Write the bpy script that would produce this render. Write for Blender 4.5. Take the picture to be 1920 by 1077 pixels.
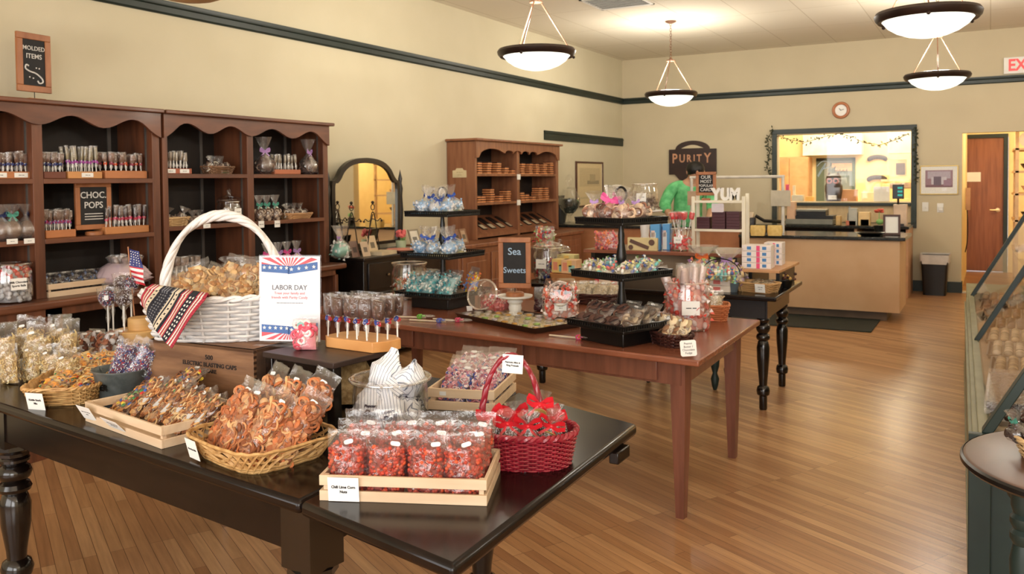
import bpy, math, random
import numpy as np
from math import sin, cos, pi, radians, sqrt, atan2, hypot
from mathutils import Matrix, Vector, Euler
for _o in list(bpy.data.objects): bpy.data.objects.remove(_o)
SC = bpy.context.scene
COL = SC.collection
# ---------------------------------------------------------------- camera
YAW, PITCH, ROLL, FPX, DCY = -.5102, -.0324, -.0105, 1599.4, -145.5
CAMH = 1.50
_c, _s = cos(YAW), sin(YAW)
FW = Vector((_s*cos(PITCH), _c*cos(PITCH), sin(PITCH)))
_r = Vector((_c, -_s, 0)); _u = _r.cross(FW)
RT = cos(ROLL)*_r + sin(ROLL)*_u; UP = -sin(ROLL)*_r + cos(ROLL)*_u
cd = bpy.data.cameras.new('camera'); cam = bpy.data.objects.new('camera', cd); COL.objects.link(cam)
cam.matrix_world = Matrix(((RT.x, UP.x, -FW.x, 0), (RT.y, UP.y, -FW.y, 0), (RT.z, UP.z, -FW.z, CAMH), (0, 0, 0, 1)))
cd.sensor_width = 36; cd.lens = FPX/1920*36; cd.shift_y = DCY/1920; cd.clip_start = .05; cd.clip_end = 100
cd.dof.use_dof = True; cd.dof.focus_distance = 2.35; cd.dof.aperture_fstop = 9
SC.camera = cam
def _ray(x, y): return (x-960)/FPX*RT + (538.5+DCY-y)/FPX*UP + FW
def PZ(x, y, z):            # measured point of the photo on the level z
    d = _ray(x, y); t = (z-CAMH)/d.z; return Vector((t*d.x, t*d.y, z))
def PX(x, y, X): d = _ray(x, y); return Vector((0, 0, CAMH)) + X/d.x*d
def PY(x, y, Y): d = _ray(x, y); return Vector((0, 0, CAMH)) + Y/d.y*d
# ---------------------------------------------------------------- view, world, lights
SC.view_settings.view_transform = 'Standard'; SC.view_settings.look = 'None'
SC.view_settings.exposure = -0.26; SC.view_settings.gamma = 1; SC.view_settings.use_curve_mapping = False
SC.cycles.max_bounces = 7; SC.cycles.diffuse_bounces = 4; SC.cycles.glossy_bounces = 3
SC.cycles.transmission_bounces = 4; SC.cycles.transparent_max_bounces = 28
SC.cycles.caustics_reflective = False; SC.cycles.caustics_refractive = False
SC.cycles.sample_clamp_indirect = 6
W = bpy.data.worlds.new('sky'); SC.world = W; W.use_nodes = True
W.node_tree.nodes['Background'].inputs[0].default_value = (.95, .96, 1, 1)
W.node_tree.nodes['Background'].inputs[1].default_value = 1.5
def lin(c):
    r = []
    for v in c:
        v = v/255; r.append(v/12.92 if v < .04045 else ((v+.055)/1.055)**2.4)
    return tuple(r)
def area(name, loc, rot, sx, sy, power, col):
    l = bpy.data.lights.new(name, 'AREA'); l.shape = 'RECTANGLE'; l.size = sx; l.size_y = sy; l.energy = power; l.color = col
    o = bpy.data.objects.new(name, l); o.location = loc; o.rotation_euler = rot; COL.objects.link(o); return o
# daylight through the shop windows of the street front, behind the camera
area('daylight', (-2.6, -2.9, 1.75), (radians(90), 0, 0), 3.6, 2.3, 150, (1.0, .97, .93))
area('daylight', (1.7, -2.9, 1.75), (radians(90), 0, 0), 3.2, 2.3, 230, (1.0, .97, .93))
def lamp(name, loc, power, col, rad=.1):
    l = bpy.data.lights.new(name, 'POINT'); l.energy = power; l.color = col; l.shadow_soft_size = rad
    o = bpy.data.objects.new(name, l); o.location = loc; COL.objects.link(o); return o
WARM = (1.0, .925, .80)
# ---------------------------------------------------------------- mesh collector
def _ico(sub):
    t = (1+5**.5)/2
    v = [(-1, t, 0), (1, t, 0), (-1, -t, 0), (1, -t, 0), (0, -1, t), (0, 1, t), (0, -1, -t), (0, 1, -t), (t, 0, -1), (t, 0, 1), (-t, 0, -1), (-t, 0, 1)]
    f = [(0, 11, 5), (0, 5, 1), (0, 1, 7), (0, 7, 10), (0, 10, 11), (1, 5, 9), (5, 11, 4), (11, 10, 2), (10, 7, 6), (7, 1, 8), (3, 9, 4), (3, 4, 2), (3, 2, 6), (3, 6, 8), (3, 8, 9), (4, 9, 5), (2, 4, 11), (6, 2, 10), (8, 6, 7), (9, 8, 1)]
    v = [np.array(p)/np.linalg.norm(p) for p in v]
    for _ in range(sub):
        mid = {}; nf = []
        def mp(a, b):
            k = (min(a, b), max(a, b))
            if k not in mid:
                p = v[a]+v[b]; v.append(p/np.linalg.norm(p)); mid[k] = len(v)-1
            return mid[k]
        for a, b, c in f:
            ab, bc, ca = mp(a, b), mp(b, c), mp(c, a); nf += [(a, ab, ca), (b, bc, ab), (c, ca, bc), (ab, bc, ca)]
        f = nf
    return np.array(v), f
ICO = [_ico(0), _ico(1), _ico(2)]
def rotm(rx=0, ry=0, rz=0): return np.array(Euler((rx, ry, rz)).to_matrix())
class M:
    def __init__(s): s.v = []; s.n = 0; s.f = []; s.fc = []; s.c = None; s.R = None; s.t = np.zeros(3); s.mi = 0; s.fm = []
    def frame(s, loc=(0, 0, 0), rx=0, ry=0, rz=0): s.R = rotm(rx, ry, rz); s.t = np.array(loc, float); return s
    def add(s, v, f):
        v = np.asarray(v, float).reshape(-1, 3)
        if s.R is not None: v = v @ s.R.T + s.t
        s.v.append(v); n = s.n; s.f += [tuple(i+n for i in q) for q in f]; s.n += len(v)
        s.fc += [s.c]*len(f); s.fm += [s.mi]*len(f); return s
    def box(s, c, d, rx=0, ry=0, rz=0):
        hx, hy, hz = d[0]/2, d[1]/2, d[2]/2
        v = np.array([(x*hx, y*hy, z*hz) for x in (-1, 1) for y in (-1, 1) for z in (-1, 1)])
        if rx or ry or rz: v = v @ rotm(rx, ry, rz).T
        return s.add(v+np.array(c), [(0, 1, 3, 2), (4, 6, 7, 5), (0, 4, 5, 1), (2, 3, 7, 6), (0, 2, 6, 4), (1, 5, 7, 3)])
    def bx(s, x0, x1, y0, y1, z0, z1): return s.box(((x0+x1)/2, (y0+y1)/2, (z0+z1)/2), (x1-x0, y1-y0, z1-z0))
    def prism(s, poly, z0, z1, axis='z'):
        n = len(poly)
        def T(a, b, h): return (a, b, h) if axis == 'z' else ((h, a, b) if axis == 'x' else (a, h, b))
        v = [T(a, b, z0) for a, b in poly]+[T(a, b, z1) for a, b in poly]
        return s.add(v, [tuple(range(n-1, -1, -1)), tuple(range(n, 2*n))]+[(i, (i+1) % n, n+(i+1) % n, n+i) for i in range(n)])
    def lathe(s, prof, n=20, at=(0, 0, 0), sx=1, sy=1, cap=True, wob=None):
        v = []; f = []
        for k, (r, z) in enumerate(prof):
            for i in range(n):
                a = 2*pi*i/n; q = r*(1 if wob is None else wob(a, k)); v.append((at[0]+q*cos(a)*sx, at[1]+q*sin(a)*sy, at[2]+z))
        for k in range(len(prof)-1):
            for i in range(n): j = (i+1) % n; f.append((k*n+i, k*n+j, (k+1)*n+j, (k+1)*n+i))
        if cap:
            if prof[0][0] > 1e-5: f.append(tuple(range(n-1, -1, -1)))
            if prof[-1][0] > 1e-5: f.append(tuple((len(prof)-1)*n+i for i in range(n)))
        return s.add(v, f)
    def tube(s, pts, r, n=6, closed=False, flat=1.0):
        pts = [Vector(p) for p in pts]; N = len(pts); v = []; f = []
        rs = r if isinstance(r, (list, tuple)) else [r]*N; up = None
        for i, p in enumerate(pts):
            if closed: t = pts[(i+1) % N]-pts[i-1]
            else: t = pts[min(i+1, N-1)]-pts[max(i-1, 0)]
            if t.length < 1e-9: t = Vector((0, 0, 1))
            t.normalize()
            if up is None: up = Vector((0, 0, 1)) if abs(t.z) < .9 else Vector((1, 0, 0))
            a = t.cross(up)
            if a.length < 1e-6: a = t.orthogonal()
            a.normalize(); b = a.cross(t).normalized(); up = b
            for k in range(n): q = 2*pi*k/n; v.append(tuple(p+a*rs[i]*cos(q)*flat+b*rs[i]*sin(q)))
        for i in range(N if closed else N-1):
            j = (i+1) % N
            for k in range(n): l = (k+1) % n; f.append((i*n+k, i*n+l, j*n+l, j*n+k))
        if not closed: f += [tuple(range(n-1, -1, -1)), tuple((N-1)*n+k for k in range(n))]
        return s.add(v, f)
    def ball(s, c, r, sub=1, sc=(1, 1, 1), rot=None):
        v, f = ICO[sub]; v = v*np.array(sc)*r
        if rot is not None: v = v @ rotm(*rot).T
        return s.add(v+np.array(c), f)
    def ring(s, c, R, r, rot=(0, 0, 0), n=10, k=5, sq=1):
        v = []; f = []
        for i in range(n):
            a = 2*pi*i/n
            for j in range(k): b = 2*pi*j/k; v.append(((R+r*cos(b))*cos(a), (R+r*cos(b))*sin(a)*sq, r*sin(b)))
            for j in range(k): f.append((i*k+j, ((i+1) % n)*k+j, ((i+1) % n)*k+(j+1) % k, i*k+(j+1) % k))
        return s.add(np.array(v) @ rotm(*rot).T+np.array(c), f)
    def grid(s, fn, nu, nv):
        v = [fn(i/nu, j/nv) for j in range(nv+1) for i in range(nu+1)]
        return s.add(v, [(j*(nu+1)+i, j*(nu+1)+i+1, (j+1)*(nu+1)+i+1, (j+1)*(nu+1)+i) for j in range(nv) for i in range(nu)])
    def mesh(s, name, mats, smooth=35):
        me = bpy.data.meshes.new(name)
        me.from_pydata(np.concatenate(s.v).tolist() if s.v else [], [], s.f)
        for m_ in (mats if isinstance(mats, (list, tuple)) else [mats]): me.materials.append(m_)
        if any(s.fm): me.polygons.foreach_set('material_index', s.fm)
        if any(c is not None for c in s.fc):
            at = me.color_attributes.new('Col', 'FLOAT_COLOR', 'CORNER')
            cnt = np.array([len(q) for q in s.f]); cc = np.array([(tuple(c)+(1,)) if c is not None else (.8, .8, .8, 1) for c in s.fc])
            at.data.foreach_set('color', np.repeat(cc, cnt, axis=0).astype(np.float32).ravel())
        if smooth:
            me.polygons.foreach_set('use_smooth', [True]*len(s.f)); me.set_sharp_from_angle(angle=radians(smooth))
        me.update(); return me
def link(name, me, parent=None, loc=None, rz=None, bevel=0):
    o = bpy.data.objects.new(name, me); COL.objects.link(o)
    if parent: o.parent = parent
    if loc is not None: o.location = loc
    if rz is not None: o.rotation_euler = (0, 0, rz) if not isinstance(rz, (tuple, list)) else rz
    if bevel:
        b = o.modifiers.new('bevel', 'BEVEL'); b.width = bevel; b.segments = 2; b.limit_method = 'ANGLE'; b.angle_limit = radians(40)
    return o
def part(parent, name, m, mat, smooth=35, bevel=0, loc=None, rz=None, label=None, stuff=False):
    o = link(name, m.mesh(name, mat, smooth) if isinstance(m, M) else m, parent, loc, rz, bevel)
    if label: o['label'] = label
    if stuff: o['kind'] = 'stuff'
    return o
def tag(o, label, cat, group=None):
    o['label'] = label; o['category'] = cat
    if group: o['group'] = group
    return o
def thing(name, label, cat, loc=(0, 0, 0), rz=0, group=None):
    o = bpy.data.objects.new(name, None); o.empty_display_size = .05; COL.objects.link(o)
    o.location = loc; o.rotation_euler = (0, 0, rz) if not isinstance(rz, (tuple, list)) else rz
    return tag(o, label, cat, group)
def single(name, m, mat, label, cat, loc=(0, 0, 0), rz=0, group=None, smooth=35, bevel=0):
    return tag(link(name, m.mesh(name, mat, smooth) if isinstance(m, M) else m, None, loc, rz, bevel), label, cat, group)
def struct(name, m, mat, smooth=35, parent=None, bevel=0):
    o = link(name, m.mesh(name, mat, smooth), parent, bevel=bevel)
    if not parent: o['kind'] = 'structure'
    return o
def clone(src, loc, rz=0, label=None, group=None, scale=None):
    c = src.copy(); COL.objects.link(c); c.location = loc; c.rotation_euler = (0, 0, rz) if not isinstance(rz, (tuple, list)) else rz
    if label: c['label'] = label
    if group: c['group'] = group
    if scale is not None: c.scale = (scale,)*3 if not isinstance(scale, (tuple, list)) else scale
    for ch in list(src.children):
        d = ch.copy(); COL.objects.link(d); d.parent = c
        for g in list(ch.children):
            e = g.copy(); COL.objects.link(e); e.parent = d
    return c
class Maker:      # builds a thing once, copies it afterwards
    def __init__(s, fn, *a): s.fn = fn; s.a = a; s.src = None
    def put(s, loc, rz=0, label=None, group=None, scale=None):
        if s.src is None:
            s.src = s.fn(*s.a); o = s.src; o.location = loc; o.rotation_euler = (0, 0, rz) if not isinstance(rz, (tuple, list)) else rz
            if label: o['label'] = label
            if group: o['group'] = group
            if scale is not None: o.scale = (scale,)*3 if not isinstance(scale, (tuple, list)) else scale
            return o
        return clone(s.src, loc, rz, label, group, scale)
ORD = ['first', 'second', 'third', 'fourth', 'fifth', 'sixth', 'seventh', 'eighth', 'ninth', 'tenth', 'eleventh', 'twelfth']
def nth(i, n):
    if i == 0: return 'leftmost'
    if i == n-1: return 'rightmost'
    return ORD[i]+' from left'
def text(parent, body, size, mat, loc, rot=(pi/2, 0, 0), ext=.0006, align='CENTER', name='lettering', sx=1, bold=0, shear=0):
    if body.startswith('~'):      # print too small to read in the photo: word-long grey strokes
        m = M(); n = len(body)-1; x = -n*size*.28; r_ = random.Random(n)
        while x < n*size*.28: L = size*r_.uniform(.9, 2.0); m.bx(x, min(x+L, n*size*.28+size*.3), -size*.13, size*.13, -ext, ext); x += L+size*.35
        return link('printed_line', m.mesh('printed_line', mat, 0), parent, loc, rot)
    cu = bpy.data.curves.new(name, 'FONT'); cu.body = body; cu.size = size; cu.extrude = ext; cu.align_x = align; cu.align_y = 'CENTER'; cu.offset = bold; cu.shear = shear; cu.resolution_u = 3
    t = bpy.data.objects.new(name, cu); COL.objects.link(t)
    dg = bpy.context.evaluated_depsgraph_get(); me = bpy.data.meshes.new_from_object(t.evaluated_get(dg))
    bpy.data.objects.remove(t); bpy.data.curves.remove(cu)
    if sx != 1:
        for v in me.vertices: v.co.x *= sx
    me.name = name; me.materials.clear(); me.materials.append(mat)
    return link(name, me, parent, loc, rot)
# ---------------------------------------------------------------- materials
def _nt(name):
    m = bpy.data.materials.new(name); m.use_nodes = True; nt = m.node_tree; nt.nodes.clear()
    out = nt.nodes.new('ShaderNodeOutputMaterial'); return m, nt, out
def _noise(nt, scale, detail=3, stretch=None, rot=None, coord='Object'):
    tc = nt.nodes.new('ShaderNodeTexCoord'); mp = nt.nodes.new('ShaderNodeMapping'); nz = nt.nodes.new('ShaderNodeTexNoise')
    nt.links.new(tc.outputs[coord], mp.inputs[0]); nt.links.new(mp.outputs[0], nz.inputs['Vector'])
    if stretch: mp.inputs['Scale'].default_value = stretch
    if rot: mp.inputs['Rotation'].default_value = rot
    nz.inputs['Scale'].default_value = scale; nz.inputs['Detail'].default_value = detail; return nz
def mat(name, c1, c2=None, rough=.5, metal=0, scale=8, stretch=None, bump=0, bscale=None, coat=0, spec=.5, lo=.35, hi=.65, sheen=0, emit=0, trans=0, alpha=1):
    m, nt, out = _nt(name); b = nt.nodes.new('ShaderNodeBsdfPrincipled'); nt.links.new(b.outputs[0], out.inputs[0])
    b.inputs['Roughness'].default_value = rough; b.inputs['Metallic'].default_value = metal; b.inputs['Specular IOR Level'].default_value = spec
    b.inputs['Coat Weight'].default_value = coat; b.inputs['Coat Roughness'].default_value = .12; b.inputs['Sheen Weight'].default_value = sheen
    b.inputs['Transmission Weight'].default_value = trans; b.inputs['Alpha'].default_value = alpha
    if c2 is None: c2 = tuple(v*.9 for v in c1)
    nz = _noise(nt, scale, 4, stretch); cr = nt.nodes.new('ShaderNodeValToRGB')
    cr.color_ramp.elements[0].position = lo; cr.color_ramp.elements[1].position = hi
    cr.color_ramp.elements[0].color = lin(c1)+(1,); cr.color_ramp.elements[1].color = lin(c2)+(1,)
    nt.links.new(nz.outputs['Fac'], cr.inputs[0]); nt.links.new(cr.outputs[0], b.inputs['Base Color'])
    if emit: nt.links.new(cr.outputs[0], b.inputs['Emission Color']); b.inputs['Emission Strength'].default_value = emit
    if bump:
        bn = _noise(nt, bscale or scale*4, 2, stretch); bp = nt.nodes.new('ShaderNodeBump'); bp.inputs['Strength'].default_value = bump; bp.inputs['Distance'].default_value = .01
        nt.links.new(bn.outputs['Fac'], bp.inputs['Height']); nt.links.new(bp.outputs[0], b.inputs['Normal'])
    return m
def vcol(name, rough=.4, bump=0, bscale=200, coat=0, metal=0):
    m, nt, out = _nt(name); b = nt.nodes.new('ShaderNodeBsdfPrincipled'); nt.links.new(b.outputs[0], out.inputs[0])
    a = nt.nodes.new('ShaderNodeAttribute'); a.attribute_name = 'Col'; nz = _noise(nt, 60, 2)
    mx = nt.nodes.new('ShaderNodeMix'); mx.data_type = 'RGBA'; mx.blend_type = 'MULTIPLY'; mx.inputs[0].default_value = .5
    cr = nt.nodes.new('ShaderNodeValToRGB'); cr.color_ramp.elements[0].color = (.6, .6, .6, 1); cr.color_ramp.elements[1].color = (1.25, 1.25, 1.25, 1)
    nt.links.new(nz.outputs['Fac'], cr.inputs[0]); nt.links.new(a.outputs['Color'], mx.inputs[6]); nt.links.new(cr.outputs[0], mx.inputs[7])
    nt.links.new(mx.outputs[2], b.inputs['Base Color']); b.inputs['Roughness'].default_value = rough; b.inputs['Coat Weight'].default_value = coat; b.inputs['Metallic'].default_value = metal
    if bump:
        bn = _noise(nt, bscale, 2); bp = nt.nodes.new('ShaderNodeBump'); bp.inputs['Strength'].default_value = bump; bp.inputs['Distance'].default_value = .002
        nt.links.new(bn.outputs['Fac'], bp.inputs['Height']); nt.links.new(bp.outputs[0], b.inputs['Normal'])
    return m
def clear(name, base=.05, edge=.5, rough=.08, bump=.0, bscale=60, tint=(255, 255, 255), haze=0.0, hazecol=(235, 235, 235)):
    """thin clear wrap or glass: see-through with sharp reflections that grow to the edge"""
    m, nt, out = _nt(name)
    tr = nt.nodes.new('ShaderNodeBsdfTransparent'); tr.inputs[0].default_value = lin(tint)+(1,)
    gl = nt.nodes.new('ShaderNodeBsdfGlossy'); gl.inputs['Roughness'].default_value = rough; gl.inputs['Color'].default_value = (1, 1, 1, 1)
    lw = nt.nodes.new('ShaderNodeLayerWeight'); lw.inputs['Blend'].default_value = .35
    mr = nt.nodes.new('ShaderNodeMapRange'); mr.inputs['To Min'].default_value = base; mr.inputs['To Max'].default_value = edge
    nt.links.new(lw.outputs['Facing'], mr.inputs['Value'])
    mx = nt.nodes.new('ShaderNodeMixShader'); nt.links.new(mr.outputs[0], mx.inputs[0]); nt.links.new(tr.outputs[0], mx.inputs[1]); nt.links.new(gl.outputs[0], mx.inputs[2])
    last = mx
    if bump:
        nz = _noise(nt, bscale, 3); nz.inputs['Distortion'].default_value = 1.5
        bp = nt.nodes.new('ShaderNodeBump'); bp.inputs['Strength'].default_value = bump; bp.inputs['Distance'].default_value = .004
        nt.links.new(nz.outputs['Fac'], bp.inputs['Height']); nt.links.new(bp.outputs[0], gl.inputs['Normal']); nt.links.new(bp.outputs[0], lw.inputs['Normal'])
    if haze:
        df = nt.nodes.new('ShaderNodeBsdfDiffuse'); df.inputs[0].default_value = lin(hazecol)+(1,)
        m2 = nt.nodes.new('ShaderNodeMixShader'); m2.inputs[0].default_value = haze
        nt.links.new(mx.outputs[0], m2.inputs[1]); nt.links.new(df.outputs[0], m2.inputs[2]); last = m2
    nt.links.new(last.outputs[0], out.inputs[0]); return m
def glow(name, c, s):
    m, nt, out = _nt(name); e = nt.nodes.new('ShaderNodeEmission'); e.inputs[0].default_value = lin(c)+(1,); e.inputs[1].default_value = s
    nt.links.new(e.outputs[0], out.inputs[0]); return m
def floor_mat():
    m, nt, out = _nt('oak_strip_floor'); b = nt.nodes.new('ShaderNodeBsdfPrincipled'); nt.links.new(b.outputs[0], out.inputs[0])
    tc = nt.nodes.new('ShaderNodeTexCoord'); mp = nt.nodes.new('ShaderNodeMapping'); mp.inputs['Rotation'].default_value = (0, 0, radians(-151.7))
    nt.links.new(tc.outputs['Object'], mp.inputs[0])
    br = nt.nodes.new('ShaderNodeTexBrick'); br.offset = .37; br.offset_frequency = 3; br.inputs['Scale'].default_value = 1
    br.inputs['Brick Width'].default_value = .95; br.inputs['Row Height'].default_value = .050; br.inputs['Mortar Size'].default_value = .0011; br.inputs['Mortar Smooth'].default_value = .3
    br.inputs['Color1'].default_value = (0, 0, 0, 1); br.inputs['Color2'].default_value = (1, 1, 1, 1); br.inputs['Mortar'].default_value = (.5, .5, .5, 1); br.inputs['Bias'].default_value = 0
    nt.links.new(mp.outputs[0], br.inputs['Vector'])
    cr = nt.nodes.new('ShaderNodeValToRGB'); e = cr.color_ramp.elements
    e[0].color = lin((164, 118, 80))+(1,); e[1].color = lin((202, 158, 114))+(1,); k = cr.color_ramp.elements.new(.55); k.color = lin((186, 141, 98))+(1,)
    nt.links.new(br.outputs['Color'], cr.inputs[0])
    n1 = nt.nodes.new('ShaderNodeTexNoise'); mp2 = nt.nodes.new('ShaderNodeMapping'); mp2.inputs['Scale'].default_value = (2.2, 34, 1); nt.links.new(mp.outputs[0], mp2.inputs[0]); nt.links.new(mp2.outputs[0], n1.inputs['Vector']); n1.inputs['Scale'].default_value = 1.6; n1.inputs['Detail'].default_value = 5
    c2 = nt.nodes.new('ShaderNodeValToRGB'); c2.color_ramp.elements[0].position = .3; c2.color_ramp.elements[1].position = .7; c2.color_ramp.elements[0].color = (.76, .73, .70, 1); c2.color_ramp.elements[1].color = (1.12, 1.1, 1.08, 1)
    nt.links.new(n1.outputs['Fac'], c2.inputs[0])
    mx = nt.nodes.new('ShaderNodeMix'); mx.data_type = 'RGBA'; mx.blend_type = 'MULTIPLY'; mx.inputs[0].default_value = .8; nt.links.new(cr.outputs[0], mx.inputs[6]); nt.links.new(c2.outputs[0], mx.inputs[7])
    m3 = nt.nodes.new('ShaderNodeMix'); m3.data_type = 'RGBA'; nt.links.new(br.outputs['Fac'], m3.inputs[0]); nt.links.new(mx.outputs[2], m3.inputs[6]); m3.inputs[7].default_value = lin((84, 54, 34))+(1,)
    nt.links.new(m3.outputs[2], b.inputs['Base Color']); b.inputs['Roughness'].default_value = .30; b.inputs['Coat Weight'].default_value = .15; b.inputs['Coat Roughness'].default_value = .2
    n3 = _noise(nt, 3, 2); bp = nt.nodes.new('ShaderNodeBump'); bp.inputs['Strength'].default_value = .12; bp.inputs['Distance'].default_value = .01
    nt.links.new(n1.outputs['Fac'], bp.inputs['Height']); nt.links.new(bp.outputs[0], b.inputs['Normal'])
    return m
def ceil_mat():
    m, nt, out = _nt('ceiling_tiles'); b = nt.nodes.new('ShaderNodeBsdfPrincipled'); nt.links.new(b.outputs[0], out.inputs[0])
    tc = nt.nodes.new('ShaderNodeTexCoord'); br = nt.nodes.new('ShaderNodeTexBrick'); br.offset = 0; br.inputs['Scale'].default_value = 1
    br.inputs['Brick Width'].default_value = .61; br.inputs['Row Height'].default_value = 1.22; br.inputs['Mortar Size'].default_value = .006; br.inputs['Mortar Smooth'].default_value = .5
    br.inputs['Color1'].default_value = lin((232, 224, 206))+(1,); br.inputs['Color2'].default_value = lin((228, 219, 200))+(1,); br.inputs['Mortar'].default_value = lin((200, 188, 164))+(1,)
    nt.links.new(tc.outputs['Object'], br.inputs['Vector']); nt.links.new(br.outputs['Color'], b.inputs['Base Color']); b.inputs['Roughness'].default_value = .9
    return m
MAT = {}
def mk(k, *a, **kw): MAT[k] = mat(k, *a, **kw); return MAT[k]
WALL = mk('wall_paint', (212, 203, 176), (208, 199, 171), rough=.85, scale=2)
WALLB = mk('back_wall_paint', (204, 191, 162), (200, 187, 158), rough=.85, scale=2)
GREEN = mk('dark_green_paint', (28, 42, 36), (22, 34, 29), rough=.45, scale=6)
SAGE = mk('olive_case_paint', (142, 140, 112), (128, 127, 100), rough=.5, scale=6)
TEAL = mk('teal_case_paint', (31, 50, 47), (26, 43, 40), rough=.45, scale=6)
BCW = mk('cherry_bookcase_wood', (116, 70, 46), (86, 50, 33), rough=.42, scale=3, stretch=(5, .9, 5), coat=.1)
BCWV = mk('cherry_wood_upright', (114, 68, 44), (84, 49, 32), rough=.42, scale=3, stretch=(7, 7, .7), coat=.1)
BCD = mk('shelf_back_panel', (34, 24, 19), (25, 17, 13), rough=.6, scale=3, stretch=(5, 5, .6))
BC3 = mk('red_cherry_wood', (148, 98, 68), (122, 76, 52), rough=.42, scale=3, stretch=(6, 6, .7), coat=.1)
DARK = mk('ebony_varnish', (27, 17, 13), (16, 10, 8), rough=.2, scale=5, stretch=(1, 8, 8), spec=.28)
DARKV = mk('turned_ebony_varnish', (22, 14, 11), (15, 10, 8), rough=.2, scale=5, stretch=(8, 8, 1), coat=.35)
RED = mk('red_brown_tabletop', (148, 90, 66), (126, 73, 53), rough=.24, scale=3, stretch=(1, 9, 9), coat=.25)
REDV = mk('red_brown_leg', (128, 80, 62), (106, 64, 49), rough=.32, scale=3, stretch=(9, 9, 1), coat=.2)
BLK = mk('black_satin', (17, 16, 16), (12, 11, 11), rough=.3, scale=9)
BLKM = mk('black_metal', (24, 22, 22), (16, 15, 15), rough=.35, metal=.3)
BRZ = mk('dark_bronze', (52, 34, 26), (38, 25, 20), rough=.4, metal=.4)
ROD = mk('copper_rod', (150, 112, 90), (124, 90, 70), rough=.35, metal=.5)
CTOP = mk('charcoal_laminate', (38, 42, 42), (28, 31, 31), rough=.15, scale=30, coat=.2)
CFR = mk('maple_counter_panel', (212, 178, 140), (200, 162, 122), rough=.5, scale=2, stretch=(1, 1, 1))
DOORW = mk('oak_door', (150, 92, 62), (126, 74, 48), rough=.45, scale=3, stretch=(8, 8, .6))
PINE = mk('pale_pine', (220, 196, 166), (208, 180, 148), rough=.6, scale=4, stretch=(1, 7, 7))
PAPER = mk('white_card', (244, 244, 240), (238, 238, 234), rough=.6)
INK = mk('grey_ink', (40, 40, 44), (34, 34, 38), rough=.6)
WHITE = mk('white_paint', (236, 234, 228), (228, 226, 220), rough=.4)
CHALK = mk('blackboard', (28, 28, 30), (22, 22, 24), rough=.7, scale=20)
CHALKW = mk('chalk', (226, 224, 220), (205, 205, 202), rough=.9, scale=90)
CHALKB = mk('blue_chalk', (176, 200, 222), (150, 180, 210), rough=.9, scale=90)
FRAMEW = mk('stained_pine_frame', (176, 116, 74), (146, 90, 54), rough=.45, scale=5, stretch=(3, 3, 1))
STEEL = mk('steel_strip', (120, 116, 112), rough=.4, metal=.6)
GLASS = clear('clear_glass', .05, .5, .03)
FILM = clear('cellophane', .05, .40, .10, bump=.8, bscale=45, haze=.02)
FILM2 = clear('cellophane_far', .12, .5, .14, bump=.8, bscale=70, haze=.05)
CGLASS = clear('case_glass', .10, .60, .03)
PANE = clear('window_pane', .02, .25, .02)
VC = vcol('candy_matt', .5); VG = vcol('candy_glossy', .22, coat=.3); VR = vcol('snack_rough', .65, bump=.5, bscale=260)
def C(r, g, b): return lin((r, g, b))
YB, XL, XR, YF, HC = 12.44, -4.98, 4.2, -3.0, 3.36
# ---------------------------------------------------------------- room shell
struct('floor', M().bx(XL-.2, XR+.2, YF-.2, 16.5, -.1, 0), floor_mat(), 0)
struct('ceiling', M().bx(XL-.2, XR+.2, YF-.2, YB, HC, HC+.1), ceil_mat(), 0)
struct('wall_left', M().bx(XL-.15, XL, YF-.15, YB+.15, 0, HC), WALL, 0)
struct('wall_right', M().bx(XR, XR+.15, YF-.15, YB+.15, 0, HC), WALL, 0)
WX0, WX1, WZ0, WZ1 = -2.63, -.905, .80, 2.12
DX0, DX1, DZ1 = -.309, .75, 2.068
m = M()
for a in ((XL, WX0, 0, HC), (WX0, WX1, 0, WZ0), (WX0, WX1, WZ1, HC), (WX1, DX0, 0, HC), (DX0, DX1, DZ1, HC), (DX1, XR, 0, HC)): m.bx(a[0], a[1], YB, YB+.15, a[2], a[3])
struct('wall_back', m, WALLB, 0)
m = M()   # street front with two big shop windows
for a in ((XL, -4.5, 0, HC), (-.7, 0, 0, HC), (3.4, XR, 0, HC), (-4.5, -.7, 0, .5), (-4.5, -.7, 3.0, HC), (0, 3.4, 0, .5), (0, 3.4, 3.0, HC)): m.bx(a[0], a[1], YF-.15, YF, a[2], a[3])
struct('wall_front', m, WALL, 0)
for i, (a, b) in enumerate(((-4.5, -.7), (0, 3.4))):
    m = M()
    for q in (a, (a+b)/2-.03, b-.06): m.bx(q, q+.06, YF-.1, YF-.04, .5, 3.0)
    m.bx(a, b, YF-.1, YF-.04, .5, .56); m.bx(a, b, YF-.1, YF-.04, 2.94, 3.0)
    struct('window_%d' % (i+2), m, GREEN, 0)
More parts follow.
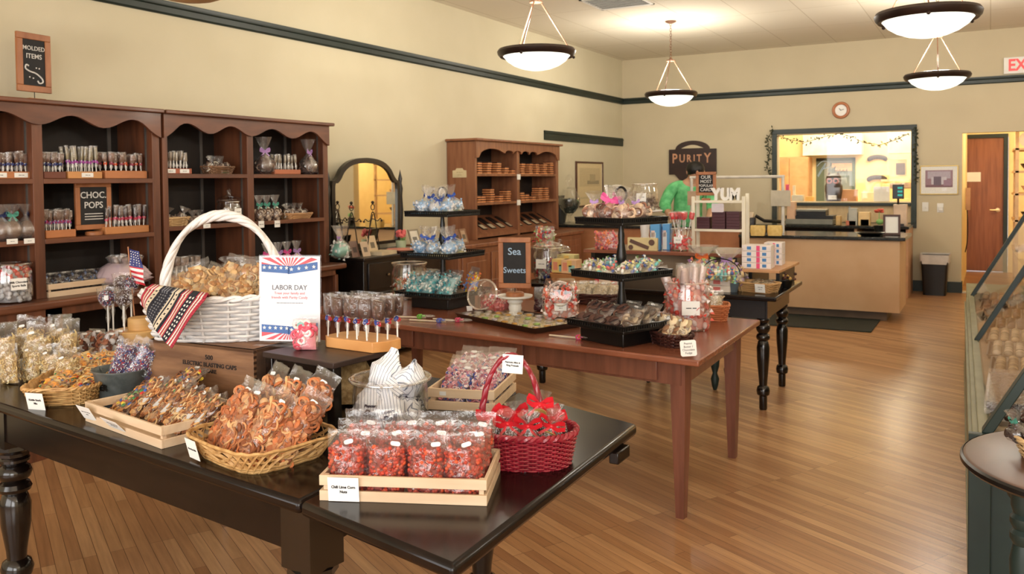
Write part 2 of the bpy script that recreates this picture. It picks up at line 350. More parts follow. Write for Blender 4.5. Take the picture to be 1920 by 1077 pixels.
# picture rail: moulding at 2.7 m on the left and back walls
def rail(name, p0, p1, out, z):
    m = M(); prof = [(0, 0), (.016, 0), (.024, .012), (.024, .05), (.034, .058), (.04, .075), (.04, .09), (0, .09)]
    v = []; n = len(prof)
    for p in (p0, p1):
        for d, h in prof: v.append((p[0]+out[0]*d, p[1]+out[1]*d, z+h))
    m.add(v, [tuple(range(n)), tuple(range(2*n-1, n-1, -1))]+[(i, (i+1) % n, n+(i+1) % n, n+i) for i in range(n)])
    return struct(name, m, GREEN, 30)
rail('trim_1', (XL, YF), (XL, YB), (1, 0), 2.68)
rail('trim_2', (XL, YB), (XR, YB), (0, -1), 2.68)
m = M(); m.bx(XL, XL+.02, 9.75, YB-.02, 2.035, 2.155); m.bx(XL, XL+.03, 9.75, YB-.02, 2.12, 2.135)
struct('trim_3', m, GREEN, 0)
struct('baseboard_left', M().bx(XL, XL+.02, YF, YB, 0, .13), GREEN, 0)
m = M(); m.bx(XL, DX0, YB-.02, YB, 0, .14); m.bx(DX0-.001, DX0+.012, YB-.02, YB+.15, 0, .14); m.bx(DX1, XR, YB-.02, YB, 0, .14)
struct('baseboard_back', m, GREEN, 0)
# ---------------------------------------------------------------- pendants
BOWL = glow('lit_glass_bowl', (255, 249, 228), 2.2)
def pendant():
    T = thing('pendant_lamp', 'x', 'ceiling lamp')
    m = M(); m.lathe([(.0, -.135), (.06, -.131), (.12, -.118), (.18, -.094), (.23, -.06), (.262, -.02), (.268, 0)], 40)
    part(T, 'glass_bowl', m, BOWL)
    m = M(); m.lathe([(.262, -.025), (.285, -.03), (.302, -.01), (.308, .012), (.296, .03), (.27, .034), (.262, .02), (.262, -.025)], 48, cap=False)
    part(T, 'rim', m, BRZ)
    for k in range(3):
        a = 2*pi*k/3+.6; c_, s_ = cos(a), sin(a)
        part(T, 'rod', M().tube([(.27*c_, .27*s_, .02), (.035*c_, .035*s_, .40)], .0055, 8), ROD)
        part(T, 'knob', M().ball((.292*c_, .292*s_, -.03), .012, 1), BRZ)
    part(T, 'hub', M().lathe([(.0, .39), (.05, .392), (.052, .405), (.02, .412), (.012, .44), (0, .44)], 16), ROD)
    m = M()
    H = HC-2.5
    n = int((H-.44)/.03)
    for i in range(n+1): m.ring((0, 0, .45+i*(H-.46)/n), .012, .0026, (pi/2, 0, pi/2*(i % 2)), 10, 5, 1.6)
    part(T, 'chain', m, ROD)
    part(T, 'canopy', M().lathe([(0, H-.03), (.03, H-.028), (.06, H-.012), (.065, H), (0, H)], 20), ROD)
    return T
PM = Maker(pendant)
for (x, y, w), lb in zip(((1006, 100, 1), (1258, 178, 1), (1739, 30, 1), (1757, 144, 1)), ('over the cherry bookcase, leftmost of the pendants', 'hanging on a chain near the back corner', 'nearest and largest, at top right', 'hanging below and behind the nearest right one')):
    p = PZ(x, y, 2.5); PM.put(p, 0, 'lit bowl pendant lamp with dark rim '+lb); lamp('pendant_light', (p.x, p.y, 2.66), 84, WARM, .12)
DIM = clone(PM.src, (-3.30, 2.80, 2.5), 0, 'unlit amber bowl pendant lamp, only its bottom showing at top left')
for c_ in DIM.children:
    if c_.name.startswith('glass_bowl'): c_.data = c_.data.copy(); c_.data.materials[0] = mk('amber_bowl', (206, 170, 122), (196, 160, 112), rough=.5)
for p in ((-.4, 2.1), (2.4, 4), (2.4, 9), (2.4, 0)):       # the same lamps go on outside the frame
    PM.put((p[0], p[1], 2.5), 0, 'lit bowl pendant lamp in the row nearer the street windows', 'pendants by the street windows'); lamp('pendant_light', (p[0], p[1], 2.66), 84, WARM, .12)
# ---------------------------------------------------------------- ceiling vent
p = PZ(1157, 3, HC)
T = thing('ceiling_vent', 'rectangular white slatted air vent in the ceiling at top centre', 'vent', (p.x, p.y, HC))
m = M(); m.bx(-.3, .3, -.3, -.27, -.012, 0); m.bx(-.3, .3, .27, .3, -.012, 0); m.bx(-.3, -.27, -.3, .3, -.012, 0); m.bx(.27, .3, -.3, .3, -.012, 0)
part(T, 'frame', m, WHITE); m = M()
for i in range(9): m.box((0, -.24+i*.06, -.006), (.54, .035, .004), rx=.5)
part(T, 'slat_panel', m, WHITE); part(T, 'duct', M().bx(-.27, .27, -.27, .27, -.0015, 0), BLK)
# ---------------------------------------------------------------- bookcases on the left wall
def wavy(y0, y1, posts, ztop, zb, amp, endz):
    """valance outline (y,z): two humps per bay, feet at the outer ends"""
    bays = list(zip([y0]+posts, posts+[y1])); low = []
    for bi, (a, b) in enumerate(bays):
        for i in range(25):
            t = i/24; z = zb-amp*cos(4*pi*t)
            if bi == 0 and t < .2: z = endz+(z-endz)*sin(pi/2*t/.2)
            if bi == len(bays)-1 and t > .8: z = endz+(z-endz)*sin(pi/2*(1-t)/.2)
            low.append((a+(b-a)*t, z))
    return low
def bookcase(y0, y1, post, ztop, shelves, zl, label, xf=-4.63, xb=XL+.005, ov=.035):
    T = thing('bookcase', label, 'bookcase', (0, 0, 0))
    part(T, 'side_panel', M().bx(xb, xf, y0, y0+.04, zl, ztop-.03), BCWV, bevel=.002)
    part(T, 'side_panel', M().bx(xb, xf, y1-.055, y1, zl, ztop-.03), BCWV, bevel=.002)
    part(T, 'upright', M().bx(xb, xf, post-.03, post+.03, zl, ztop-.06), BCWV, bevel=.002)
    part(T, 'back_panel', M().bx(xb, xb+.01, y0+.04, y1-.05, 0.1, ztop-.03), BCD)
    for yy in ((y0+post)/2+.22, (post+y1)/2+.28): part(T, 'shelf_standard', M().bx(xb+.01, xb+.018, yy-.012, yy+.012, zl, ztop-.05), STEEL)
    for yy in (post-.034, y1-.06): part(T, 'shelf_standard', M().bx(xf-.06, xf-.05, yy-.004, yy+.004, zl, ztop-.08), STEEL)
    for z in shelves:
        for a, b in ((y0+.04, post-.03), (post+.03, y1-.055)): part(T, 'shelf', M().bx(xb+.01, xf+.002, a, b, z-.028, z), BCW, bevel=.002)
    low = wavy(y0+.0, y1-.0, [post], ztop-.05, ztop-.108, .031, ztop-.180)
    poly = [(y0-.0, ztop-.02)]+low+[(y1+.0, ztop-.02)]
    part(T, 'valance', M().prism(poly, xf-.002, xf+.02, 'x'), BCW, 0)
    part(T, 'cornice', M().bx(xb, xf+.05, y0, y1+ov, ztop-.025, ztop), BCW, bevel=.006)
    m = M(); m.bx(xb, xf+.14, y0, y1+ov*1.4, zl-.045, zl); part(T, 'ledge', m, BCW, bevel=.012)
    m = M(); xg = xf+.11
    for a, b in ((y0, y0+.05), (post-.05, post+.05), (y1-.06, y1)): m.bx(xg-.03, xg, a, b, 0, zl-.045)
    m.bx(xg-.03, xg, y0, y1, zl-.09, zl-.045); m.bx(xg-.03, xg, y0, y1, 0, .1)
    m.bx(xb, xg, y1-.03, y1, 0, zl-.045); m.bx(xb, xg, y0, y0+.03, 0, zl-.045); m.bx(xb, xg, post-.02, post+.02, 0, zl-.045)
    part(T, 'base_frame', m, BCWV, bevel=.002)
    part(T, 'bottom_shelf', M().bx(xb, xg-.03, y0+.03, y1-.03, .40, .43), BCW)
    return T
bookcase(2.04, 3.668, 2.866, 1.985, (1.545, 1.205), .872, 'tall open brown bookcase of chocolate pops at left edge, under molded items sign', ov=.008)
bookcase(3.69, 5.258, 4.435, 1.985, (1.575, 1.232), .865, 'tall open brown bookcase between the left one and the mirror')
# ---------------------------------------------------------------- cherry bookcase by the corner
T = thing('bookcase', 'reddish cherry bookcase with scalloped top and stacked small boxes, near back corner', 'bookcase')
y0, y1, xf, xb, zt = 7.50, 9.45, -4.63, XL+.005, 1.955
part(T, 'side_panel', M().bx(xb, xf, y0, y0+.04, .9, zt-.03), BC3, bevel=.002)
part(T, 'side_panel', M().bx(xb, xf, y1-.06, y1, .9, zt-.03), BC3, bevel=.002)
part(T, 'upright', M().bx(xb, xf, 8.40, 8.46, .9, zt-.05), BC3, bevel=.002)
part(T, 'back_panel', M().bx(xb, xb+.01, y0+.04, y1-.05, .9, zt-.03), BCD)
for z in (1.59, 1.285):
    for a, b in ((y0+.04, 8.40), (8.46, y1-.06)): part(T, 'shelf', M().bx(xb+.01, xf, a, b, z-.028, z), BC3, bevel=.002)
for a, b in ((y0+.04, 8.40), (8.46, y1-.06)):
    m = M(); m.add([(xb+.02, a, 1.13), (xf, a, .955), (xf, b, .955), (xb+.02, b, 1.13), (xb+.02, a, 1.10), (xf, a, .92), (xf, b, .92), (xb+.02, b, 1.10)], [(0, 1, 2, 3), (7, 6, 5, 4), (0, 4, 5, 1), (1, 5, 6, 2), (2, 6, 7, 3), (3, 7, 4, 0)])
    part(T, 'sloping_shelf', m, BC3, 0)
low = []
def arch(a, b, z0, h, n=12): return [(a+(b-a)*i/n, z0+h*sqrt(max(0, 1-((i/n-.5)*2)**2))) for i in range(n+1)]
low += [(y0, zt-.20), (y0+.03, zt-.20)]+arch(y0+.05, y0+.62, zt-.20, .10)[:-2]
for k in range(4): low += arch(y0+.60+k*.19, y0+.60+(k+1)*.19, zt-.145, .035)
low += arch(y1-.60, y1-.05, zt-.20, .10)[2:]+[(y1-.03, zt-.20), (y1, zt-.20)]
part(T, 'valance', M().prism([(y0, zt-.02)]+low+[(y1, zt-.02)], xf-.002, xf+.02, 'x'), BC3, 0)
part(T, 'cornice', M().bx(xb, xf+.05, y0-.03, y1+.04, zt-.025, zt), BC3, bevel=.006)
part(T, 'base_top', M().bx(xb, -4.33, 6.72, 9.55, .86, .9), BC3, bevel=.008)
m = M(); m.bx(xb, -4.36, 6.75, 9.52, 0.0, .86); part(T, 'base_cabinet', m, BC3, bevel=.002)
for k in range(5):
    a = 6.80+k*.545; m = M(); m.bx(-4.36, -4.345, a, a+.50, .08, .80); part(T, 'door', m, BC3, bevel=.004)
    part(T, 'door_panel', M().bx(-4.346, -4.338, a+.07, a+.43, .15, .73), BC3, bevel=.006)
# ---------------------------------------------------------------- near black table
def turned_leg(h, r, top=.10, block=.0, mt=None, taper=1):
    """profile of a turned leg from floor to height h"""
    p = [(r*.55, 0), (r*.62, .01), (r*.62, .09), (r*.95, .10), (r*1.05, .125), (r*.9, .15), (r*.62, .16), (r*.66, .19), (r*.95, h*.48), (r*1.0, h*.60), (r*.8, h*.655), (r*.7, h*.665), (r*1.0, h*.68), (r*1.08, h*.70), (r*.95, h*.725), (r*.7, h*.735), (r*1.0, h*.76), (r*1.12, h*.79), (r*1.0, h*.82), (r*.72, h*.835), (r*1.0, h*.86), (r*1.0, h*.875), (r*.85, h*.89), (r*.85, h*.90)]
    return p
NT = [(-3.5, 1.735), (-1.40, 1.47), (-1.45, 2.62), (-3.5, 2.90)]
NL = [(-1.397, 1.468), (-.897, 1.357), (-.93, 2.43), (-1.447, 2.615)]
T = thing('display_table', 'long black varnished table with turned legs in the foreground, holding snack baskets', 'table')
part(T, 'tabletop', M().prism(NT, .725, .76), DARK, bevel=.012)
part(T, 'drop_leaf', M().prism(NL, .725, .76), DARK, bevel=.012)
m = M(); pl = [(-.897, 1.357), (-.93, 2.43)]
def bar(m, a, b, w, z0, z1):
    d = Vector((b[0]-a[0], b[1]-a[1])).normalized(); n = Vector((-d.y, d.x))*w/2
    return m.prism([(a[0]-n.x, a[1]-n.y), (b[0]-n.x, b[1]-n.y), (b[0]+n.x, b[1]+n.y), (a[0]+n.x, a[1]+n.y)], z0, z1)
for nm, a, b in (('front_apron', (-3.1, 1.745), (-1.42, 1.535)), ('back_apron', (-3.1, 2.72), (-1.5, 2.5)), ('side_apron', (-1.43, 1.54), (-1.5, 2.5)), ('side_apron', (-3.1, 1.75), (-3.02, 2.7))):
    part(T, nm, bar(M(), a, b, .025, .60, .725), DARK, bevel=.003)
part(T, 'leaf_support', bar(M(), (-1.42, 2.0), (-1.0, 1.95), .05, .685, .725), DARK, bevel=.004)
part(T, 'leaf_support', bar(M(), (-.93, 2.33), (-.93, 2.24), .03, .69, .725), DARK, bevel=.004)
for x, y in ((-3.06, 1.775), (-1.43, 1.545), (-1.51, 2.46), (-2.97, 2.66)):
    m = M(); m.box((0, 0, .65), (.105, .105, .15), rz=-.12)
    m.lathe([(.06, .575), (.062, .56), (.045, .54)], 8)
    m.lathe([(r_*1.0, z_) for r_, z_ in turned_leg(.60, .052)], 24); m.lathe([(.05, .535), (.052, .58)], 8)
    part(T, 'leg', m, DARKV, 40, loc=(x, y, 0))
# ---------------------------------------------------------------- red-brown table
T = thing('display_table', 'red-brown wooden table with square tapered legs, middle of the shop', 'table', (0, 0, 0))
RT_ = [(-3.62, 3.77), (-1.06, 3.486), (-1.075, 4.655), (-3.62, 4.93)]
part(T, 'tabletop', M().prism(RT_, .712, .74), RED, bevel=.006)
part(T, 'front_apron', bar(M(), (-3.5, 3.86), (-1.17, 3.60), .024, .60, .712), REDV)
part(T, 'side_apron', bar(M(), (-1.17, 3.60), (-1.19, 4.58), .024, .60, .712), REDV)
part(T, 'back_apron', bar(M(), (-3.5, 4.83), (-1.19, 4.58), .024, .60, .712), REDV)
for k in range(3): part(T, 'drawer', bar(M(), (-3.36+k*.72, 3.83-k*.08), (-2.72+k*.72, 3.758-k*.08), .026, .612, .70), REDV, bevel=.002)
for x, y in ((-1.185, 3.63), (-1.20, 4.555), (-3.45, 3.88), (-3.45, 4.8)):
    v = []
    for z, w in ((0, .019), (.55, .034), (.712, .036)):
        for a, b in ((-1, -1), (1, -1), (1, 1), (-1, 1)): v.append((a*w, b*w, z))
    m = M().add(v, [(3, 2, 1, 0), (8, 9, 10, 11)]+[(k*4+i, k*4+(i+1) % 4, k*4+4+(i+1) % 4, k*4+4+i) for k in (0, 1) for i in range(4)])
    part(T, 'leg', m, REDV, 20, loc=(x, y, 0), rz=-.1)
# ---------------------------------------------------------------- far black table
T = thing('display_table', 'black table with turned legs standing behind the red-brown table', 'table', (0, 0, 0))
BT = [(-3.0, 5.45), (-1.15, 5.40), (-1.17, 6.36), (-3.0, 6.45)]
part(T, 'tabletop', M().prism(BT, .735, .765), DARK, bevel=.008)
part(T, 'front_apron', bar(M(), (-2.9, 5.56), (-1.24, 5.51), .025, .61, .735), DARK)
part(T, 'side_apron', bar(M(), (-1.24, 5.51), (-1.26, 6.28), .025, .61, .735), DARK)
for x, y in ((-1.275, 5.60), (-1.30, 6.30), (-2.9, 5.62), (-2.9, 6.3)):
    m = M(); m.box((0, 0, .67), (.085, .085, .13)); m.lathe(turned_leg(.68, .041), 24); m.lathe([(.036, .60), (.036, .62)], 16)
    part(T, 'leg', m, DARKV, 40, loc=(x, y, 0))
# green turned legs of a small stand seen between the tables
T = thing('side_table', 'small dark green side table glimpsed between red and black tables', 'table', (-1.95, 6.15, 0))
part(T, 'tabletop', M().bx(-.3, .3, -.22, .22, .55, .58), TEAL, bevel=.005)
for a in (-.25, .25):
    for b in (-.17, .17): part(T, 'leg', M().lathe([(.012, 0), (.022, .03), (.03, .08), (.016, .12), (.03, .17), (.034, .22), (.018, .26), (.03, .32), (.034, .36), (.02, .42), (.03, .46), (.03, .55)], 14), TEAL, loc=(a, b, 0))
# ================================================================ generic small builders
def rails(m, x0, x1, z0, z1, w, y0, y1):
    m.bx(x0, x1, y0, y1, z0, z0+w); m.bx(x0, x1, y0, y1, z1-w, z1); m.bx(x0, x0+w, y0, y1, z0+w, z1-w); m.bx(x1-w, x1, y0, y1, z0+w, z1-w); return m
def chalk_sign(loc, rz, w, h, fw, lift, label, lines, chalk=None, base_r=.05, flourish=None, square=False):
    """framed blackboard on a short stem and a wooden foot; front faces local -y"""
    T = thing('chalkboard_sign', label, 'sign', loc, rz)
    part(T, 'foot', M().bx(-base_r, base_r, -base_r*.6, base_r*.6, 0, .014) if square else M().lathe([(0, 0), (base_r, 0), (base_r, .018), (base_r*.85, .024), (0, .024)], 24), FRAMEW, bevel=.002)
    part(T, 'stem', M().tube([(0, 0, .015), (0, 0, lift+.01)], .0022, 6), BLKM)
    part(T, 'frame', rails(M(), -w/2, w/2, lift, lift+h, fw, -.009, .009), FRAMEW, bevel=.003)
    b = part(T, 'blackboard', M().bx(-w/2+fw, w/2-fw, -.004, .004, lift+fw, lift+h-fw), CHALK)
    for s_, size, x, z in lines: text(b, s_, size, chalk or CHALKW, (x, -.0046, lift+z), bold=size*.008)
    if flourish: flourish(b, lift)
    return T
def card(parent, w, h, loc, rot, lines=(), size=.012, name='price_card', th=.0008, mt=None):
    c = part(parent, name, M().box((0, 0, 0), (w, th, h)), mt or PAPER, 0, loc=loc, rz=rot)
    for i, l in enumerate(lines): text(c, l, size, INK, (0, -th*.6, (len(lines)-1)*size*.65-i*size*1.3), bold=size*.035)
    return c
def framed(name, label, loc, rz, w, h, fw, fmat, art, cat='picture', tilt=0):
    T = thing(name, label, cat, loc, (-tilt, 0, rz))
    part(T, 'frame', rails(M(), -w/2, w/2, 0, h, fw, -.012, .01), fmat, bevel=.002)
    part(T, 'backing', M().bx(-w/2+fw*.5, w/2-fw*.5, .0, .006, fw*.5, h-fw*.5), PAPER, 0)
    m = M()
    for i_, (c, x0, x1, z0, z1) in enumerate(art): m.c = C(*c); m.bx((x0-.5)*w, (x1-.5)*w, -.0015-i_*.0006, -.0005, z0*h, z1*h)
    part(T, 'picture', m, VC, 0)
    return T
# ================================================================ back wall things
m = M()
rails(m, -2.70, -.835, .835, 2.20, .065, YB-.03, YB)
m.bx(WX0-.0, WX1+.0, YB-.01, YB+.15, 1.125, 1.165)
struct('window_1', m, GREEN, 0, bevel=.003)
m = M(); m.bx(WX0, WX1, YB+.06, YB+.10, .80, 1.125)
for i in range(36): m.bx(WX0+.02+i*.048, WX0+.03+i*.048, YB+.052, YB+.06, .80, 1.125)
struct('trim_4', m, mk('cream_beadboard', (226, 200, 156), (214, 186, 142), rough=.6), 0)
struct('trim_5', M().bx(WX0, WX1, YB+.02, YB+.22, 1.165, 1.18), mk('cream_sill', (226, 204, 164), rough=.5), 0)
struct('window_4', M().bx(WX0, WX1, YB+.07, YB+.078, 1.18, WZ1), PANE, 0)
# clock
p = PY(1577, 207, YB)
T = thing('wall_clock', 'round wooden wall clock with white face above the service window', 'clock', (p.x, YB-.005, p.z))
m = M()
for k in range(2): pass
m.frame(rx=pi/2); m.lathe([(.078, .0), (.112, .0), (.116, .012), (.108, .026), (.09, .030), (.078, .02), (.078, 0)], 40, cap=False); part(T, 'rim', m, mk('clock_wood', (190, 122, 82), (170, 104, 66), rough=.4))
part(T, 'face', M().frame(rx=pi/2).lathe([(0, .0), (.08, 0), (.08, .006), (0, .006)], 32), PAPER)
m = M(); m.box((.016, -.009, .006), (.05, .002, .006), ry=-.3); m.box((-.012, -.009, .012), (.04, .002, .007), ry=.9); part(T, 'hands', m, BLK, 0)
# exit sign
p = PY(1882, 113, YB); q = PY(1920, 139, YB)
T = thing('exit_sign', 'white exit sign with red letters above the green rail, top right', 'sign', (p.x, YB, 2.785))
part(T, 'housing', M().bx(0, .42, -.05, -.002, 0, .205), WHITE, bevel=.004)
text(T, 'EXIT', .20, mk('exit_red', (240, 84, 84), rough=.5, emit=.6), (.215, -.052, .10), bold=.006, sx=.82)
# PURITY plaque
def pw(x, y): v = PY(x, y, YB); return v.x, v.z
x0, z1 = pw(1255, 281); x1, _ = pw(1344, 281); _, z0 = pw(1300, 327); cx = (x0+x1)/2
T = thing('wall_plaque', 'dark brown shop plaque reading PURITY with arched top on back wall', 'sign', (cx, YB-.002, z0))
hw = (x1-x0)/2; hh = z1-z0
poly = [(-hw, 0), (-hw*.75, 0), (-hw*.55, -.08), (0, -.14), (hw*.55, -.08), (hw*.75, 0), (hw, 0), (hw, hh), (hw*.72, hh)]
poly += [(hw*.72*cos(a), hh+.125*sin(a)) for a in [pi*k/14 for k in range(1, 14)]]+[(-hw*.72, hh), (-hw, hh)]
PLQ = mk('plaque_brown', (52, 30, 24), (42, 24, 20), rough=.45)
b = part(T, 'board', M().prism(poly, -.025, 0, 'y'), PLQ, 0, bevel=.003)
part(T, 'arch_inlay', M().prism([(-.17+.34*k/10, hh+.012+.05*sin(pi*k/10)) for k in range(11)], -.027, -.025, 'y'), WALLB, 0)
PL = mk('plaque_letter', (205, 150, 116), rough=.5)
for ch, dx, sz in (('P', -.27, .20), ('U', -.155, .165), ('R', -.05, .15), ('I', .03, .145), ('T', .105, .15), ('Y', .23, .2)): text(b, ch, sz, PL, (dx, -.026, hh*.62), bold=.004, sx=.8, name='letter')
text(b, 'CANDY', .06, mk('dim_letter', (92, 60, 48), rough=.5), (0, -.026, .07), name='lettering')
# picture and switches on the right
p = PY(1725, 365, YB); q = PY(1797, 310, YB); w, h = q.x-p.x, q.z-p.z
art = [((232, 230, 224), .06, .94, .06, .94), ((150, 118, 128), .14, .86, .25, .84), ((176, 164, 178), .2, .8, .55, .8), ((196, 190, 200), .3, .7, .35, .6), ((120, 84, 92), .16, .84, .25, .33), ((104, 88, 104), .36, .56, .32, .62), ((150, 120, 140), .62, .82, .3, .5), ((240, 240, 240), .58, .7, .12, .24)]
framed('framed_print', 'thin gold framed pastel village print right of the service window', ((p.x+q.x)/2, YB-.012, p.z), 0, w, h, .012, mk('gold_frame', (196, 166, 96), rough=.35, metal=.6), art)
for i, (x, y) in enumerate(((1735, 388), (1763, 390))):
    p = PY(x, y, YB); T = thing('switch_plate' if i == 0 else 'wall_outlet', ['white light switch plate under the gold framed print', 'white wall outlet with a plug, right of the switch'][i], 'switch' if i == 0 else 'outlet', (p.x, YB-.002, p.z))
    part(T, 'plate', M().box((0, -.003, 0), (.075, .006, .12)), WHITE, bevel=.002)
    part(T, 'toggle' if i == 0 else 'plug', M().box((.008, -.015, -.01), (.014, .024, .024) if i == 0 else (.05, .045, .05)), WHITE, bevel=.003)
# left wall picture
a = PX(1078, 301, XL); b_ = PX(1129, 385, XL); zb = PX(1078, 391, XL).z
T = framed('framed_print', 'brown framed tall pale etching on the left wall by the corner', (XL+.014, (a.y+b_.y)/2, PX(1100, 388, XL).z), pi/2, b_.y-a.y, .64, .025, mk('brown_frame', (92, 56, 40), rough=.4), [((222, 202, 158), .04, .96, .03, .97), ((205, 186, 146), .12, .88, .45, .86), ((160, 146, 118), .4, .84, .5, .58), ((180, 164, 130), .5, .7, .56, .72), ((205, 188, 148), .12, .88, .18, .22)])
# ================================================================ garland round the window
T = thing('garland', 'dark green leafy garland hanging on the service window frame', 'garland', (0, 0, 0))
rg = random.Random(5)
paths = []
def wpt(x, y): v = PY(x, y, YB-.03); return (v.x, v.y-.02, v.z)
paths.append([wpt(1450, 242), wpt(1440, 260), wpt(1443, 290), wpt(1438, 310), wpt(1444, 330)])
paths.append([wpt(1717, 238), wpt(1718, 260), wpt(1716, 290), wpt(1719, 320), wpt(1717, 345)])
def wpt2(x, y): v = PY(x, y, YB+.03); return (v.x, v.y, v.z)
paths.append([wpt2(1460, 255), wpt2(1480, 262), wpt2(1510, 267), wpt2(1540, 258), wpt2(1575, 250), wpt2(1600, 258), wpt2(1620, 268), wpt2(1650, 272), wpt2(1680, 262), wpt2(1704, 250)])
GL = M(); ST = M()
for pi_, P_ in enumerate(paths):
    ST.tube(P_, .004, 5)
    for k in range(len(P_)-1):
        A, B = Vector(P_[k]), Vector(P_[k+1]); n = int((B-A).length/(.009 if pi_ < 2 else .022))
        for i in range(n):
            p = A.lerp(B, (i+rg.random())/n); d = Vector((rg.gauss(0, 1), rg.gauss(0, .5)-.2, rg.gauss(-.2, 1))).normalized(); L = rg.uniform(.03, .06); s = d.cross(Vector((0, 1, .3))).normalized()*.009
            p = p+Vector((rg.gauss(0, .012), 0, rg.gauss(0, .012))); GL.add([p, p+d*L*.5+s, p+d*L, p+d*L*.5-s], [(0, 1, 2, 3)])
part(T, 'stem', ST, mk('vine_stem', (40, 44, 28), rough=.8)); part(T, 'leaves', GL, mk('dark_leaf', (34, 44, 30), (60, 62, 36), rough=.6, scale=30), 0, stuff=True)
# ================================================================ back room seen through the window
YW = mk('warm_yellow_wall', (255, 232, 176), (250, 226, 168), rough=.9)
RB = 15.35
m = M(); m.bx(-4.2, -.40, RB, RB+.1, 0, 2.9); m.bx(-4.3, -4.2, YB+.15, RB, 0, 2.9); m.bx(-.40, -.309, YB+.15, RB+.1, 0, 2.9); struct('wall_kitchen', m, YW, 0)
struct('ceiling_2', M().bx(-4.3, 2.0, YB+.15, 16.4, 2.9, 2.95), mk('kitchen_ceiling', (240, 234, 214), rough=.9), 0)
m = M(); m.bx(-.309, .26, RB+.05, RB+.15, 2.13, 2.9); m.bx(.26, 2.0, RB+.05, RB+.15, 0, 2.9); m.bx(1.9, 2.0, YB+.15, RB, 0, 2.9); struct('wall_hall', m, YW, 0)
lamp('kitchen_light', (-2.3, 13.6, 2.6), 125, (1, .90, .66), .25); lamp('kitchen_light', (-1.2, 14.4, 2.6), 70, (1, .90, .66), .25); lamp('hall_light', (.9, 13.7, 2.6), 75, (1, .88, .66), .2)
def K(x, y, Y=RB): v = PY(x, y, Y); return v.x, v.z
def kbox(name, x0, y0, x1, y1, Y, dep, mt, label, cat, bevel=.003, group=None):
    a, b = PY(x0, y1, Y), PY(x1, y0, Y)
    return single(name, M().bx(0, b.x-a.x, 0, dep, 0, b.z-a.z), mt, label, cat, (a.x, Y, a.z), 0, group, 0, bevel)
def back_thing(label, cat, name, Y, x, y): v = PY(x, y, Y); return thing(name, label, cat, (v.x, Y, v.z))
# tall tan cabinet at left
a, b_ = PY(1445, 294, 14.9), PY(1515, 294, 14.9)
T = thing('kitchen_cabinet', 'tall tan cabinet in the back room, left part of window view', 'cabinet', (a.x, 14.9, 0))
TAN = mk('tan_cabinet', (206, 158, 112), (194, 144, 98), rough=.5)
part(T, 'body', M().bx(0, b_.x-a.x, .02, .4, 0, b_.z), TAN); part(T, 'door', M().bx(.01, (b_.x-a.x)/2-.004, 0, .02, .05, b_.z-.02), TAN, bevel=.003); part(T, 'door', M().bx((b_.x-a.x)/2+.004, b_.x-a.x-.01, 0, .02, .05, b_.z-.02), TAN, bevel=.003)
# door / window with green frame in back room
a, b_ = PY(1531, 297, RB), PY(1604, 297, RB); zt = a.z
m = M(); m.bx(a.x, a.x+.13, RB-.04, RB, 0, zt); m.bx(b_.x-.05, b_.x, RB-.04, RB, 0, zt); m.bx(a.x, b_.x, RB-.04, RB, zt-.05, zt); m.bx(a.x+.13, b_.x-.05, RB-.04, RB, 0, 1.0)
dk = struct('door_2', m, mk('grey_green_frame', (86, 104, 88), rough=.5), 0)
struct('window_5', M().bx(a.x+.13, b_.x-.05, RB-.02, RB-.01, 1.0, zt-.05), mat('blue_grey_pane', (120, 138, 146), (150, 150, 140), rough=.25, scale=2), 0, parent=dk)
m = M()
for i, (x, y, w_, h_) in enumerate(((1560, 306, 38, 8), (1566, 314, 34, 7))):
    a2 = PY(x, y+h_, RB-.03); b2 = PY(x+w_, y, RB-.03); m.bx(a2.x, b2.x, RB-.035, RB-.025, a2.z, b2.z)
single('wall_notice', m, mat('peach_notice', (232, 196, 160), (214, 160, 130), scale=40), 'peach printed notices behind the owl in the back room', 'notice', smooth=0)
# painted script on the service window glass
T = thing('window_script', 'pale blue cursive lettering painted on the service window glass', 'lettering', (0, 0, 0))
def scr(pts, r=.005): part(T, 'stroke', M().tube([(PY(x, y, YB+.066).x, YB+.066, PY(x, y, YB+.066).z) for x, y in pts], r, 5), PS)
PS = mk('pale_blue_paint', (190, 212, 232), rough=.5)
def sm(pts, n=6):
    out = []
    P_ = [pts[0]]+list(pts)+[pts[-1]]
    for i in range(1, len(P_)-2):
        for k in range(n):
            t = k/n; a_, b__, c_, d_ = P_[i-1], P_[i], P_[i+1], P_[i+2]
            out.append(tuple(.5*((2*b__[j])+(-a_[j]+c_[j])*t+(2*a_[j]-5*b__[j]+4*c_[j]-d_[j])*t*t+(-a_[j]+3*b__[j]-3*c_[j]+d_[j])*t**3) for j in range(len(b__))))
    return out+[tuple(pts[-1])]
scr(sm([(1533, 330), (1540, 318), (1548, 306), (1545, 314), (1538, 325), (1534, 332)])); scr(sm([(1532, 312), (1542, 303), (1556, 304), (1556, 312), (1544, 317)]))
scr(sm([(1552, 322), (1556, 316), (1555, 324), (1560, 317), (1560, 325), (1566, 312), (1564, 325), (1569, 318), (1570, 325), (1575, 317), (1576, 325), (1581, 318), (1583, 325), (1588, 317), (1587, 329), (1582, 334)]), .004)
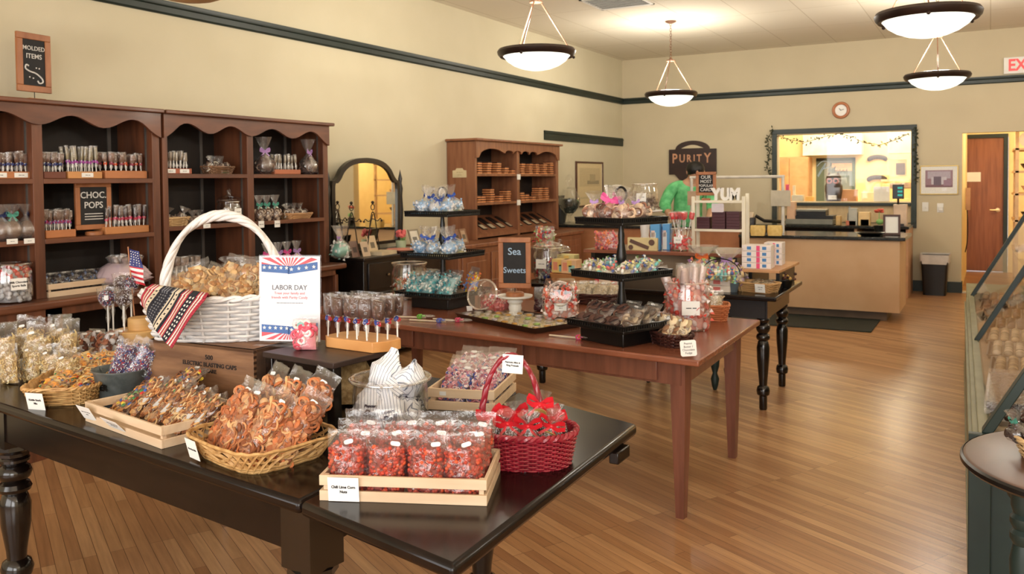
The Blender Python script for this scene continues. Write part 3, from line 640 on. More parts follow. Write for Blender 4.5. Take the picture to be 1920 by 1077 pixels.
# owl, boxes and papers on the sill
T = back_thing('dark brown owl figure with big pink ringed eyes on window sill', 'figurine', 'owl_figurine', 12.72, 1563, 378)
m = M(); m.lathe([(0, 0), (.09, 0), (.105, .06), (.12, .16), (.118, .22), (.1, .26), (.108, .31), (.095, .36), (.05, .385), (0, .39)], 20); part(T, 'body', m, mk('owl_brown', (62, 44, 36), (40, 30, 26), rough=.6))
for s in (-1, 1):
    part(T, 'eye_ring', M().ring((s*.042, -.098, .29), .03, .013, (pi/2, 0, 0), 16, 6), mk('owl_pink', (226, 150, 140), rough=.5)); part(T, 'eye', M().ball((s*.042, -.1, .29), .02, 1), BLK)
    part(T, 'ear_tuft', M().lathe([(.03, 0), (.0, .06)], 8, at=(s*.06, -.01, .36)), mk('owl_tuft', (110, 74, 54)))
part(T, 'tag', M().box((0, -.115, .06), (.11, .01, .06)), PAPER)
kbox('cardboard_box', 1574, 356, 1605, 378, 12.75, .2, mk('orange_card', (226, 166, 112)), 'orange tan carton beside the owl on the sill', 'box')
kbox('cardboard_box', 1510, 369, 1523, 380, 12.7, .12, mk('amber_card', (240, 190, 96)), 'small amber box on the sill left of the owl', 'box')
kbox('paper_stack', 1484, 366, 1505, 380, 12.7, .15, mk('pale_grey_card', (206, 204, 192)), 'pale grey stack of boxes at left end of the sill', 'box')
kbox('bottle', 1473, 346, 1479, 366, 12.8, .05, mk('magenta_plastic', (206, 70, 130)), 'magenta bottle behind the pale grey stack', 'bottle')
kbox('bottle', 1486, 348, 1491, 366, 12.85, .05, mk('cream_plastic', (236, 226, 196)), 'cream bottle right of the magenta one', 'bottle')
kbox('paper_sign', 1638, 350, 1668, 384, 12.66, .01, PAPER, 'white sheet notice taped low in the service window', 'notice', .001)
kbox('hanging_board', 1663, 299, 1700, 332, 14.6, .03, mk('pale_board', (226, 214, 180)), 'pale framed board at right in the back room', 'board')
kbox('wall_photo', 1680, 306, 1697, 328, 14.55, .01, mat('dim_photo', (110, 96, 100), (70, 60, 64), scale=20), 'dark photo on the pale board in back room', 'picture', .001)
kbox('wall_cabinet', 1664, 240, 1712, 288, 14.4, .4, mk('pale_grey_cabinet', (226, 222, 214)), 'white wall cabinet at top right of the back room', 'cabinet')
kbox('wall_cabinet', 1505, 250, 1615, 292, RB-.35, .33, mk('ivory_cabinet', (250, 244, 226)), 'wide ivory wall cabinet above green framed door', 'cabinet')
kbox('wall_shelf', 1652, 336, 1708, 341, 14.3, .3, mk('ivory_shelf', (236, 224, 196)), 'ivory wall shelf under the pale board', 'shelf')
kbox('cloth_bundle', 1668, 343, 1708, 354, 14.3, .2, mat('dusty_cloth', (190, 170, 160), (150, 130, 130), scale=20), 'dusty bundle of cloths at right of the back room', 'cloth', .02)
kbox('chair_back', 1614, 360, 1640, 384, 13.9, .03, mk('cream_chair', (250, 236, 200)), 'cream chair back right of the carton', 'chair', .01)
for i, (x, y) in enumerate(((1645, 300), (1644, 338))):
    p = PY(x, y, RB-.05); m = M()
    for k in range(9): a = pi*(.1+.8*k/8); m.ball((.10*cos(a)*1.3, 0, .05*sin(a)), .035, 1, (1, .3, 1.2))
    single('wall_ornament', m, mat('charcoal_ornament', (70, 60, 62), (50, 44, 46)), ['charcoal fan ornament, upper of two on yellow wall', 'charcoal fan ornament, lower one by the ivory shelf'][i], 'ornament', p)
# ================================================================ hall with oak door
zt = PY(1850, 259, 15.4).z
T = struct('door_1', M().bx(-.55, .195, 15.40, 15.44, .01, zt), DOORW, 0, bevel=.003)
m = M(); m.bx(.195, .255, 15.37, 15.45, 0, zt+.06); m.bx(-.60, .195, 15.37, 15.45, zt, zt+.06); struct('trim_6', m, GREEN, 0)
m = M(); p = PY(1868, 394, 15.4); m.tube([(p.x+.02, 15.40, p.z), (p.x+.02, 15.34, p.z), (p.x-.09, 15.33, p.z)], .013, 8); m.frame((p.x+.02, 15.398, p.z), rx=pi/2); m.lathe([(0, 0), (.035, 0), (.03, .01), (0, .012)], 16); struct('door_handle', m, mk('brass', (232, 200, 150), rough=.3, metal=.6), parent=T)
a, b_ = PY(1811, 341, 15.4), PY(1839, 323, 15.4); m = M(); m.bx(a.x, b_.x, 15.392, 15.398, a.z, b_.z); m.bx((a.x+b_.x)/2-.003, (a.x+b_.x)/2+.003, 15.39, 15.393, a.z, b_.z)
single('door_notice', m, PAPER, 'two white sheets of paper taped on the oak door', 'notice', smooth=0)
T = thing('wall_phone', 'beige wall box with hanging dark cord, left in the hall', 'phone', (-.30, 14.1, 1.02)); part(T, 'box', M().bx(0, .06, -.06, .06, .0, .32), mk('beige_box', (206, 160, 120)), bevel=.004)
part(T, 'cord', M().tube(sm([(.02, 0, 0), (.03, 0, -.2), (.025, .01, -.45), (.0, .02, -.62)]), .008, 6), BLK)
struct('trim_7', M().bx(-.309, 1.9, 12.44, 12.62, .0, .012), mk('pale_threshold', (236, 226, 206)), 0)
m = M()
T = thing('shelf_unit', 'peach open shelf unit in the hall at right edge', 'shelf', (0, 0, 0)); PCH = mk('peach_shelf', (236, 196, 148), rough=.5)
m.bx(.30, .34, 14.1, 14.14, 0, 2.1); m.bx(.30, .34, 13.1, 13.14, 0, 2.1); m.bx(.75, .79, 14.1, 14.14, 0, 2.1); m.bx(.75, .79, 13.1, 13.14, 0, 2.1); part(T, 'frame', m, PCH)
for z in (.5, .9, 1.25, 1.55, 1.85): part(T, 'shelf', M().bx(.28, .8, 13.1, 14.14, z, z+.025), PCH)
for i, (y, z) in enumerate(((13.4, 1.275), (13.7, 1.575), (13.5, 1.575), (13.4, .925))):
    m = M(); m.lathe([(.0, 0), (.06, 0), (.10, .05), (.13, .10), (.125, .10), (.09, .05), (0, .01)], 16); single('bowl', m, BLK if i else mk('rose_bowl', (226, 190, 172)), ['pale rose bowl on middle shelf in the hall', 'dark bowl toward the back, upper hall shelf', 'dark bowl toward the front, upper hall shelf', 'dark bowl on the lower hall shelf'][i], 'bowl', (.5, y, z))
single('oval_tray', M().frame(rx=pi/2).lathe([(0, 0), (.17, 0), (.18, .012), (0, .012)], 24, sy=.7), WHITE, 'white oval tray standing on the top hall shelf', 'tray', (.52, 13.3, 1.995))
# ================================================================ counters
m = None
T = thing('service_counter', 'maple front counter with charcoal top below the service window', 'counter', (0, 0, 0))
part(T, 'worktop', M().bx(-2.45, -.745, 9.56, 10.42, .848, .885), CTOP, bevel=.008)
part(T, 'front_panel', M().bx(-2.42, -.80, 9.60, 9.62, .10, .848), CFR); part(T, 'side_panel', M().bx(-.82, -.80, 9.62, 10.36, .10, .848), CFR)
part(T, 'cabinet_body', M().bx(-2.42, -.82, 9.62, 10.36, .10, .848), mk('cabinet_carcass', (150, 112, 80)))
part(T, 'kick_board', M().bx(-2.42, -.93, 9.70, 10.3, 0, .10), mk('kick_brown', (120, 98, 78)))
T = thing('service_counter', 'left counter with charcoal top and orange brown front, by the corner', 'counter', (0, 0, 0))
part(T, 'worktop', M().bx(XL+.003, -2.47, 9.76, 10.5, .913, .95), CTOP, bevel=.008)
part(T, 'front_panel', M().bx(-4.94, -2.5, 9.8, 9.82, 0, .913), mk('orange_panel', (186, 128, 88), (172, 114, 76), rough=.5)); part(T, 'cabinet_body', M().bx(-4.94, -2.5, 9.82, 10.45, 0, .913), mk('cabinet_carcass2', (150, 112, 80)))
single('floor_mat', M().bx(-2.45, -.99, 8.87, 9.68, .0005, .012), mat('dark_rubber', (44, 50, 46), (34, 40, 36), rough=.8, scale=60, bump=.3), 'dark green grey rubber mat on floor before the counter', 'mat', bevel=.003, smooth=0)
T = thing('back_counter', 'back counter with charcoal top and open shelves under the window', 'counter', (0, 0, 0))
part(T, 'worktop', M().bx(-2.75, -.86, 11.55, 12.40, .86, .895), CTOP, bevel=.006)
part(T, 'side_panel', M().bx(-.90, -.875, 11.62, 12.40, 0, .86), mk('rosy_panel', (206, 160, 124))); part(T, 'side_panel', M().bx(-2.72, -2.69, 11.62, 12.40, 0, .86), CFR)
part(T, 'divider', M().bx(-1.5, -1.47, 11.62, 12.4, 0, .86), CFR); part(T, 'back_panel', M().bx(-2.69, -.9, 12.36, 12.39, .05, .86), mk('dark_back', (60, 48, 40)))
for z in (.08, .36, .62): part(T, 'shelf', M().bx(-2.69, -.90, 11.64, 12.36, z, z+.02), CFR)
for i, z in enumerate((.10, .38, .64)): single('storage_bin', M().bx(-.18, .18, 0, .35, 0, .18), mat('bin_white%d' % i, (216, 206, 188), rough=.5), ['white bin on bottom shelf of the back counter', 'white bin on middle shelf of the back counter', 'white bin on top shelf of the back counter'][i], 'bin', (-1.10, 11.66, z+.002), bevel=.01)
# trash can
T = thing('trash_can', 'black trash can with white liner against the back wall', 'trash can', (-.60, 12.17, 0))
def rrect(w, d, r, z, n=6):
    return [(sx*(w/2-r)+r*cos(a), sy*(d/2-r)+r*sin(a), z) for sx, sy, a0 in ((1, 1, 0), (-1, 1, pi/2), (-1, -1, pi), (1, -1, 3*pi/2)) for a in [a0+pi/2*k/n for k in range(n+1)]]
def loft(m, rings, cap=(1, 1)):
    n = len(rings[0]); v = [p for r in rings for p in r]
    f = [(k*n+i, k*n+(i+1) % n, (k+1)*n+(i+1) % n, (k+1)*n+i) for k in range(len(rings)-1) for i in range(n)]
    if cap[0]: f.append(tuple(range(n-1, -1, -1)))
    if cap[1]: f.append(tuple((len(rings)-1)*n+i for i in range(n)))
    return m.add(v, f)
part(T, 'bin', loft(M(), [rrect(.26, .30, .03, 0), rrect(.32, .36, .03, .50), rrect(.30, .34, .03, .50), rrect(.25, .29, .03, .03)], (1, 1)), BLK)
rg = random.Random(2); rr = [rrect(.335, .375, .03, .42), rrect(.345, .385, .03, .47), rrect(.345, .385, .03, .52), rrect(.32, .36, .03, .50)]
rr = [[(x*(1+rg.uniform(-.03, .03)), y*(1+rg.uniform(-.03, .03)), z+(rg.uniform(-.03, .02) if k == 0 else 0)) for x, y, z in r] for k, r in enumerate(rr)]
part(T, 'liner', loft(M(), rr, (0, 0)), mk('white_liner', (214, 210, 206), rough=.35), 60)
# acrylic sneeze shield on the counter
a = PY(1297, 436, 9.95); b_ = PY(1468, 436, 9.95); zt = PY(1400, 332, 9.95).z
T = thing('counter_shield', 'clear acrylic shield in white pipe frame standing on the counter', 'shield', (0, 9.95, 0)); PVC = mk('white_pipe', (226, 222, 214), rough=.4)
part(T, 'post', M().tube([(a.x, 0, .951), (a.x, 0, zt)], .018, 10), PVC); part(T, 'post', M().tube([(b_.x, 0, .886), (b_.x, 0, zt)], .018, 10), PVC)
part(T, 'top_rail', M().tube([(a.x-.018, 0, zt), (b_.x+.018, 0, zt)], .018, 10), PVC); part(T, 'panel', M().bx(a.x+.018, b_.x-.018, -.002, .002, .97, zt-.018), PANE, 0)
for i, (x, c_) in enumerate(((1298, (196, 168, 140)), (1463, (204, 196, 176)))):
    p = PY(x, 372, 9.9); single('paper_notice', M().box((0, 0, 0), (.13 if i == 0 else .22, .004, .17 if i == 0 else .18)), mat('notice%d' % i, c_), ['beige card hung on the left post of the shield', 'grey cream card hung on the right post of the shield'][i], 'notice', (p.x, 9.92, p.z), bevel=.001)
# things on the counters
def P88(x, y): return PZ(x, y, .885)
T = thing('framed_menu', 'dark brown framed white sheet standing on the counter right end', 'frame', tuple(PZ(1672, 441, .886)), (-.15, 0, .1))
part(T, 'frame', rails(M(), -.085, .085, 0, .22, .022, -.01, .01), mk('espresso_frame', (74, 40, 30)), bevel=.002); part(T, 'sheet', M().bx(-.065, .065, -.002, .004, .02, .2), PAPER); part(T, 'easel_leg', M().box((0, .05, .08), (.04, .004, .17), rx=.45), BLK)
T = thing('napkin_bowl', 'low wide black dish on the counter left of frame', 'dish', tuple(PZ(1632, 443, .886))); part(T, 'dish', M().lathe([(0, 0), (.09, 0), (.15, .04), (.145, .042), (.09, .01), (0, .008)], 24), BLK)
T = thing('vase', 'small dark vase with orange flower and green leaf on counter', 'vase', (-1.06, 10.2, .886)); part(T, 'pot', M().lathe([(0, 0), (.04, 0), (.06, .09), (.05, .09), (.035, .01), (0, .01)], 16), BLK)
m = M(); m.c = C(232, 104, 84)
for k in range(10): a = k*2.4; m.ball((.03*cos(a), .03*sin(a), .24+.012*(k % 3)), .022, 1, (1, 1, .6))
m.c = C(140, 190, 110); m.ball((.01, -.02, .13), .04, 1, (1, .6, .8)); m.tube([(0, 0, .02), (0, 0, .24)], .004, 5); part(T, 'flower', m, VC)
T = thing('customer_display', 'black pole display with green digits standing on back counter', 'display', tuple(PZ(1684, 424, .896))); part(T, 'pole', M().tube([(0, 0, 0), (0, 0, .36)], .012, 8), BLKM); part(T, 'base', M().bx(-.07, .07, -.05, .05, 0, .03), BLK)
part(T, 'screen_box', M().bx(-.065, .065, -.03, .02, .34, .52), BLK, bevel=.006); m = M()
for k in range(3): m.bx(-.005, .05, -.033, -.031, .375+k*.045, .40+k*.045)
part(T, 'digits', m, glow('teal_digits', (90, 200, 180), 1.0), 0)
T = thing('register_printer', 'long grey and black machine on back counter under the window', 'machine', (-2.06, 11.75, .896)); GR = mk('machine_grey', (136, 136, 126), rough=.4)
part(T, 'base', M().bx(-.30, .30, -.12, .2, 0, .075), GR, bevel=.012); part(T, 'slot', M().bx(-.30, .30, -.1, .2, .075, .12), BLK); part(T, 'feed_tray', M().bx(-.2, .2, -.04, .2, .12, .17), BLK); part(T, 'lid', M().bx(-.2, .2, -.06, .2, .17, .20), GR, bevel=.008)
T = thing('card_terminal', 'black card terminal with cream paper roll on the counter', 'machine', tuple(PZ(1412, 434, .886)+Vector((0, .12, 0))), .1)
part(T, 'body', M().bx(-.05, .25, -.06, .06, 0, .06), BLK, bevel=.01); part(T, 'stand', M().bx(-.06, -.0, -.06, .06, .06, .16), BLK, bevel=.01); part(T, 'paper_roll', M().bx(-.13, -.02, -.05, .05, .15, .22), mk('cream_roll', (236, 214, 184)), bevel=.01); part(T, 'handset', M().tube([(-.0, 0, .18), (.1, 0, .12), (.3, 0, .11)], .02, 8), BLK)
for i, x in enumerate((1421, 1453)):
    v = PZ(x, 442, .886); m = M(); loft(m, [rrect(.14, .10, .02, 0), rrect(.16, .12, .03, .05), rrect(.15, .11, .02, .11)]); single('sponge_cake_block', m, mat('yellow_block%d' % i, (240, 212, 140), (226, 194, 118), rough=.7, bump=.4, scale=30), ['yellow wrapped block on counter, left of the pair', 'yellow wrapped block on counter beside the shield post'][i], 'package', v, .1)
for i, (x, y, w_, h_, c_, lb, nm) in enumerate(((1459, 422, .11, .3, (224, 184, 150), 'pinkish striped tall box left of the grey machine', 'box'), (1567, 417, .06, .12, (216, 180, 120), 'small tan cup with utensils right of grey machine', 'cup'), (1580, 422, .03, .24, (150, 156, 162), 'clear grey bottle standing beside the tan cup', 'bottle'), (1596, 412, .11, .22, (186, 186, 176), 'pale grey box behind the grey bottle', 'box'), (1593, 419, .13, .06, (220, 130, 100), 'low salmon coloured box on back counter', 'box'), (1618, 410, .14, .17, (238, 206, 150), 'cream card holder right of the pale grey box', 'holder'), (1612, 422, .12, .08, (214, 186, 150), 'tan low box in front of the cream holder', 'box'), (1705, 417, .16, .27, (222, 196, 170), 'pinkish white machine at right end of back counter', 'machine'))):
    v = PZ(x, max(y+5, 424), .896); m = M(); loft(m, [rrect(w_, .12, .012, 0), rrect(w_, .12, .012, h_)]) if nm != 'bottle' else m.lathe([(0, 0), (w_, 0), (w_, h_*.6), (w_*.4, h_*.75), (w_*.4, h_), (0, h_)], 12)
    single('counter_'+nm, m, mat('cnt%d' % i, c_, rough=.5), lb, nm, (min(max(v.x*min(1, 11.9/v.y), -2.6), -.97), min(max(v.y, 11.70), 11.9), .896), bevel=.003)
# ================================================================ person behind the counter
def skin(name, pts, edges, mt, parent, sub=2, root=0):
    me = bpy.data.meshes.new(name); me.from_pydata([p[:3] for p in pts], edges, []); o = bpy.data.objects.new(name, me); COL.objects.link(o)
    s = o.modifiers.new('skin', 'SKIN'); sv = me.skin_vertices[0].data
    for i, p in enumerate(pts): sv[i].radius = (p[3], p[4] if len(p) > 4 else p[3])
    sv[root].use_root = True; s.use_smooth_shade = True; b = o.modifiers.new('sub', 'SUBSURF'); b.levels = sub; b.render_levels = sub
    dg = bpy.context.evaluated_depsgraph_get(); m2 = bpy.data.meshes.new_from_object(o.evaluated_get(dg)); bpy.data.objects.remove(o); m2.materials.clear(); m2.materials.append(mt)
    for p in m2.polygons: p.use_smooth = True
    m2.name = name; return link(name, m2, parent)
SK = mk('skin', (206, 160, 132), (196, 148, 120), rough=.5)
T = thing('person', 'person with black hair in bright green top, leaning behind the counter', 'person', (-3.44, 10.85, 0), .35)
T.scale = (1.12, 1.05, 1.0)
B = [(0, 0, .95, .15, .11), (0, 0, 1.12, .14, .10), (.01, -.03, 1.30, .16, .11), (.03, -.06, 1.42, .10, .08), (.06, -.10, 1.50, .055), (.08, -.14, 1.58, .085, .09), (.09, -.15, 1.66, .075),
     (-.17, -.05, 1.40, .06), (-.26, -.10, 1.16, .045), (-.20, -.34, 1.02, .038), (-.18, -.42, 1.0, .035), (.21, -.07, 1.40, .06), (.27, -.14, 1.17, .045), (.22, -.36, 1.04, .038), (.20, -.43, 1.01, .035),
     (-.10, 0, .88, .09), (-.11, -.02, .5, .065), (-.11, .02, .09, .045), (-.11, -.12, .04, .04), (.10, 0, .88, .09), (.11, -.02, .5, .065), (.11, .02, .09, .045), (.11, -.12, .04, .04)]
E_ = [(0, 1), (1, 2), (2, 3), (3, 4), (4, 5), (5, 6), (3, 7), (7, 8), (8, 9), (9, 10), (3, 11), (11, 12), (12, 13), (13, 14), (0, 15), (15, 16), (16, 17), (17, 18), (0, 19), (19, 20), (20, 21), (21, 22)]
skin('body', B, E_, SK, T)
for s in (-1, 1):
    hx = -.18 if s < 0 else .20
    for k, (dx, L) in enumerate(((-.03, .06), (-.01, .075), (.01, .07), (.03, .055))): part(T, 'finger', M().tube([(hx+dx, -.45, 1.0), (hx+dx, -.45-L*.6, .995), (hx+dx*1.1, -.45-L, .975)], [.009, .008, .006], 6), SK)
    part(T, 'thumb', M().tube([(hx-s*.035, -.41, 1.0), (hx-s*.06, -.44, .985), (hx-s*.055, -.47, .975)], [.011, .01, .007], 6), SK)
GT = mk('green_top', (130, 222, 154), (92, 188, 120), rough=.8, scale=14)
skin('top', [(0, 0, .86, .20, .15), (0, 0, 1.12, .175, .13), (.01, -.03, 1.30, .185, .135), (.03, -.055, 1.43, .12, .10), (-.18, -.05, 1.40, .085), (-.27, -.10, 1.18, .075), (-.24, -.22, 1.10, .065), (.22, -.07, 1.40, .085), (.28, -.14, 1.18, .075), (.25, -.26, 1.10, .062)], [(0, 1), (1, 2), (2, 3), (3, 4), (4, 5), (5, 6), (3, 7), (7, 8), (8, 9)], GT, T)
skin('trousers', [(0, 0, .96, .165, .125), (-.10, 0, .86, .105), (-.11, -.02, .5, .08), (-.11, .02, .12, .06), (.10, 0, .86, .105), (.11, -.02, .5, .08), (.11, .02, .12, .06)], [(0, 1), (1, 2), (2, 3), (0, 4), (4, 5), (5, 6)], BLK, T)
m = M(); m.ball((.085, -.125, 1.635), .105, 2, (1, 1, 1.05)); m.ball((.07, -.06, 1.56), .08, 2, (1, .8, 1.3)); part(T, 'hair', m, mk('black_hair', (24, 20, 20), (14, 12, 12), rough=.5, scale=40), 60)
m = M(); m.ball((.10, -.245, 1.60), .016, 1, (.8, 1.2, 1.2)); part(T, 'nose', m, SK)
for s in (-1, 1): part(T, 'eye', M().ball((.10+s*.033, -.232, 1.625), .011, 1), BLK); part(T, 'ear', M().ball((.085+s*.095, -.14, 1.60), .02, 1, (.5, 1, 1.5)), SK)
part(T, 'mouth', M().ball((.10, -.232, 1.565), .02, 1, (1.2, .4, .3)), mk('lips', (176, 100, 90)))
# ================================================================ glass display case at right
def XC(y, o=0): return .030-.0258*y+o
CASE = thing('display_case', 'long green and olive glass display case along the right edge', 'display case', (0, 0, 0))
y0, y1 = 3.40, 7.40
def cbar(m, o0, o1, z0, z1, a=y0, b=y1): return m.add([(XC(a, o0), a, z0), (XC(a, o1), a, z0), (XC(b, o1), b, z0), (XC(b, o0), b, z0), (XC(a, o0), a, z1), (XC(a, o1), a, z1), (XC(b, o1), b, z1), (XC(b, o0), b, z1)], [(3, 2, 1, 0), (4, 5, 6, 7), (0, 1, 5, 4), (1, 2, 6, 5), (2, 3, 7, 6), (3, 0, 4, 7)])
part(CASE, 'base_cabinet', cbar(M(), .02, .80, .0, .52), SAGE)
part(CASE, 'base_cabinet', cbar(M(), .02, .80, .0, .52, 7.42, 8.9), SAGE)
m = M(); cbar(m, .0, .80, .515, .545); cbar(m, .012, .80, .545, .575); cbar(m, .03, .80, .575, .60); part(CASE, 'ledge', m, SAGE, bevel=.004)
m = M(); cbar(m, .0, .022, 0, .08); part(CASE, 'plinth', m, SAGE)
for k in range(4):
    a = y0+.08+k*.98; part(CASE, 'front_panel', cbar(M(), .004, .02, .13, .46, a, a+.86), SAGE, bevel=.003)
part(CASE, 'end_panel', M().add([(XC(y0), y0-.02, 0), (.80, y0-.02, 0), (.80, y0, 0), (XC(y0), y0, 0), (XC(y0), y0-.02, .6), (.80, y0-.02, .6), (.80, y0, .6), (XC(y0), y0, .6)], [(3, 2, 1, 0), (4, 5, 6, 7), (0, 1, 5, 4), (1, 2, 6, 5), (2, 3, 7, 6), (3, 0, 4, 7)]), TEAL)
m = M(); x_ = XC(y0)
m.bx(x_, x_+.07, y0-.035, y0-.02, 0, .6); m.bx(x_+.07, .8, y0-.035, y0-.02, .5, .6); m.bx(x_+.07, .8, y0-.035, y0-.02, 0, .1); m.bx(.42, .47, y0-.035, y0-.02, .1, .5); part(CASE, 'end_frame', m, TEAL, bevel=.003)
GTX, GTZ = .40, 1.25
for y, w_, mt in ((y0+.03, .07, TEAL), (5.35, .05, TEAL), (7.36, .05, TEAL)):
    m = M(); h = w_/2
    m.add([(XC(y, .04), y-h, .6), (XC(y, .04), y+h, .6), (XC(y, .075), y+h, .6), (XC(y, .075), y-h, .6), (XC(y, GTX), y-h, GTZ), (XC(y, GTX), y+h, GTZ), (XC(y, GTX+.035), y+h, GTZ), (XC(y, GTX+.035), y-h, GTZ)], [(3, 2, 1, 0), (4, 5, 6, 7), (0, 1, 5, 4), (1, 2, 6, 5), (2, 3, 7, 6), (3, 0, 4, 7)])
    part(CASE, 'mullion', m, mt, bevel=.003)
for a, b in ((y0+.065, 5.325), (5.375, 7.335)):
    part(CASE, 'front_glass', M().add([(XC(a, .055), a, .602), (XC(b, .055), b, .602), (XC(b, GTX+.015), b, GTZ), (XC(a, GTX+.015), a, GTZ)], [(0, 1, 2, 3)]), CGLASS, 0)
part(CASE, 'top_board', cbar(M(), GTX-.01, .80, GTZ, GTZ+.03), SAGE, bevel=.006)
part(CASE, 'end_glass', M().add([(XC(7.38, .06), 7.38, .602), (.75, 7.38, .602), (.75, 7.38, GTZ), (XC(7.38, GTX+.01), 7.38, GTZ)], [(0, 1, 2, 3)]), PANE, 0)
part(CASE, 'back_doors', cbar(M(), .76, .78, .6, GTZ), mk('case_back', (168, 156, 130), rough=.3))
part(CASE, 'deck_lining', cbar(M(), .07, .76, .6, .606), mk('white_lining', (196, 176, 146), rough=.5))
part(CASE, 'glass_shelf', cbar(M(), .32, .76, .93, .938), PANE, 0)
TRAYM = mk('steel_tray', (170, 164, 154), rough=.3, metal=.7)
rg = random.Random(11)
def tray_of_choc(n=6, k=9):
    T = thing('candy_tray', 'x', 'tray')
    part(T, 'tray', loft(M(), [rrect(.27, .38, .01, 0), rrect(.29, .40, .01, .02), rrect(.275, .385, .01, .02), rrect(.26, .37, .01, .004)], (1, 1)), TRAYM)
    return T
TR = Maker(tray_of_choc)
pal = [(66, 42, 34), (92, 60, 44), (214, 190, 150), (50, 32, 28), (176, 140, 104), (84, 52, 40), (196, 170, 130), (60, 40, 32), (120, 84, 60), (220, 204, 176)]
nm_ = ['near end', 'second from near end', 'third from near end', 'fourth from near end', 'middle', 'sixth from near end', 'seventh from near end', 'next to far end', 'far end']
for row, (ox, z) in enumerate(((.24, .607), (.56, .607))):
    for i in range(9):
        y = 3.68+i*.43
        TR.put((XC(y, ox), y, z), -.026, 'steel tray of chocolates in the case, %s row, %s' % (['front', 'rear'][row], nm_[i]))
        c_ = pal[(i*3+row*4) % len(pal)]; m = M()
        for a in range(5):
            for b in range(7):
                q_ = rg.uniform(.8, 1.15); cc = [min(255, v*q_) for v in c_]; m.c = C(*cc)
                m.ball((-.10+a*.05, -.15+b*.05, .018), .021, 1, (1, 1, rg.uniform(.6, .9)))
        single('chocolates', m, VG, 'rows of %s chocolates in the %s case tray, %s row' % (['dark', 'brown', 'cream', 'black', 'tan', 'cocoa', 'blond', 'bitter', 'nut brown', 'pale'][(i*3+row*4) % 10], nm_[i], ['front', 'rear'][row]), 'chocolates', (XC(y, ox), y, z+.004), -.026)['kind'] = 'stuff'
# ================================================================ round side table at right
T = thing('round_side_table', 'brown oval topped side table with green turned legs, right edge foreground', 'table', (.245, 2.61, 0))
part(T, 'tabletop', M().lathe([(0, .728), (.285, .728), (.30, .735), (.307, .745), (.303, .756), (.295, .76), (0, .76)], 64, sy=1.08), mk('walnut_top', (94, 64, 50), (76, 50, 39), rough=.38, scale=3, stretch=(6, 1, 1)))
part(T, 'edge_band', M().lathe([(.304, .735), (.311, .742), (.310, .752), (.304, .757)], 64, sy=1.08, cap=False), BLK)
m = M(); m.lathe([(.20, .66), (.20, .728)], 40, cap=False); part(T, 'apron', m, TEAL)
for x, y in ((-.16, -.10), (.16, -.10), (-.14, .16), (.14, .16)): part(T, 'leg', M().lathe([(.016, 0), (.022, .03), (.018, .05), (.030, .40), (.034, .52), (.026, .56), (.034, .575), (.034, .59), (.026, .60), (.034, .615), (.034, .63), (.026, .64), (.032, .66), (.032, .728)], 20), TEAL, loc=(x, y, 0))
# ================================================================ baskets, crates, bags
def outline(t, a, b, e):
    c_, s_ = cos(t), sin(t); return (a*math.copysign(abs(c_)**(2/e), c_), b*math.copysign(abs(s_)**(2/e), s_))
def wicker(T, a, b, h, e, flare, mt, rows=9, stakes=26, r=.0028, rim=.005, lift=None, nsub=2, rimmat=None, bulge=1.0):
    """woven basket: weavers running in and out round upright stakes, plaited rim"""
    K = stakes*nsub; m = M()
    def sc(f): return 1-flare*(1-f)
    def zz(f, t): return h*f*(1+(lift or 0)*abs(cos(t))**2*f)
    for i in range(rows):
        f = (i+.5)/rows; pts = []
        for k in range(K):
            t = 2*pi*k/K; x, y = outline(t, a*sc(f), b*sc(f), e); o = 1+((r*.9*bulge)/min(a, b))*(1 if (k//nsub+i) % 2 else -1)
            pts.append((x*o, y*o, zz(f, t)))
        m.tube(pts, r, 5, closed=True)
    part(T, 'weave', m, mt, 60)
    m = M()
    for k in range(stakes):
        t = 2*pi*(k*nsub+.5*nsub-.5)/K; m.tube([outline(t, a*sc(f), b*sc(f), e)+(zz(f, t),) for f in (0, .5, 1)], r*.9, 4)
    part(T, 'stakes', m, mt, 60, stuff=False)
    m = M(); N = K*2
    for ph in (0, pi):
        pts = []
        for k in range(N):
            t = 2*pi*k/N; x, y = outline(t, a, b, e); w = t*stakes*.7+ph; pts.append((x*(1+rim*.6*cos(w)/a), y*(1+rim*.6*cos(w)/b), zz(1, t)+rim*.6*sin(w)))
        m.tube(pts, rim*.75, 5, closed=True)
    part(T, 'rim', m, rimmat or mt, 60)
    part(T, 'inner_weave', loft(M(), [[outline(2*pi*k/40, (a*sc(f)-.003-r*bulge), (b*sc(f)-.003-r*bulge), e)+(zz(f, 2*pi*k/40)*.99+.003,) for k in range(40)] for f in (0, .5, .97)], (0, 0)), mt, 60)
    m = M(); loft(m, [[outline(2*pi*k/32, a*sc(0)*.99, b*sc(0)*.99, e)+(z,) for k in range(32)] for z in (0, .005)]); part(T, 'base', m, mt)
def lattice(T, a, b, h, e, flare, mt, n=22, r=.0025, wide=.006):
    """open basket of crossing slanted splints"""
    m = M()
    for d in (1, -1):
        for k in range(n):
            t0 = 2*pi*k/n; pts = []
            for j in range(5):
                f = j/4; t = t0+d*f*.45; s = 1-flare*(1-f); x, y = outline(t, a*s, b*s, e); o = 1+d*.008; pts.append((x*o, y*o, h*f))
            m.tube(pts, wide*.5, 4, flat=.35)
    part(T, 'splints', m, mt, 60)
    m = M()
    for z, rr in ((0.004, .006), (.012, .005), (h*.96, .005), (h, .0065), (h*.55, .003)):
        f = z/h; s = 1-flare*(1-f); m.tube([outline(2*pi*k/56, a*s, b*s, e)+(z+.0015*sin(k*1.9),) for k in range(56)], rr*.8, 5, closed=True)
    part(T, 'rim', m, mt, 60); part(T, 'base', loft(M(), [[outline(2*pi*k/32, a*(1-flare), b*(1-flare), e)+(z,) for k in range(32)] for z in (0, .004)]), mt)
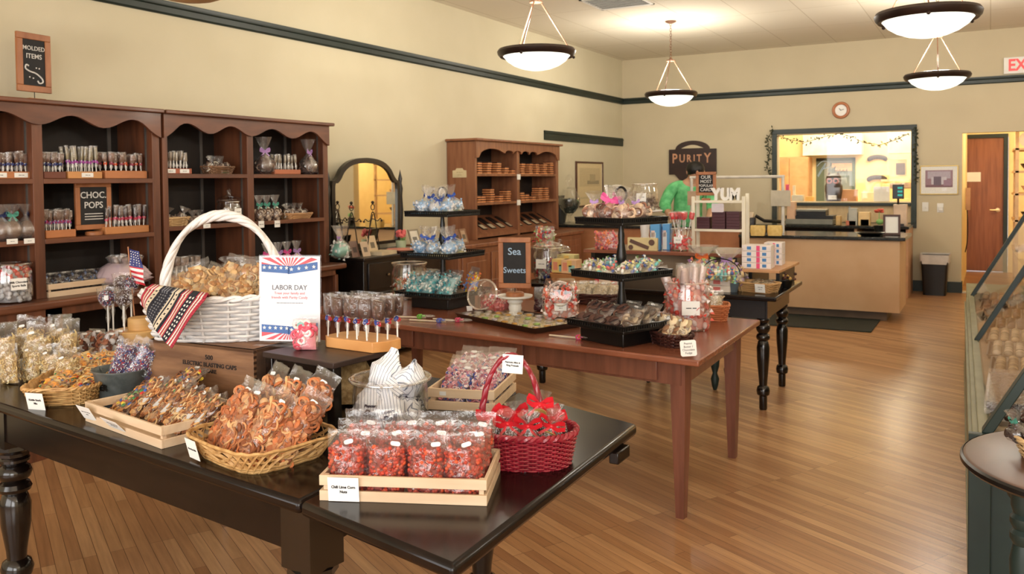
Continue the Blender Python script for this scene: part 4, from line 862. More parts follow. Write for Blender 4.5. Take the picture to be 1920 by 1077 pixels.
def crate(T, w, l, h, mt=None, gap=.012):
    mt = mt or PINE; s = (h-gap)/2; t = .008
    for z in (0, s+gap):
        part(T, 'front_slat', M().bx(-w/2, w/2, -l/2, -l/2+t, z, z+s), mt, bevel=.001); part(T, 'back_slat', M().bx(-w/2, w/2, l/2-t, l/2, z, z+s), mt, bevel=.001)
        part(T, 'side_slat', M().bx(-w/2, -w/2+t, -l/2+t, l/2-t, z, z+s), mt, bevel=.001); part(T, 'side_slat', M().bx(w/2-t, w/2, -l/2+t, l/2-t, z, z+s), mt, bevel=.001)
    for a in (-1, 1):
        for b in (-1, 1): part(T, 'corner_post', M().box((a*(w/2-t*1.7), b*(l/2-t*1.7), h/2), (t*1.4, t*1.4, h*.96)), mt)
    part(T, 'bottom', M().bx(-w/2+t, w/2-t, -l/2+t, l/2-t, .002, .006), mt, 0)
def prof(v, fillh):      # thickness of a filled bag along its height
    if v < fillh: return (sin(pi/2*min(1, v/.12+.35)))*(1-.15*(v/fillh)**2)
    return max(.04, .85*(1-(v-fillh)/(1-fillh)*1.6))
def pillow(m, w, h, d, fillh, rg, grow=0, cr=.002, nu=10, nv=16, vmax=1):
    amp = [[rg.gauss(0, cr) for _ in range(nu+1)] for _ in range(nv+1)]
    for sgn in (-1, 1):
        def fn(u, v):
            i, j = int(round(u*nu)), int(round(v*nv)); v_ = v*vmax
            th = d/2*prof(v_, fillh)*(max(0, sin(pi*u)))**.55*.98+grow*(1 if 0 < u < 1 else 0)
            ww = (w/2+grow)*(1-.06*sin(pi*min(1, v_/fillh)*.9)) if v_ < fillh else w/2*(1+.02)
            return ((u-.5)*2*ww, sgn*(th+.0008)+amp[j][i]*(1 if v_ < .97 else .4), v_*h+ (amp[j][i]*.6 if v == 1 else 0))
        m.grid(fn, nu, nv)
    return m
def pieces(m, w, h, d, fillh, n, rg, kind, vtop=None):
    for _ in range(n):
        u = rg.uniform(.06, .94); v = rg.uniform(.015, (vtop or fillh)); s = -1 if rg.random() < .62 else 1
        th = d/2*prof(v, fillh)*sin(pi*u)**.55; y = s*th*rg.uniform(.72, .95); x = (u-.5)*w*.95; kind(m, (x, y, v*h), rg)
def k_corn(m, p, rg):
    a = rg.random(); c = (176, 60, 40) if a < .6 else ((204, 84, 48) if a < .85 else (128, 36, 28)); q_ = rg.uniform(.86, 1.12); m.c = C(*[min(255, v*q_) for v in c])
    m.ball(p, rg.uniform(.0040, .0058), 1, (1, rg.uniform(.75, 1), rg.uniform(.8, 1.1)), (rg.random()*3, rg.random()*3, 0))
def k_mix(cols, s=1, mm=0, balls=.25, rf=.44):
    def f(m, p, rg):
        c = rg.choice(cols); q_ = rg.uniform(.86, 1.1); m.c = C(*[min(255, v*q_) for v in c]); a = rg.random(); R = (rg.uniform(-1.2, 1.2), rg.uniform(-1, 1), rg.uniform(0, 3))
        R = (pi/2+rg.gauss(0, .35), rg.gauss(0, .3), rg.gauss(0, .35)); Q = (rg.gauss(0, .35), rg.random()*3, rg.gauss(0, .35))
        if rg.random() < mm:
            m.c = C(*rg.choice([(200, 50, 40), (60, 130, 70), (50, 90, 170), (236, 150, 50), (236, 206, 60), (70, 46, 36), (70, 46, 36)])); m.ball(p, .0075*s, 1, (1, 1, .6), R); return
        if a < rf: m.ring(p, .0115*s, .0027*s, R, 9, 5, rg.uniform(.75, 1))
        elif a < rf+balls: m.ball(p, .0115*s, 1, (1, 1, .35), R)
        elif a < .95: m.box(p, (.018*s, .0022*s, .016*s), *Q)
        else: m.tube([Vector(p)+Vector((cos(Q[1])*.014*s, 0, sin(Q[1])*.014*s)), Vector(p), Vector(p)-Vector((cos(Q[1]+.3)*.014*s, 0, sin(Q[1]+.3)*.014*s))], .003*s, 5)
    return f
def k_noodle(cols, s=1):
    def f(m, p, rg):
        q_ = rg.uniform(.88, 1.08); m.c = C(*[min(255, v*q_) for v in rg.choice(cols)]); a0 = rg.random()*6; L = .014*s
        m.tube([(p[0]+L*cos(a0+k*.9)*(.4+k*.15), p[1], p[2]+L*sin(a0+k*.9)*(.4+k*.15)) for k in range(4)], .0026*s, 4)
    return f
STK = mk('price_sticker', (232, 232, 230), rough=.4)
def snack_bag(name, cat, w, h, d, fillh, n, kind, seed, core, sticker=True, cr=.0022, film=None, label=None, side_label=False):
    def fn():
        rg = random.Random(seed); T = thing(name, 'x', cat)
        m = M(); pieces(m, w, h, d, fillh, n, rg, kind); m.c = C(*core); pillow(m, w*.88, h, d*.62, fillh, rg, 0, 0, 8, 10, fillh*.97)
        part(T, 'snack_pieces', m, VR, 50, stuff=True)
        part(T, 'clear_bag', pillow(M(), w, h, d, fillh, rg, .0015, cr), film or FILM, 70)
        if sticker: part(T, 'price_sticker', M().frame((w*rg.uniform(-.25, .25), -d*.22-.003, h*(fillh+.06)), rx=-.15, ry=rg.uniform(-.3, .3)).add([(x, 0, z) for x, z in [(.006*cos(a)+(.006 if cos(a) > 0 else -.006), .0055*sin(a)) for a in [2*pi*k/12 for k in range(12)]]]+[(x, -.0012, z) for x, z in [(.006*cos(a)+(.006 if cos(a) > 0 else -.006), .0055*sin(a)) for a in [2*pi*k/12 for k in range(12)]]], [tuple(range(12)), tuple(range(23, 11, -1))]+[(i, (i+1) % 12, 12+(i+1) % 12, 12+i) for i in range(12)]), STK, 0)
        if side_label: part(T, 'side_label', M().box((w*.38, -d*.3, h*.36), (.014, .002, h*.3), rz=.6), mk('grey_label', (196, 194, 190)), 0)
        return T
    return fn
def put(maker, T, x, y, z, rot, label, group=None, scale=None):
    """place in the frame of container T, as a thing of its own"""
    a = T.rotation_euler.z; L = T.location
    return maker.put((L.x+x*cos(a)-y*sin(a), L.y+x*sin(a)+y*cos(a), L.z+z), (rot[0], rot[1], rot[2]+a), label, group, scale)
def edge_frame(fl, fr, z):
    A, B = PZ(*fl, z), PZ(*fr, z); d = B-A; return A, B, d.length, atan2(d.y, d.x)
def centre(A, w, l, rz): return (A.x+w/2*cos(rz)-l/2*sin(rz), A.y+w/2*sin(rz)+l/2*cos(rz), A.z)
ZT = .7602
# ---- chili lime corn nuts crate
A, B, w, rz = edge_frame((599, 939), (913, 950), ZT); l = .235
CR = thing('slatted_crate', 'pale pine slatted crate of red corn nut bags, front of the black table', 'crate', centre(A, w, l, rz), rz)
crate(CR, w, l, .060)
card(CR, .074, .058, (-w/2+.060, -l/2-.006, .030), (.10, 0, 0), ('Chili Lime Corn', 'Nuts'), .0088)
MK = [Maker(snack_bag('corn_nut_bag', 'bag', .100, .148, .054, .76, 330, k_corn, s, (150, 50, 34))) for s in (1, 2, 3)]
rg = random.Random(4)
for r in range(3):
    for i in range(4):
        x = -w/2+.056+i*(w-.112)/3; y = -l/2+.040+r*.068
        put(MK[(i+r*2) % 3], CR, x+rg.uniform(-.003, .003), y, .0075+(0, .006, .012)[r], (rg.uniform(-.10, .02), rg.uniform(-.05, .05), rg.uniform(-.12, .12)), 'clear bag of red corn nuts in the pine crate, %s row, %s' % (['front', 'middle', 'back'][r], nth(i, 4)), 'corn nut bags in the crate')
# ---- red oval basket with chocolate apples
p = PZ(990, 866, ZT); RB_ = thing('red_wicker_basket', 'red painted oval wicker basket with tall handle, right end of the black table', 'basket', p, .42)
RW = mk('red_wicker', (156, 38, 54), (132, 28, 42), rough=.3, coat=.3, scale=40)
wicker(RB_, .128, .098, .088, 2.3, .14, RW, 16, 38, .0027, .0075, nsub=2, bulge=1.5)
m = M()
for ph in (0, 2.1, 4.2):
    pts = []
    for k in range(61):
        t = pi*k/60; w_ = t*9+ph; pts.append((-.045-.082*cos(t)+.0045*cos(w_)*cos(t), .03+.0045*sin(w_), .070+.205*sin(t)+.0045*cos(w_)*sin(t)))
    m.tube(pts, .0062, 6)
part(RB_, 'handle', m, RW, 60)
card(RB_, .056, .050, (-.04, .020, .255), (0, .06, -.1), ('Patriotic Mini &', 'Ring Pretzels'), .0064)
RIB = mk('red_ribbon', (226, 44, 54), (205, 34, 44), rough=.35, scale=20); GOLDS = mk('gold_seal', (206, 170, 92), rough=.4, metal=.3)
def bow(T, mt, z, s=.03, y=0, n='bow', ax=0):
    m = M()
    for sg in (-1, 1):
        L = [(sg*s*x, y+s*.28*yy, z+s*zz) for x, zz, yy in ((0, 0, 0), (.5, .45, .5), (1.0, .62, .2), (1.15, .25, 0), (.6, .0, -.5), (0, 0, 0))]
        n_ = len(L); m.add([(a, b-s*.1, c+s*.24) for a, b, c in L]+[(a, b+s*.05, c-s*.24) for a, b, c in L], [(i, i+1, n_+i+1, n_+i) for i in range(n_-1)])
        m.add([(0, y, z), (sg*s*.12, y-s*.1, z-.0), (sg*s*.95, y-s*.25, z-s*.85), (sg*s*.5, y-s*.25, z-s*1.05)], [(0, 1, 2, 3)])
    m.ball((0, y, z), s*.17, 1); return part(T, n, m, mt, 60)
def gathered(name, cat, r, hh, kind, n, core, seed, ribbon, film=FILM, bs=.03, neck=.22, seal=False, sq=1.0, flat=1.0, ribname='bow'):
    """round sweet in gathered clear wrap with a tied neck and flared top"""
    def fn():
        rg = random.Random(seed); T = thing(name, 'x', cat); m = M(); m.c = C(*core); m.ball((0, 0, r*flat), r*.93, 2, (1, 1, flat))
        for _ in range(n):
            a, b = rg.random()*2*pi, math.acos(rg.uniform(-.8, 1)); kind(m, (r*.93*sin(b)*cos(a), r*.93*sin(b)*sin(a), r*flat*(1+.93*cos(b))), rg)
        part(T, 'sweet', m, VG, 60)
        w = [rg.random()*6 for _ in range(5)]
        def wob(a, k): return 1+(.04+.05*(k > 4))*sin(7*a+w[0]+k*.4)+(.03+.06*(k > 4))*sin(12*a+w[1])
        part(T, 'clear_wrap', M().lathe([(r*.5, 0), (r*1.02, r*.35*flat), (r*1.1, r*flat), (r*.9, r*1.65*flat), (r*neck, 2*r*flat+.2*hh), (r*neck*.95, 2*r*flat+.3*hh), (r*.55, 2*r*flat+.65*hh), (r*.85, 2*r*flat+hh)], 28, cap=False, wob=wob), film, 70)
        if ribbon: bow(T, ribbon, 2*r*flat+.25*hh, bs, -r*neck, ribname)
        if seal: part(T, 'gold_seal', M().frame((.2*r, -r*.55, r*1.85), rx=-.9).lathe([(0, 0), (.016, 0), (.016, .001), (0, .001)], 14, sx=1.3), GOLDS)
        return T
    return fn
def k_sprink(cols, s=1):
    def f(m, p, rg): m.c = C(*rg.choice(cols)); m.box(p, (.0045*s, .0014*s, .0014*s), rg.random()*3, rg.random()*3, rg.random()*3)
    return f
NP = [(236, 232, 236), (236, 232, 236), (70, 50, 48), (200, 190, 205), (52, 36, 34)]
MA = Maker(gathered('chocolate_apple', 'wrapped apple', .036, .055, k_sprink(NP, 1.15), 340, (62, 44, 40), 3, RIB, seal=True, bs=.038))
MA2 = Maker(gathered('chocolate_apple', 'wrapped apple', .036, .05, k_sprink(NP, 1.15), 340, (62, 44, 40), 8, RIB, bs=.038))
for i, (x, y, z, tlt, lb) in enumerate(((-.080, .012, .045, -.2, 'at the far left rim'), (-.040, -.028, .040, .1, 'near the handle, front left'), (.010, -.036, .040, .2, 'front middle'), (.052, -.026, .042, .2, 'front right'), (.078, .008, .045, .1, 'at the right rim'), (.026, .018, .072, -.1, 'topmost, gold seal showing'), (-.03, .045, .04, -.2, 'behind the handle'), (.058, .042, .04, -.2, 'at the back right'))):
    put(MA if i in (5, 3) else MA2, RB_, x, y, z, (tlt, rg.uniform(-.3, .3), rg.uniform(-.5, .5)), 'sprinkled chocolate apple with red bow in the red basket, '+lb, 'chocolate apples in the red basket', .86)
# ---- patriotic pretzels crate behind
A, B, w, rz = edge_frame((802, 768), (930, 776), ZT); w = .225; l = .30
CP = thing('slatted_crate', 'pale crate of pink and blue pretzel bags behind the red basket', 'crate', centre(A, w, l, rz+.02), rz+.02); crate(CP, w, l, .07)
PK = [(214, 150, 164), (200, 130, 146), (66, 84, 156), (226, 206, 210), (232, 214, 214), (190, 96, 112)]
part(CP, 'price_sticker', M().box((-.06, -l/2-.001, .055), (.022, .001, .013)), STK, 0)
MP = [Maker(snack_bag('pretzel_bag', 'bag', .10, .16, .045, .74, 300, k_mix(PK, .72, 0, .15, .5), s, (120, 90, 130))) for s in (21, 22)]
for r in range(4):
    for i in range(2): put(MP[(r+i) % 2], CP, -.052+i*.104, -l/2+.055+r*.07, .012+.003*r, (-.75, rg.uniform(-.1, .1), rg.uniform(-.1, .1)), 'bag of pink and blue pretzels in the back crate, %s row, %s' % (ORD[r], ['left', 'right'][i]), 'pretzel bags in the back crate')
# ---- big glass jar with striped ball bags
p = PZ(733, 812, ZT); JAR = thing('glass_jar', 'big open glass jar full of pinstriped popcorn ball bags on the black table', 'jar', p)
def jar_mesh(R, h, neck, lip, n=40):
    m = M(); m.lathe([(0, .004), (R*.86, .003), (R*.97, .012), (R, .04), (R, h*.62), (R*.985, h*.74), (neck, h*.86), (neck, h*.90), (neck*1.05, h*.92), (lip, h*.95), (lip*1.02, h*.98), (neck*1.02, h), (neck*.97, h*.99), (neck*.97, h*.88), (R*.95, h*.74), (R*.96, .04), (R*.86, .010), (0, .010)], n, cap=False); return m
part(JAR, 'glass', jar_mesh(.112, .172, .108, .120), GLASS, 60)
m = M(); m.tube([(.119*cos(2*pi*k/40), .119*sin(2*pi*k/40), .164) for k in range(40)], .004, 6, closed=True); part(JAR, 'lip', m, clear('lip_glass', .25, .8, .04), 60)
def pinstripe():
    m, nt, out = _nt('pinstripe_paper'); b = nt.nodes.new('ShaderNodeBsdfPrincipled'); nt.links.new(b.outputs[0], out.inputs[0]); tc = nt.nodes.new('ShaderNodeTexCoord'); wv = nt.nodes.new('ShaderNodeTexWave'); wv.inputs['Scale'].default_value = 34; wv.inputs['Distortion'].default_value = .35; wv.inputs['Detail Scale'].default_value = .2
    cr = nt.nodes.new('ShaderNodeValToRGB'); cr.color_ramp.elements[0].color = lin((120, 130, 150))+(1,); cr.color_ramp.elements[1].color = lin((240, 242, 248))+(1,); cr.color_ramp.elements[0].position = .02; cr.color_ramp.elements[1].position = .12
    nt.links.new(tc.outputs['Object'], wv.inputs[0]); nt.links.new(wv.outputs['Fac'], cr.inputs[0]); nt.links.new(cr.outputs[0], b.inputs['Base Color']); b.inputs['Roughness'].default_value = .35; return m
PSM = pinstripe(); NAVY = mk('navy_print', (30, 34, 60), rough=.5)
def ballbag():
    T = thing('striped_bag', 'x', 'bag'); rg = random.Random(6); amp = {}
    def fn(u, v):
        k = (round(u*14) % 14, round(v*9)); amp.setdefault(k, rg.gauss(0, .0035)); a = 2*pi*u; R = .050*(sin(pi*min(.92, v*.9+.10)))**.6*(1 if v < .55 else 1-(v-.55)*1.25); q = R+amp[k]
        return (q*cos(a), q*sin(a)*(1 if v < .5 else 1-(v-.5)*1.1), v*.14)
    part(T, 'paper_bag', M().grid(fn, 14, 9), PSM, 25)
    text(T, 'Popcorn', .012, NAVY, (0, -.060, .082), bold=.0006, name='lettering', shear=.2, ext=.001); text(T, 'Ball', .030, NAVY, (0, -.060, .058), bold=.0014, shear=.3, name='lettering', ext=.001)
    return T
MB_ = Maker(ballbag)
for i, (x, y, z, rx, ry, s) in enumerate(((-.052, -.045, .03, .1, .1, .92), (.05, -.045, .028, .1, -.2, .92), (.0, .05, .03, 0, 0, .95), (-.05, .01, .012, .3, -.2, .95), (.055, .03, .012, -.3, .3, .95), (-.04, -.005, .115, .35, -.25, 1.0), (.045, .0, .105, .9, .9, .95), (.03, .05, .11, -.4, .3, .9))):
    put(MB_, JAR, x, y, z, (rx, ry, -.2+i*.7 if i > 1 else .75-.2*i), 'white pinstriped popcorn ball bag in the big jar, '+['front left low', 'front right low', 'back low', 'left inside', 'right inside', 'standing up at top left', 'leaning over the right rim', 'at the back top'][i], 'popcorn ball bags in the jar', s)
# ---- pizza snack mix basket
A, B, w, rz = edge_frame((372, 852), (505, 900), ZT); c_ = PZ(492, 852, ZT)
PB = thing('wicker_basket', 'tan open weave basket of orange snack mix bags in front of wooden box', 'basket', c_, -.22)
TANW = mk('tan_wicker', (206, 166, 108), (172, 128, 74), rough=.55, scale=50); lattice(PB, .185, .155, .062, 4.2, .22, TANW, 30, wide=.008)
card(PB, .058, .058, (-.085, -.158, .034), (.25, 0, -.02), ('Pizza Snack Mix',), .0068)
OR = [(186, 122, 78), (166, 98, 58), (200, 142, 94), (146, 84, 50), (212, 166, 116), (192, 112, 64)]
MO = [Maker(snack_bag('snack_mix_bag', 'bag', .088, .205, .056, .78, 190, k_mix(OR, 1.25, 0, .3, .45), s, (160, 92, 50))) for s in (31, 32, 33)]
for i, (x, y, z, rx, ry, rz_, lb) in enumerate(((-.125, -.062, .012, -.52, .22, .05, 'leftmost in front'), (-.045, -.075, .012, -.55, .20, .1, 'second in front'), (.045, -.072, .014, -.52, .30, .0, 'third in front'), (.115, -.035, .02, -.55, .42, .3, 'right end, leaning'), (-.085, .03, .035, -.4, .1, -.1, 'back row left'), (.0, .035, .035, -.42, .15, 0, 'back row middle'), (.075, .05, .045, -.40, .35, .2, 'back row right'))):
    put(MO[i % 3], PB, x, y, z, (rx, ry, rz_), 'clear bag of orange pretzel snack mix in the tan basket, '+lb, 'snack mix bags in the tan basket')
# ---- kettle snack mix crate
A, B, w, rz = edge_frame((160, 790), (303, 843), ZT); l = .29
CK = thing('slatted_crate', 'pale slatted crate of brown snack mix bags left of the tan basket', 'crate', centre(A, w, l, rz), rz); crate(CK, w, l, .062)
card(CK, .066, .056, (-w/2+.045, -l/2-.016, .036), (.55, .05, .15), ('~~~~~~~~~~', '~~~'), .008)
card(CK, .080, .052, (-w/2+.225, -l/2-.02, .032), (.75, .08, .12), ('~~~~~~~~~~~~', '~~~~~~~~'), .008)
BR_ = [(196, 142, 90), (176, 116, 66), (214, 166, 108), (150, 92, 52), (222, 190, 140), (120, 72, 44)]
MC_ = [Maker(snack_bag('snack_mix_bag', 'bag', .080, .152, .045, .82, 140, k_mix(BR_, 1.0, .03), s, (150, 100, 62), side_label=True)) for s in (41, 42)]
MM_ = Maker(snack_bag('candy_mix_bag', 'bag', .11, .18, .055, .85, 180, k_mix(BR_, 1.0, .55), 44, (150, 110, 80)))
for i in range(2): put(MM_, CK, -w/2+.07+i*.06, -.075+i*.10, .02+i*.02, (-1.05, 0, -.15+.1*i), 'bag of coloured candy and pretzel mix in left half of the pale crate, '+['front', 'behind'][i], 'candy mix bags in the crate')
for i in range(8):
    put(MC_[i % 2], CK, -.125+i*.047, -.045-.003*i+(i % 3)*.02, .016, (-.80, rg.uniform(-.05, .05)+.1, -.45+rg.uniform(-.1, .1)), 'bag of brown snack mix leaning in the pale crate, '+nth(i, 8), 'snack mix bags in the pale crate')
for i, x in enumerate((-.03, .13)): put(MC_[i], CK, x, .03, .03, (-1.35, 0, -.8), 'bag of brown snack mix lying on the others, %s' % ['left', 'right'][i], 'snack mix bags lying on top')
# ---- kiddie snack mix basket, left
KB = thing('wicker_basket', 'tan wicker basket of kiddie snack mix at far left of black table', 'basket', (-2.83, 1.862, ZT), .66)
wicker(KB, .125, .185, .062, 4.5, .16, TANW, 9, 30, .0028, .006)
cb = PZ(50, 757, ZT); card(KB, .070, .062, (-.055, -.198, .028), (.22, 0, -.42), ('Kiddie Snack', 'Mix'), .0095)
MKD = [Maker(snack_bag('kiddie_mix_bag', 'bag', .10, .17, .05, .82, 160, k_mix([(222, 176, 110), (206, 150, 84), (232, 200, 140), (236, 160, 70)], 1.05, .35, .3), s, (186, 140, 90))) for s in (51, 52)]
for i, (x, y, z, rx, rz_) in enumerate(((-.05, -.12, .03, -1.15, .1), (.045, -.10, .03, -1.1, -.2), (-.05, .0, .05, -1.1, .0), (.05, .02, .05, -1.15, .1), (-.04, .11, .045, -.9, -.1), (.05, .12, .045, -.9, .1))):
    put(MKD[i % 2], KB, x, y, z*.6, (rx-.22, 0, rz_), 'bag of colourful kiddie snack mix in the left basket, %s row, %s' % (['front', 'middle', 'back'][i//2], ['left', 'right'][i % 2]), 'kiddie mix bags in the left basket')
# ---- yellow noodle snack bags at left edge
CL = thing('slatted_crate', 'pale slatted crate at the left edge under yellow snack bags', 'crate', (-3.30, 2.02, ZT), .55); crate(CL, .36, .24, .075)
card(CL, .09, .05, (.04, -.128, .06), (.3, 0, 0), ('~~~~~~~~',), .009)
YL = [(222, 196, 136), (206, 174, 112), (232, 214, 166), (190, 154, 96)]
MY = [Maker(snack_bag('yellow_snack_bag', 'bag', .115, .20, .07, .72, 170, k_noodle(YL, 1.1), s, (196, 160, 96), cr=.004)) for s in (61, 62)]
for i, (x, y, z) in enumerate(((-.10, -.06, .01), (.02, -.06, .01), (.115, -.02, .015), (-.08, .05, .02), (.05, .06, .02))):
    put(MY[i % 2], CL, x, y, z, (-.15, rg.uniform(-.1, .1), rg.uniform(-.3, .3)), 'bag of yellow noodle snack in the left edge crate, '+['front left', 'front middle', 'front right', 'back left', 'back right'][i], 'yellow snack bags in the crate')
for i, (px, py) in enumerate(((20, 690), (60, 685), (100, 690), (130, 700), (40, 670), (85, 668))):
    v = PZ(px, py+30, ZT); MY[i % 2].put((v.x, v.y, ZT+.003), (-.05, rg.uniform(-.1, .1), .5+rg.uniform(-.4, .4)), 'tall bag of yellow noodle snack standing behind the kiddie basket, '+['leftmost front', 'second front', 'third front', 'rightmost front', 'left at back', 'right at back'][i], 'yellow snack bags at the back', .74)
# ---- small crate with pecan clusters
CS = thing('slatted_crate', 'small pine crate of chocolate clusters beside the round wooden tiers', 'crate', tuple(PZ(176, 688, ZT)), .45); crate(CS, .21, .17, .065)
card(CS, .10, .04, (-.04, -.095, .062), (.5, 0, -.1), ('~~~~~~~~~~~',), .009)
PC = [(120, 66, 44), (150, 88, 60), (90, 50, 36), (200, 196, 200), (170, 110, 80)]
MPC = Maker(snack_bag('cluster_bag', 'bag', .08, .13, .05, .8, 60, k_mix(PC, 1.3, 0, .5), 71, (110, 66, 46)))
for i in range(4): put(MPC, CS, -.055+(i % 2)*.1, -.03+(i//2)*.07, .03, (-.6, 0, rg.uniform(-.3, .3)), 'bag of brown clusters in small pine crate, '+['front left', 'front right', 'back left', 'back right'][i], 'cluster bags in the small crate')
# ---- round wooden tiers with apple pops and flag
TW = mk('bent_pine', (214, 172, 112), (196, 150, 90), rough=.5, scale=4, stretch=(1, 1, 8)); v = PZ(243, 672, ZT)
RS = thing('round_wooden_stand', 'three tier round pale wood stand holding candy apple pops', 'stand', v)
for r_, z0, z1, dx, dy in ((.125, 0, .075, 0, 0), (.095, .075, .125, .03, .02), (.050, .125, .175, .035, .03)): part(RS, 'tier', M().lathe([(0, z0), (r_, z0), (r_, z1-.004), (r_-.004, z1), (0, z1)], 40, at=(dx, dy, 0)), TW)
RWB = [(206, 60, 70), (236, 236, 240), (60, 80, 160), (236, 236, 240), (90, 100, 160)]
def pop(head, r, L, seed, cols, core, film=FILM, ns=330, ribbon=None):
    def fn():
        rg = random.Random(seed); T = thing(head, 'x', 'candy pop'); part(T, 'stick', M().tube([(0, 0, 0), (0, 0, L+r*.3)], .0033, 8), WHITE); m = M(); m.c = C(*core); m.ball((0, 0, L+r), r*.95, 2); k = k_sprink(cols, 1.25)
        for _ in range(ns): a, b = rg.random()*2*pi, math.acos(rg.uniform(-1, .8)); k(m, (r*.95*sin(b)*cos(a), r*.95*sin(b)*sin(a), L+r*(1+.95*cos(b))), rg)
        part(T, 'apple', m, VG, 60); w = rg.random()*6
        part(T, 'clear_wrap', M().lathe([(.005, L-.075), (.010, L-.05), (.006, L-.02), (r*.8, L+r*.3), (r*1.1, L+r), (r*1.12, L+r*1.7), (r*1.18, L+r*2.15)], 22, cap=False, wob=lambda a, k: 1+.05*sin(4*a+w)+.04*sin(9*a+k)), film, 70)
        part(T, 'price_sticker', M().box((r*.5, -r*.9, L+r*1.1), (.016, .001, .02), rz=.5), STK, 0)
        return T
    return fn
MPA = Maker(pop('apple_pop', .036, .155, 5, RWB, (70, 50, 60))); MPB = Maker(pop('apple_pop', .036, .155, 6, NP, (70, 50, 48)))
base = Vector(v)
for i, (px, py, zz, mk_, lb) in enumerate(((204, 642, .075, MPA, 'front left, red white and blue'), (234, 642, .075, MPB, 'front right, white sprinkles'), (213, 628, .075, MPB, 'behind left, white sprinkles'), (232, 612, .125, MPB, 'back, pale and highest'), (247, 612, .125, MPA, 'behind right'))):
    q = PZ(px, py, ZT+zz); mk_.put(q, (0, 0, .3+i), 'sprinkled apple pop on the round wooden tiers, '+lb, 'apple pops on the wooden tiers')
q = PZ(252, 592, ZT+.175); FL = thing('american_flag', 'small United States flag on a thin wooden stick among the pops', 'flag', q, .35)
part(FL, 'stick', M().tube([(0, 0, 0), (-.022, 0, .30)], .0028, 8), mk('stick_wood', (190, 126, 84)))
m = M(); NF = 13; Wf, Hf = .052, .15
for i in range(NF):
    for j in range(26):
        x0, x1 = i/NF, (i+1)/NF; z0, z1 = j/26, (j+1)/26
        can = z1 > .52
        m.c = C(44, 54, 120) if can else (C(200, 44, 58) if (j//2) % 2 == 0 else C(240, 238, 236))
        def fp(a, b): return (-.020+Wf*a+.012*(1-b)*a+(1-b)*.012, .006*sin(b*9+a*3), .142+Hf*b-.012*a)
        m.add([fp(x0, z0), fp(x1, z0), fp(x1, z1), fp(x0, z1)], [(0, 1, 2, 3)])
cl = part(FL, 'cloth', m, VC, 60); m = M()
for a in range(4):
    for b in range(6): m.frame((-.020+Wf*(.14+a*.24)+.002, .006*sin((.56+b*.075)*9+(.14+a*.24)*3)-.0012, .142+Hf*(.56+b*.075)-.012*(.14+a*.24)), rx=pi/2); m.lathe([(0, 0), (.0028, 0), (.0028, .0006), (0, .0006)], 5)
part(cl, 'stars', m, WHITE)
single('low_box', M().bx(-.13, .13, -.08, .08, 0, .075), mk('dark_box', (54, 36, 28)), 'low dark box standing behind the white basket', 'box', (-2.98, 2.42, ZT), .1)
for i, x in enumerate((-3.03, -2.95)): MPA.put((x, 2.42, ZT+.0755), (0, .05*i, 1.4*i), 'red white and blue apple pop half hidden behind the striped towel, '+['left', 'right'][i], 'apple pops behind the towel', .9)
# ---- galvanised bucket
BK = thing('metal_bucket', 'small grey galvanized bucket with sprinkled pretzel bags beside wooden box', 'bucket', tuple(PZ(228, 742, ZT)), .2)
GV = mk('galvanised', (122, 128, 126), (98, 104, 102), rough=.42, metal=.4, scale=30, bump=.1)
part(BK, 'body', M().lathe([(0, .004), (.068, 0), (.072, .004), (.086, .088), (.092, .094), (.092, .098), (.087, .098), (.083, .088), (.068, .008), (0, .008)], 40, cap=False, sx=1.08), GV, 50)
text(BK, 'NER', .030, BLK, (-.012, -.0835, .045), bold=.001)
for s in (-1, 1): part(BK, 'ear', M().ring((s*.098, 0, .085), .012, .002, (pi/2, 0, 0), 14, 5), GV)
MSP = Maker(snack_bag('sprinkled_pretzel_bag', 'bag', .07, .19, .04, .86, 520, k_sprink(RWB+[(150, 120, 130)], 1.7), 81, (120, 80, 100), sticker=False))
for i in range(4): put(MSP, BK, -.02+i*.022, -.01+(i % 2)*.02, .035, (.25-.1*i, .35+.12*i, .5), 'bag of sprinkled pretzel rods in the grey bucket, '+nth(i, 4), 'pretzel rod bags in the bucket')
# ---- old wooden explosives box
BOXW = mk('old_box_wood', (146, 106, 74), (108, 74, 50), rough=.6, scale=4, stretch=(1, 6, 6), bump=.15); A = PZ(279, 636, .96); B = PZ(475, 657, .96); d = B-A; w = d.length; rz = atan2(d.y, d.x); l = .33
BX = thing('wooden_box', 'old brown wooden box stencilled 500 ELECTRIC BLASTING CAPS under the white basket', 'box', centre(Vector((A.x, A.y, ZT)), w, l, rz), rz)
h = .1995
part(BX, 'front_board', M().bx(-w/2, w/2, -l/2, -l/2+.014, 0, h), BOXW, bevel=.002); part(BX, 'back_board', M().bx(-w/2, w/2, l/2-.014, l/2, 0, h), BOXW, bevel=.002)
for s in (-1, 1): part(BX, 'end_board', M().bx(min(s*w/2, s*(w/2-.014)), max(s*w/2, s*(w/2-.014)), -l/2+.014, l/2-.014, 0, h), mk('shaded_box_end', (92, 66, 48), (60, 42, 32), rough=.7, scale=5, stretch=(6, 1, 6)), bevel=.001)  # shade painted into the end boards: darker colour than the front board
part(BX, 'lid', M().bx(-w/2, w/2, -l/2, l/2, h-.012, h), BOXW, bevel=.002)
m = M()
for k in range(11):
    z = .008+k*.018; m.bx(w/2-.0005, w/2+.0008, -l/2, -l/2+.013, z, z+.009)
part(BX, 'box_joint', m, mk('joint_dark', (66, 44, 30)), 0)
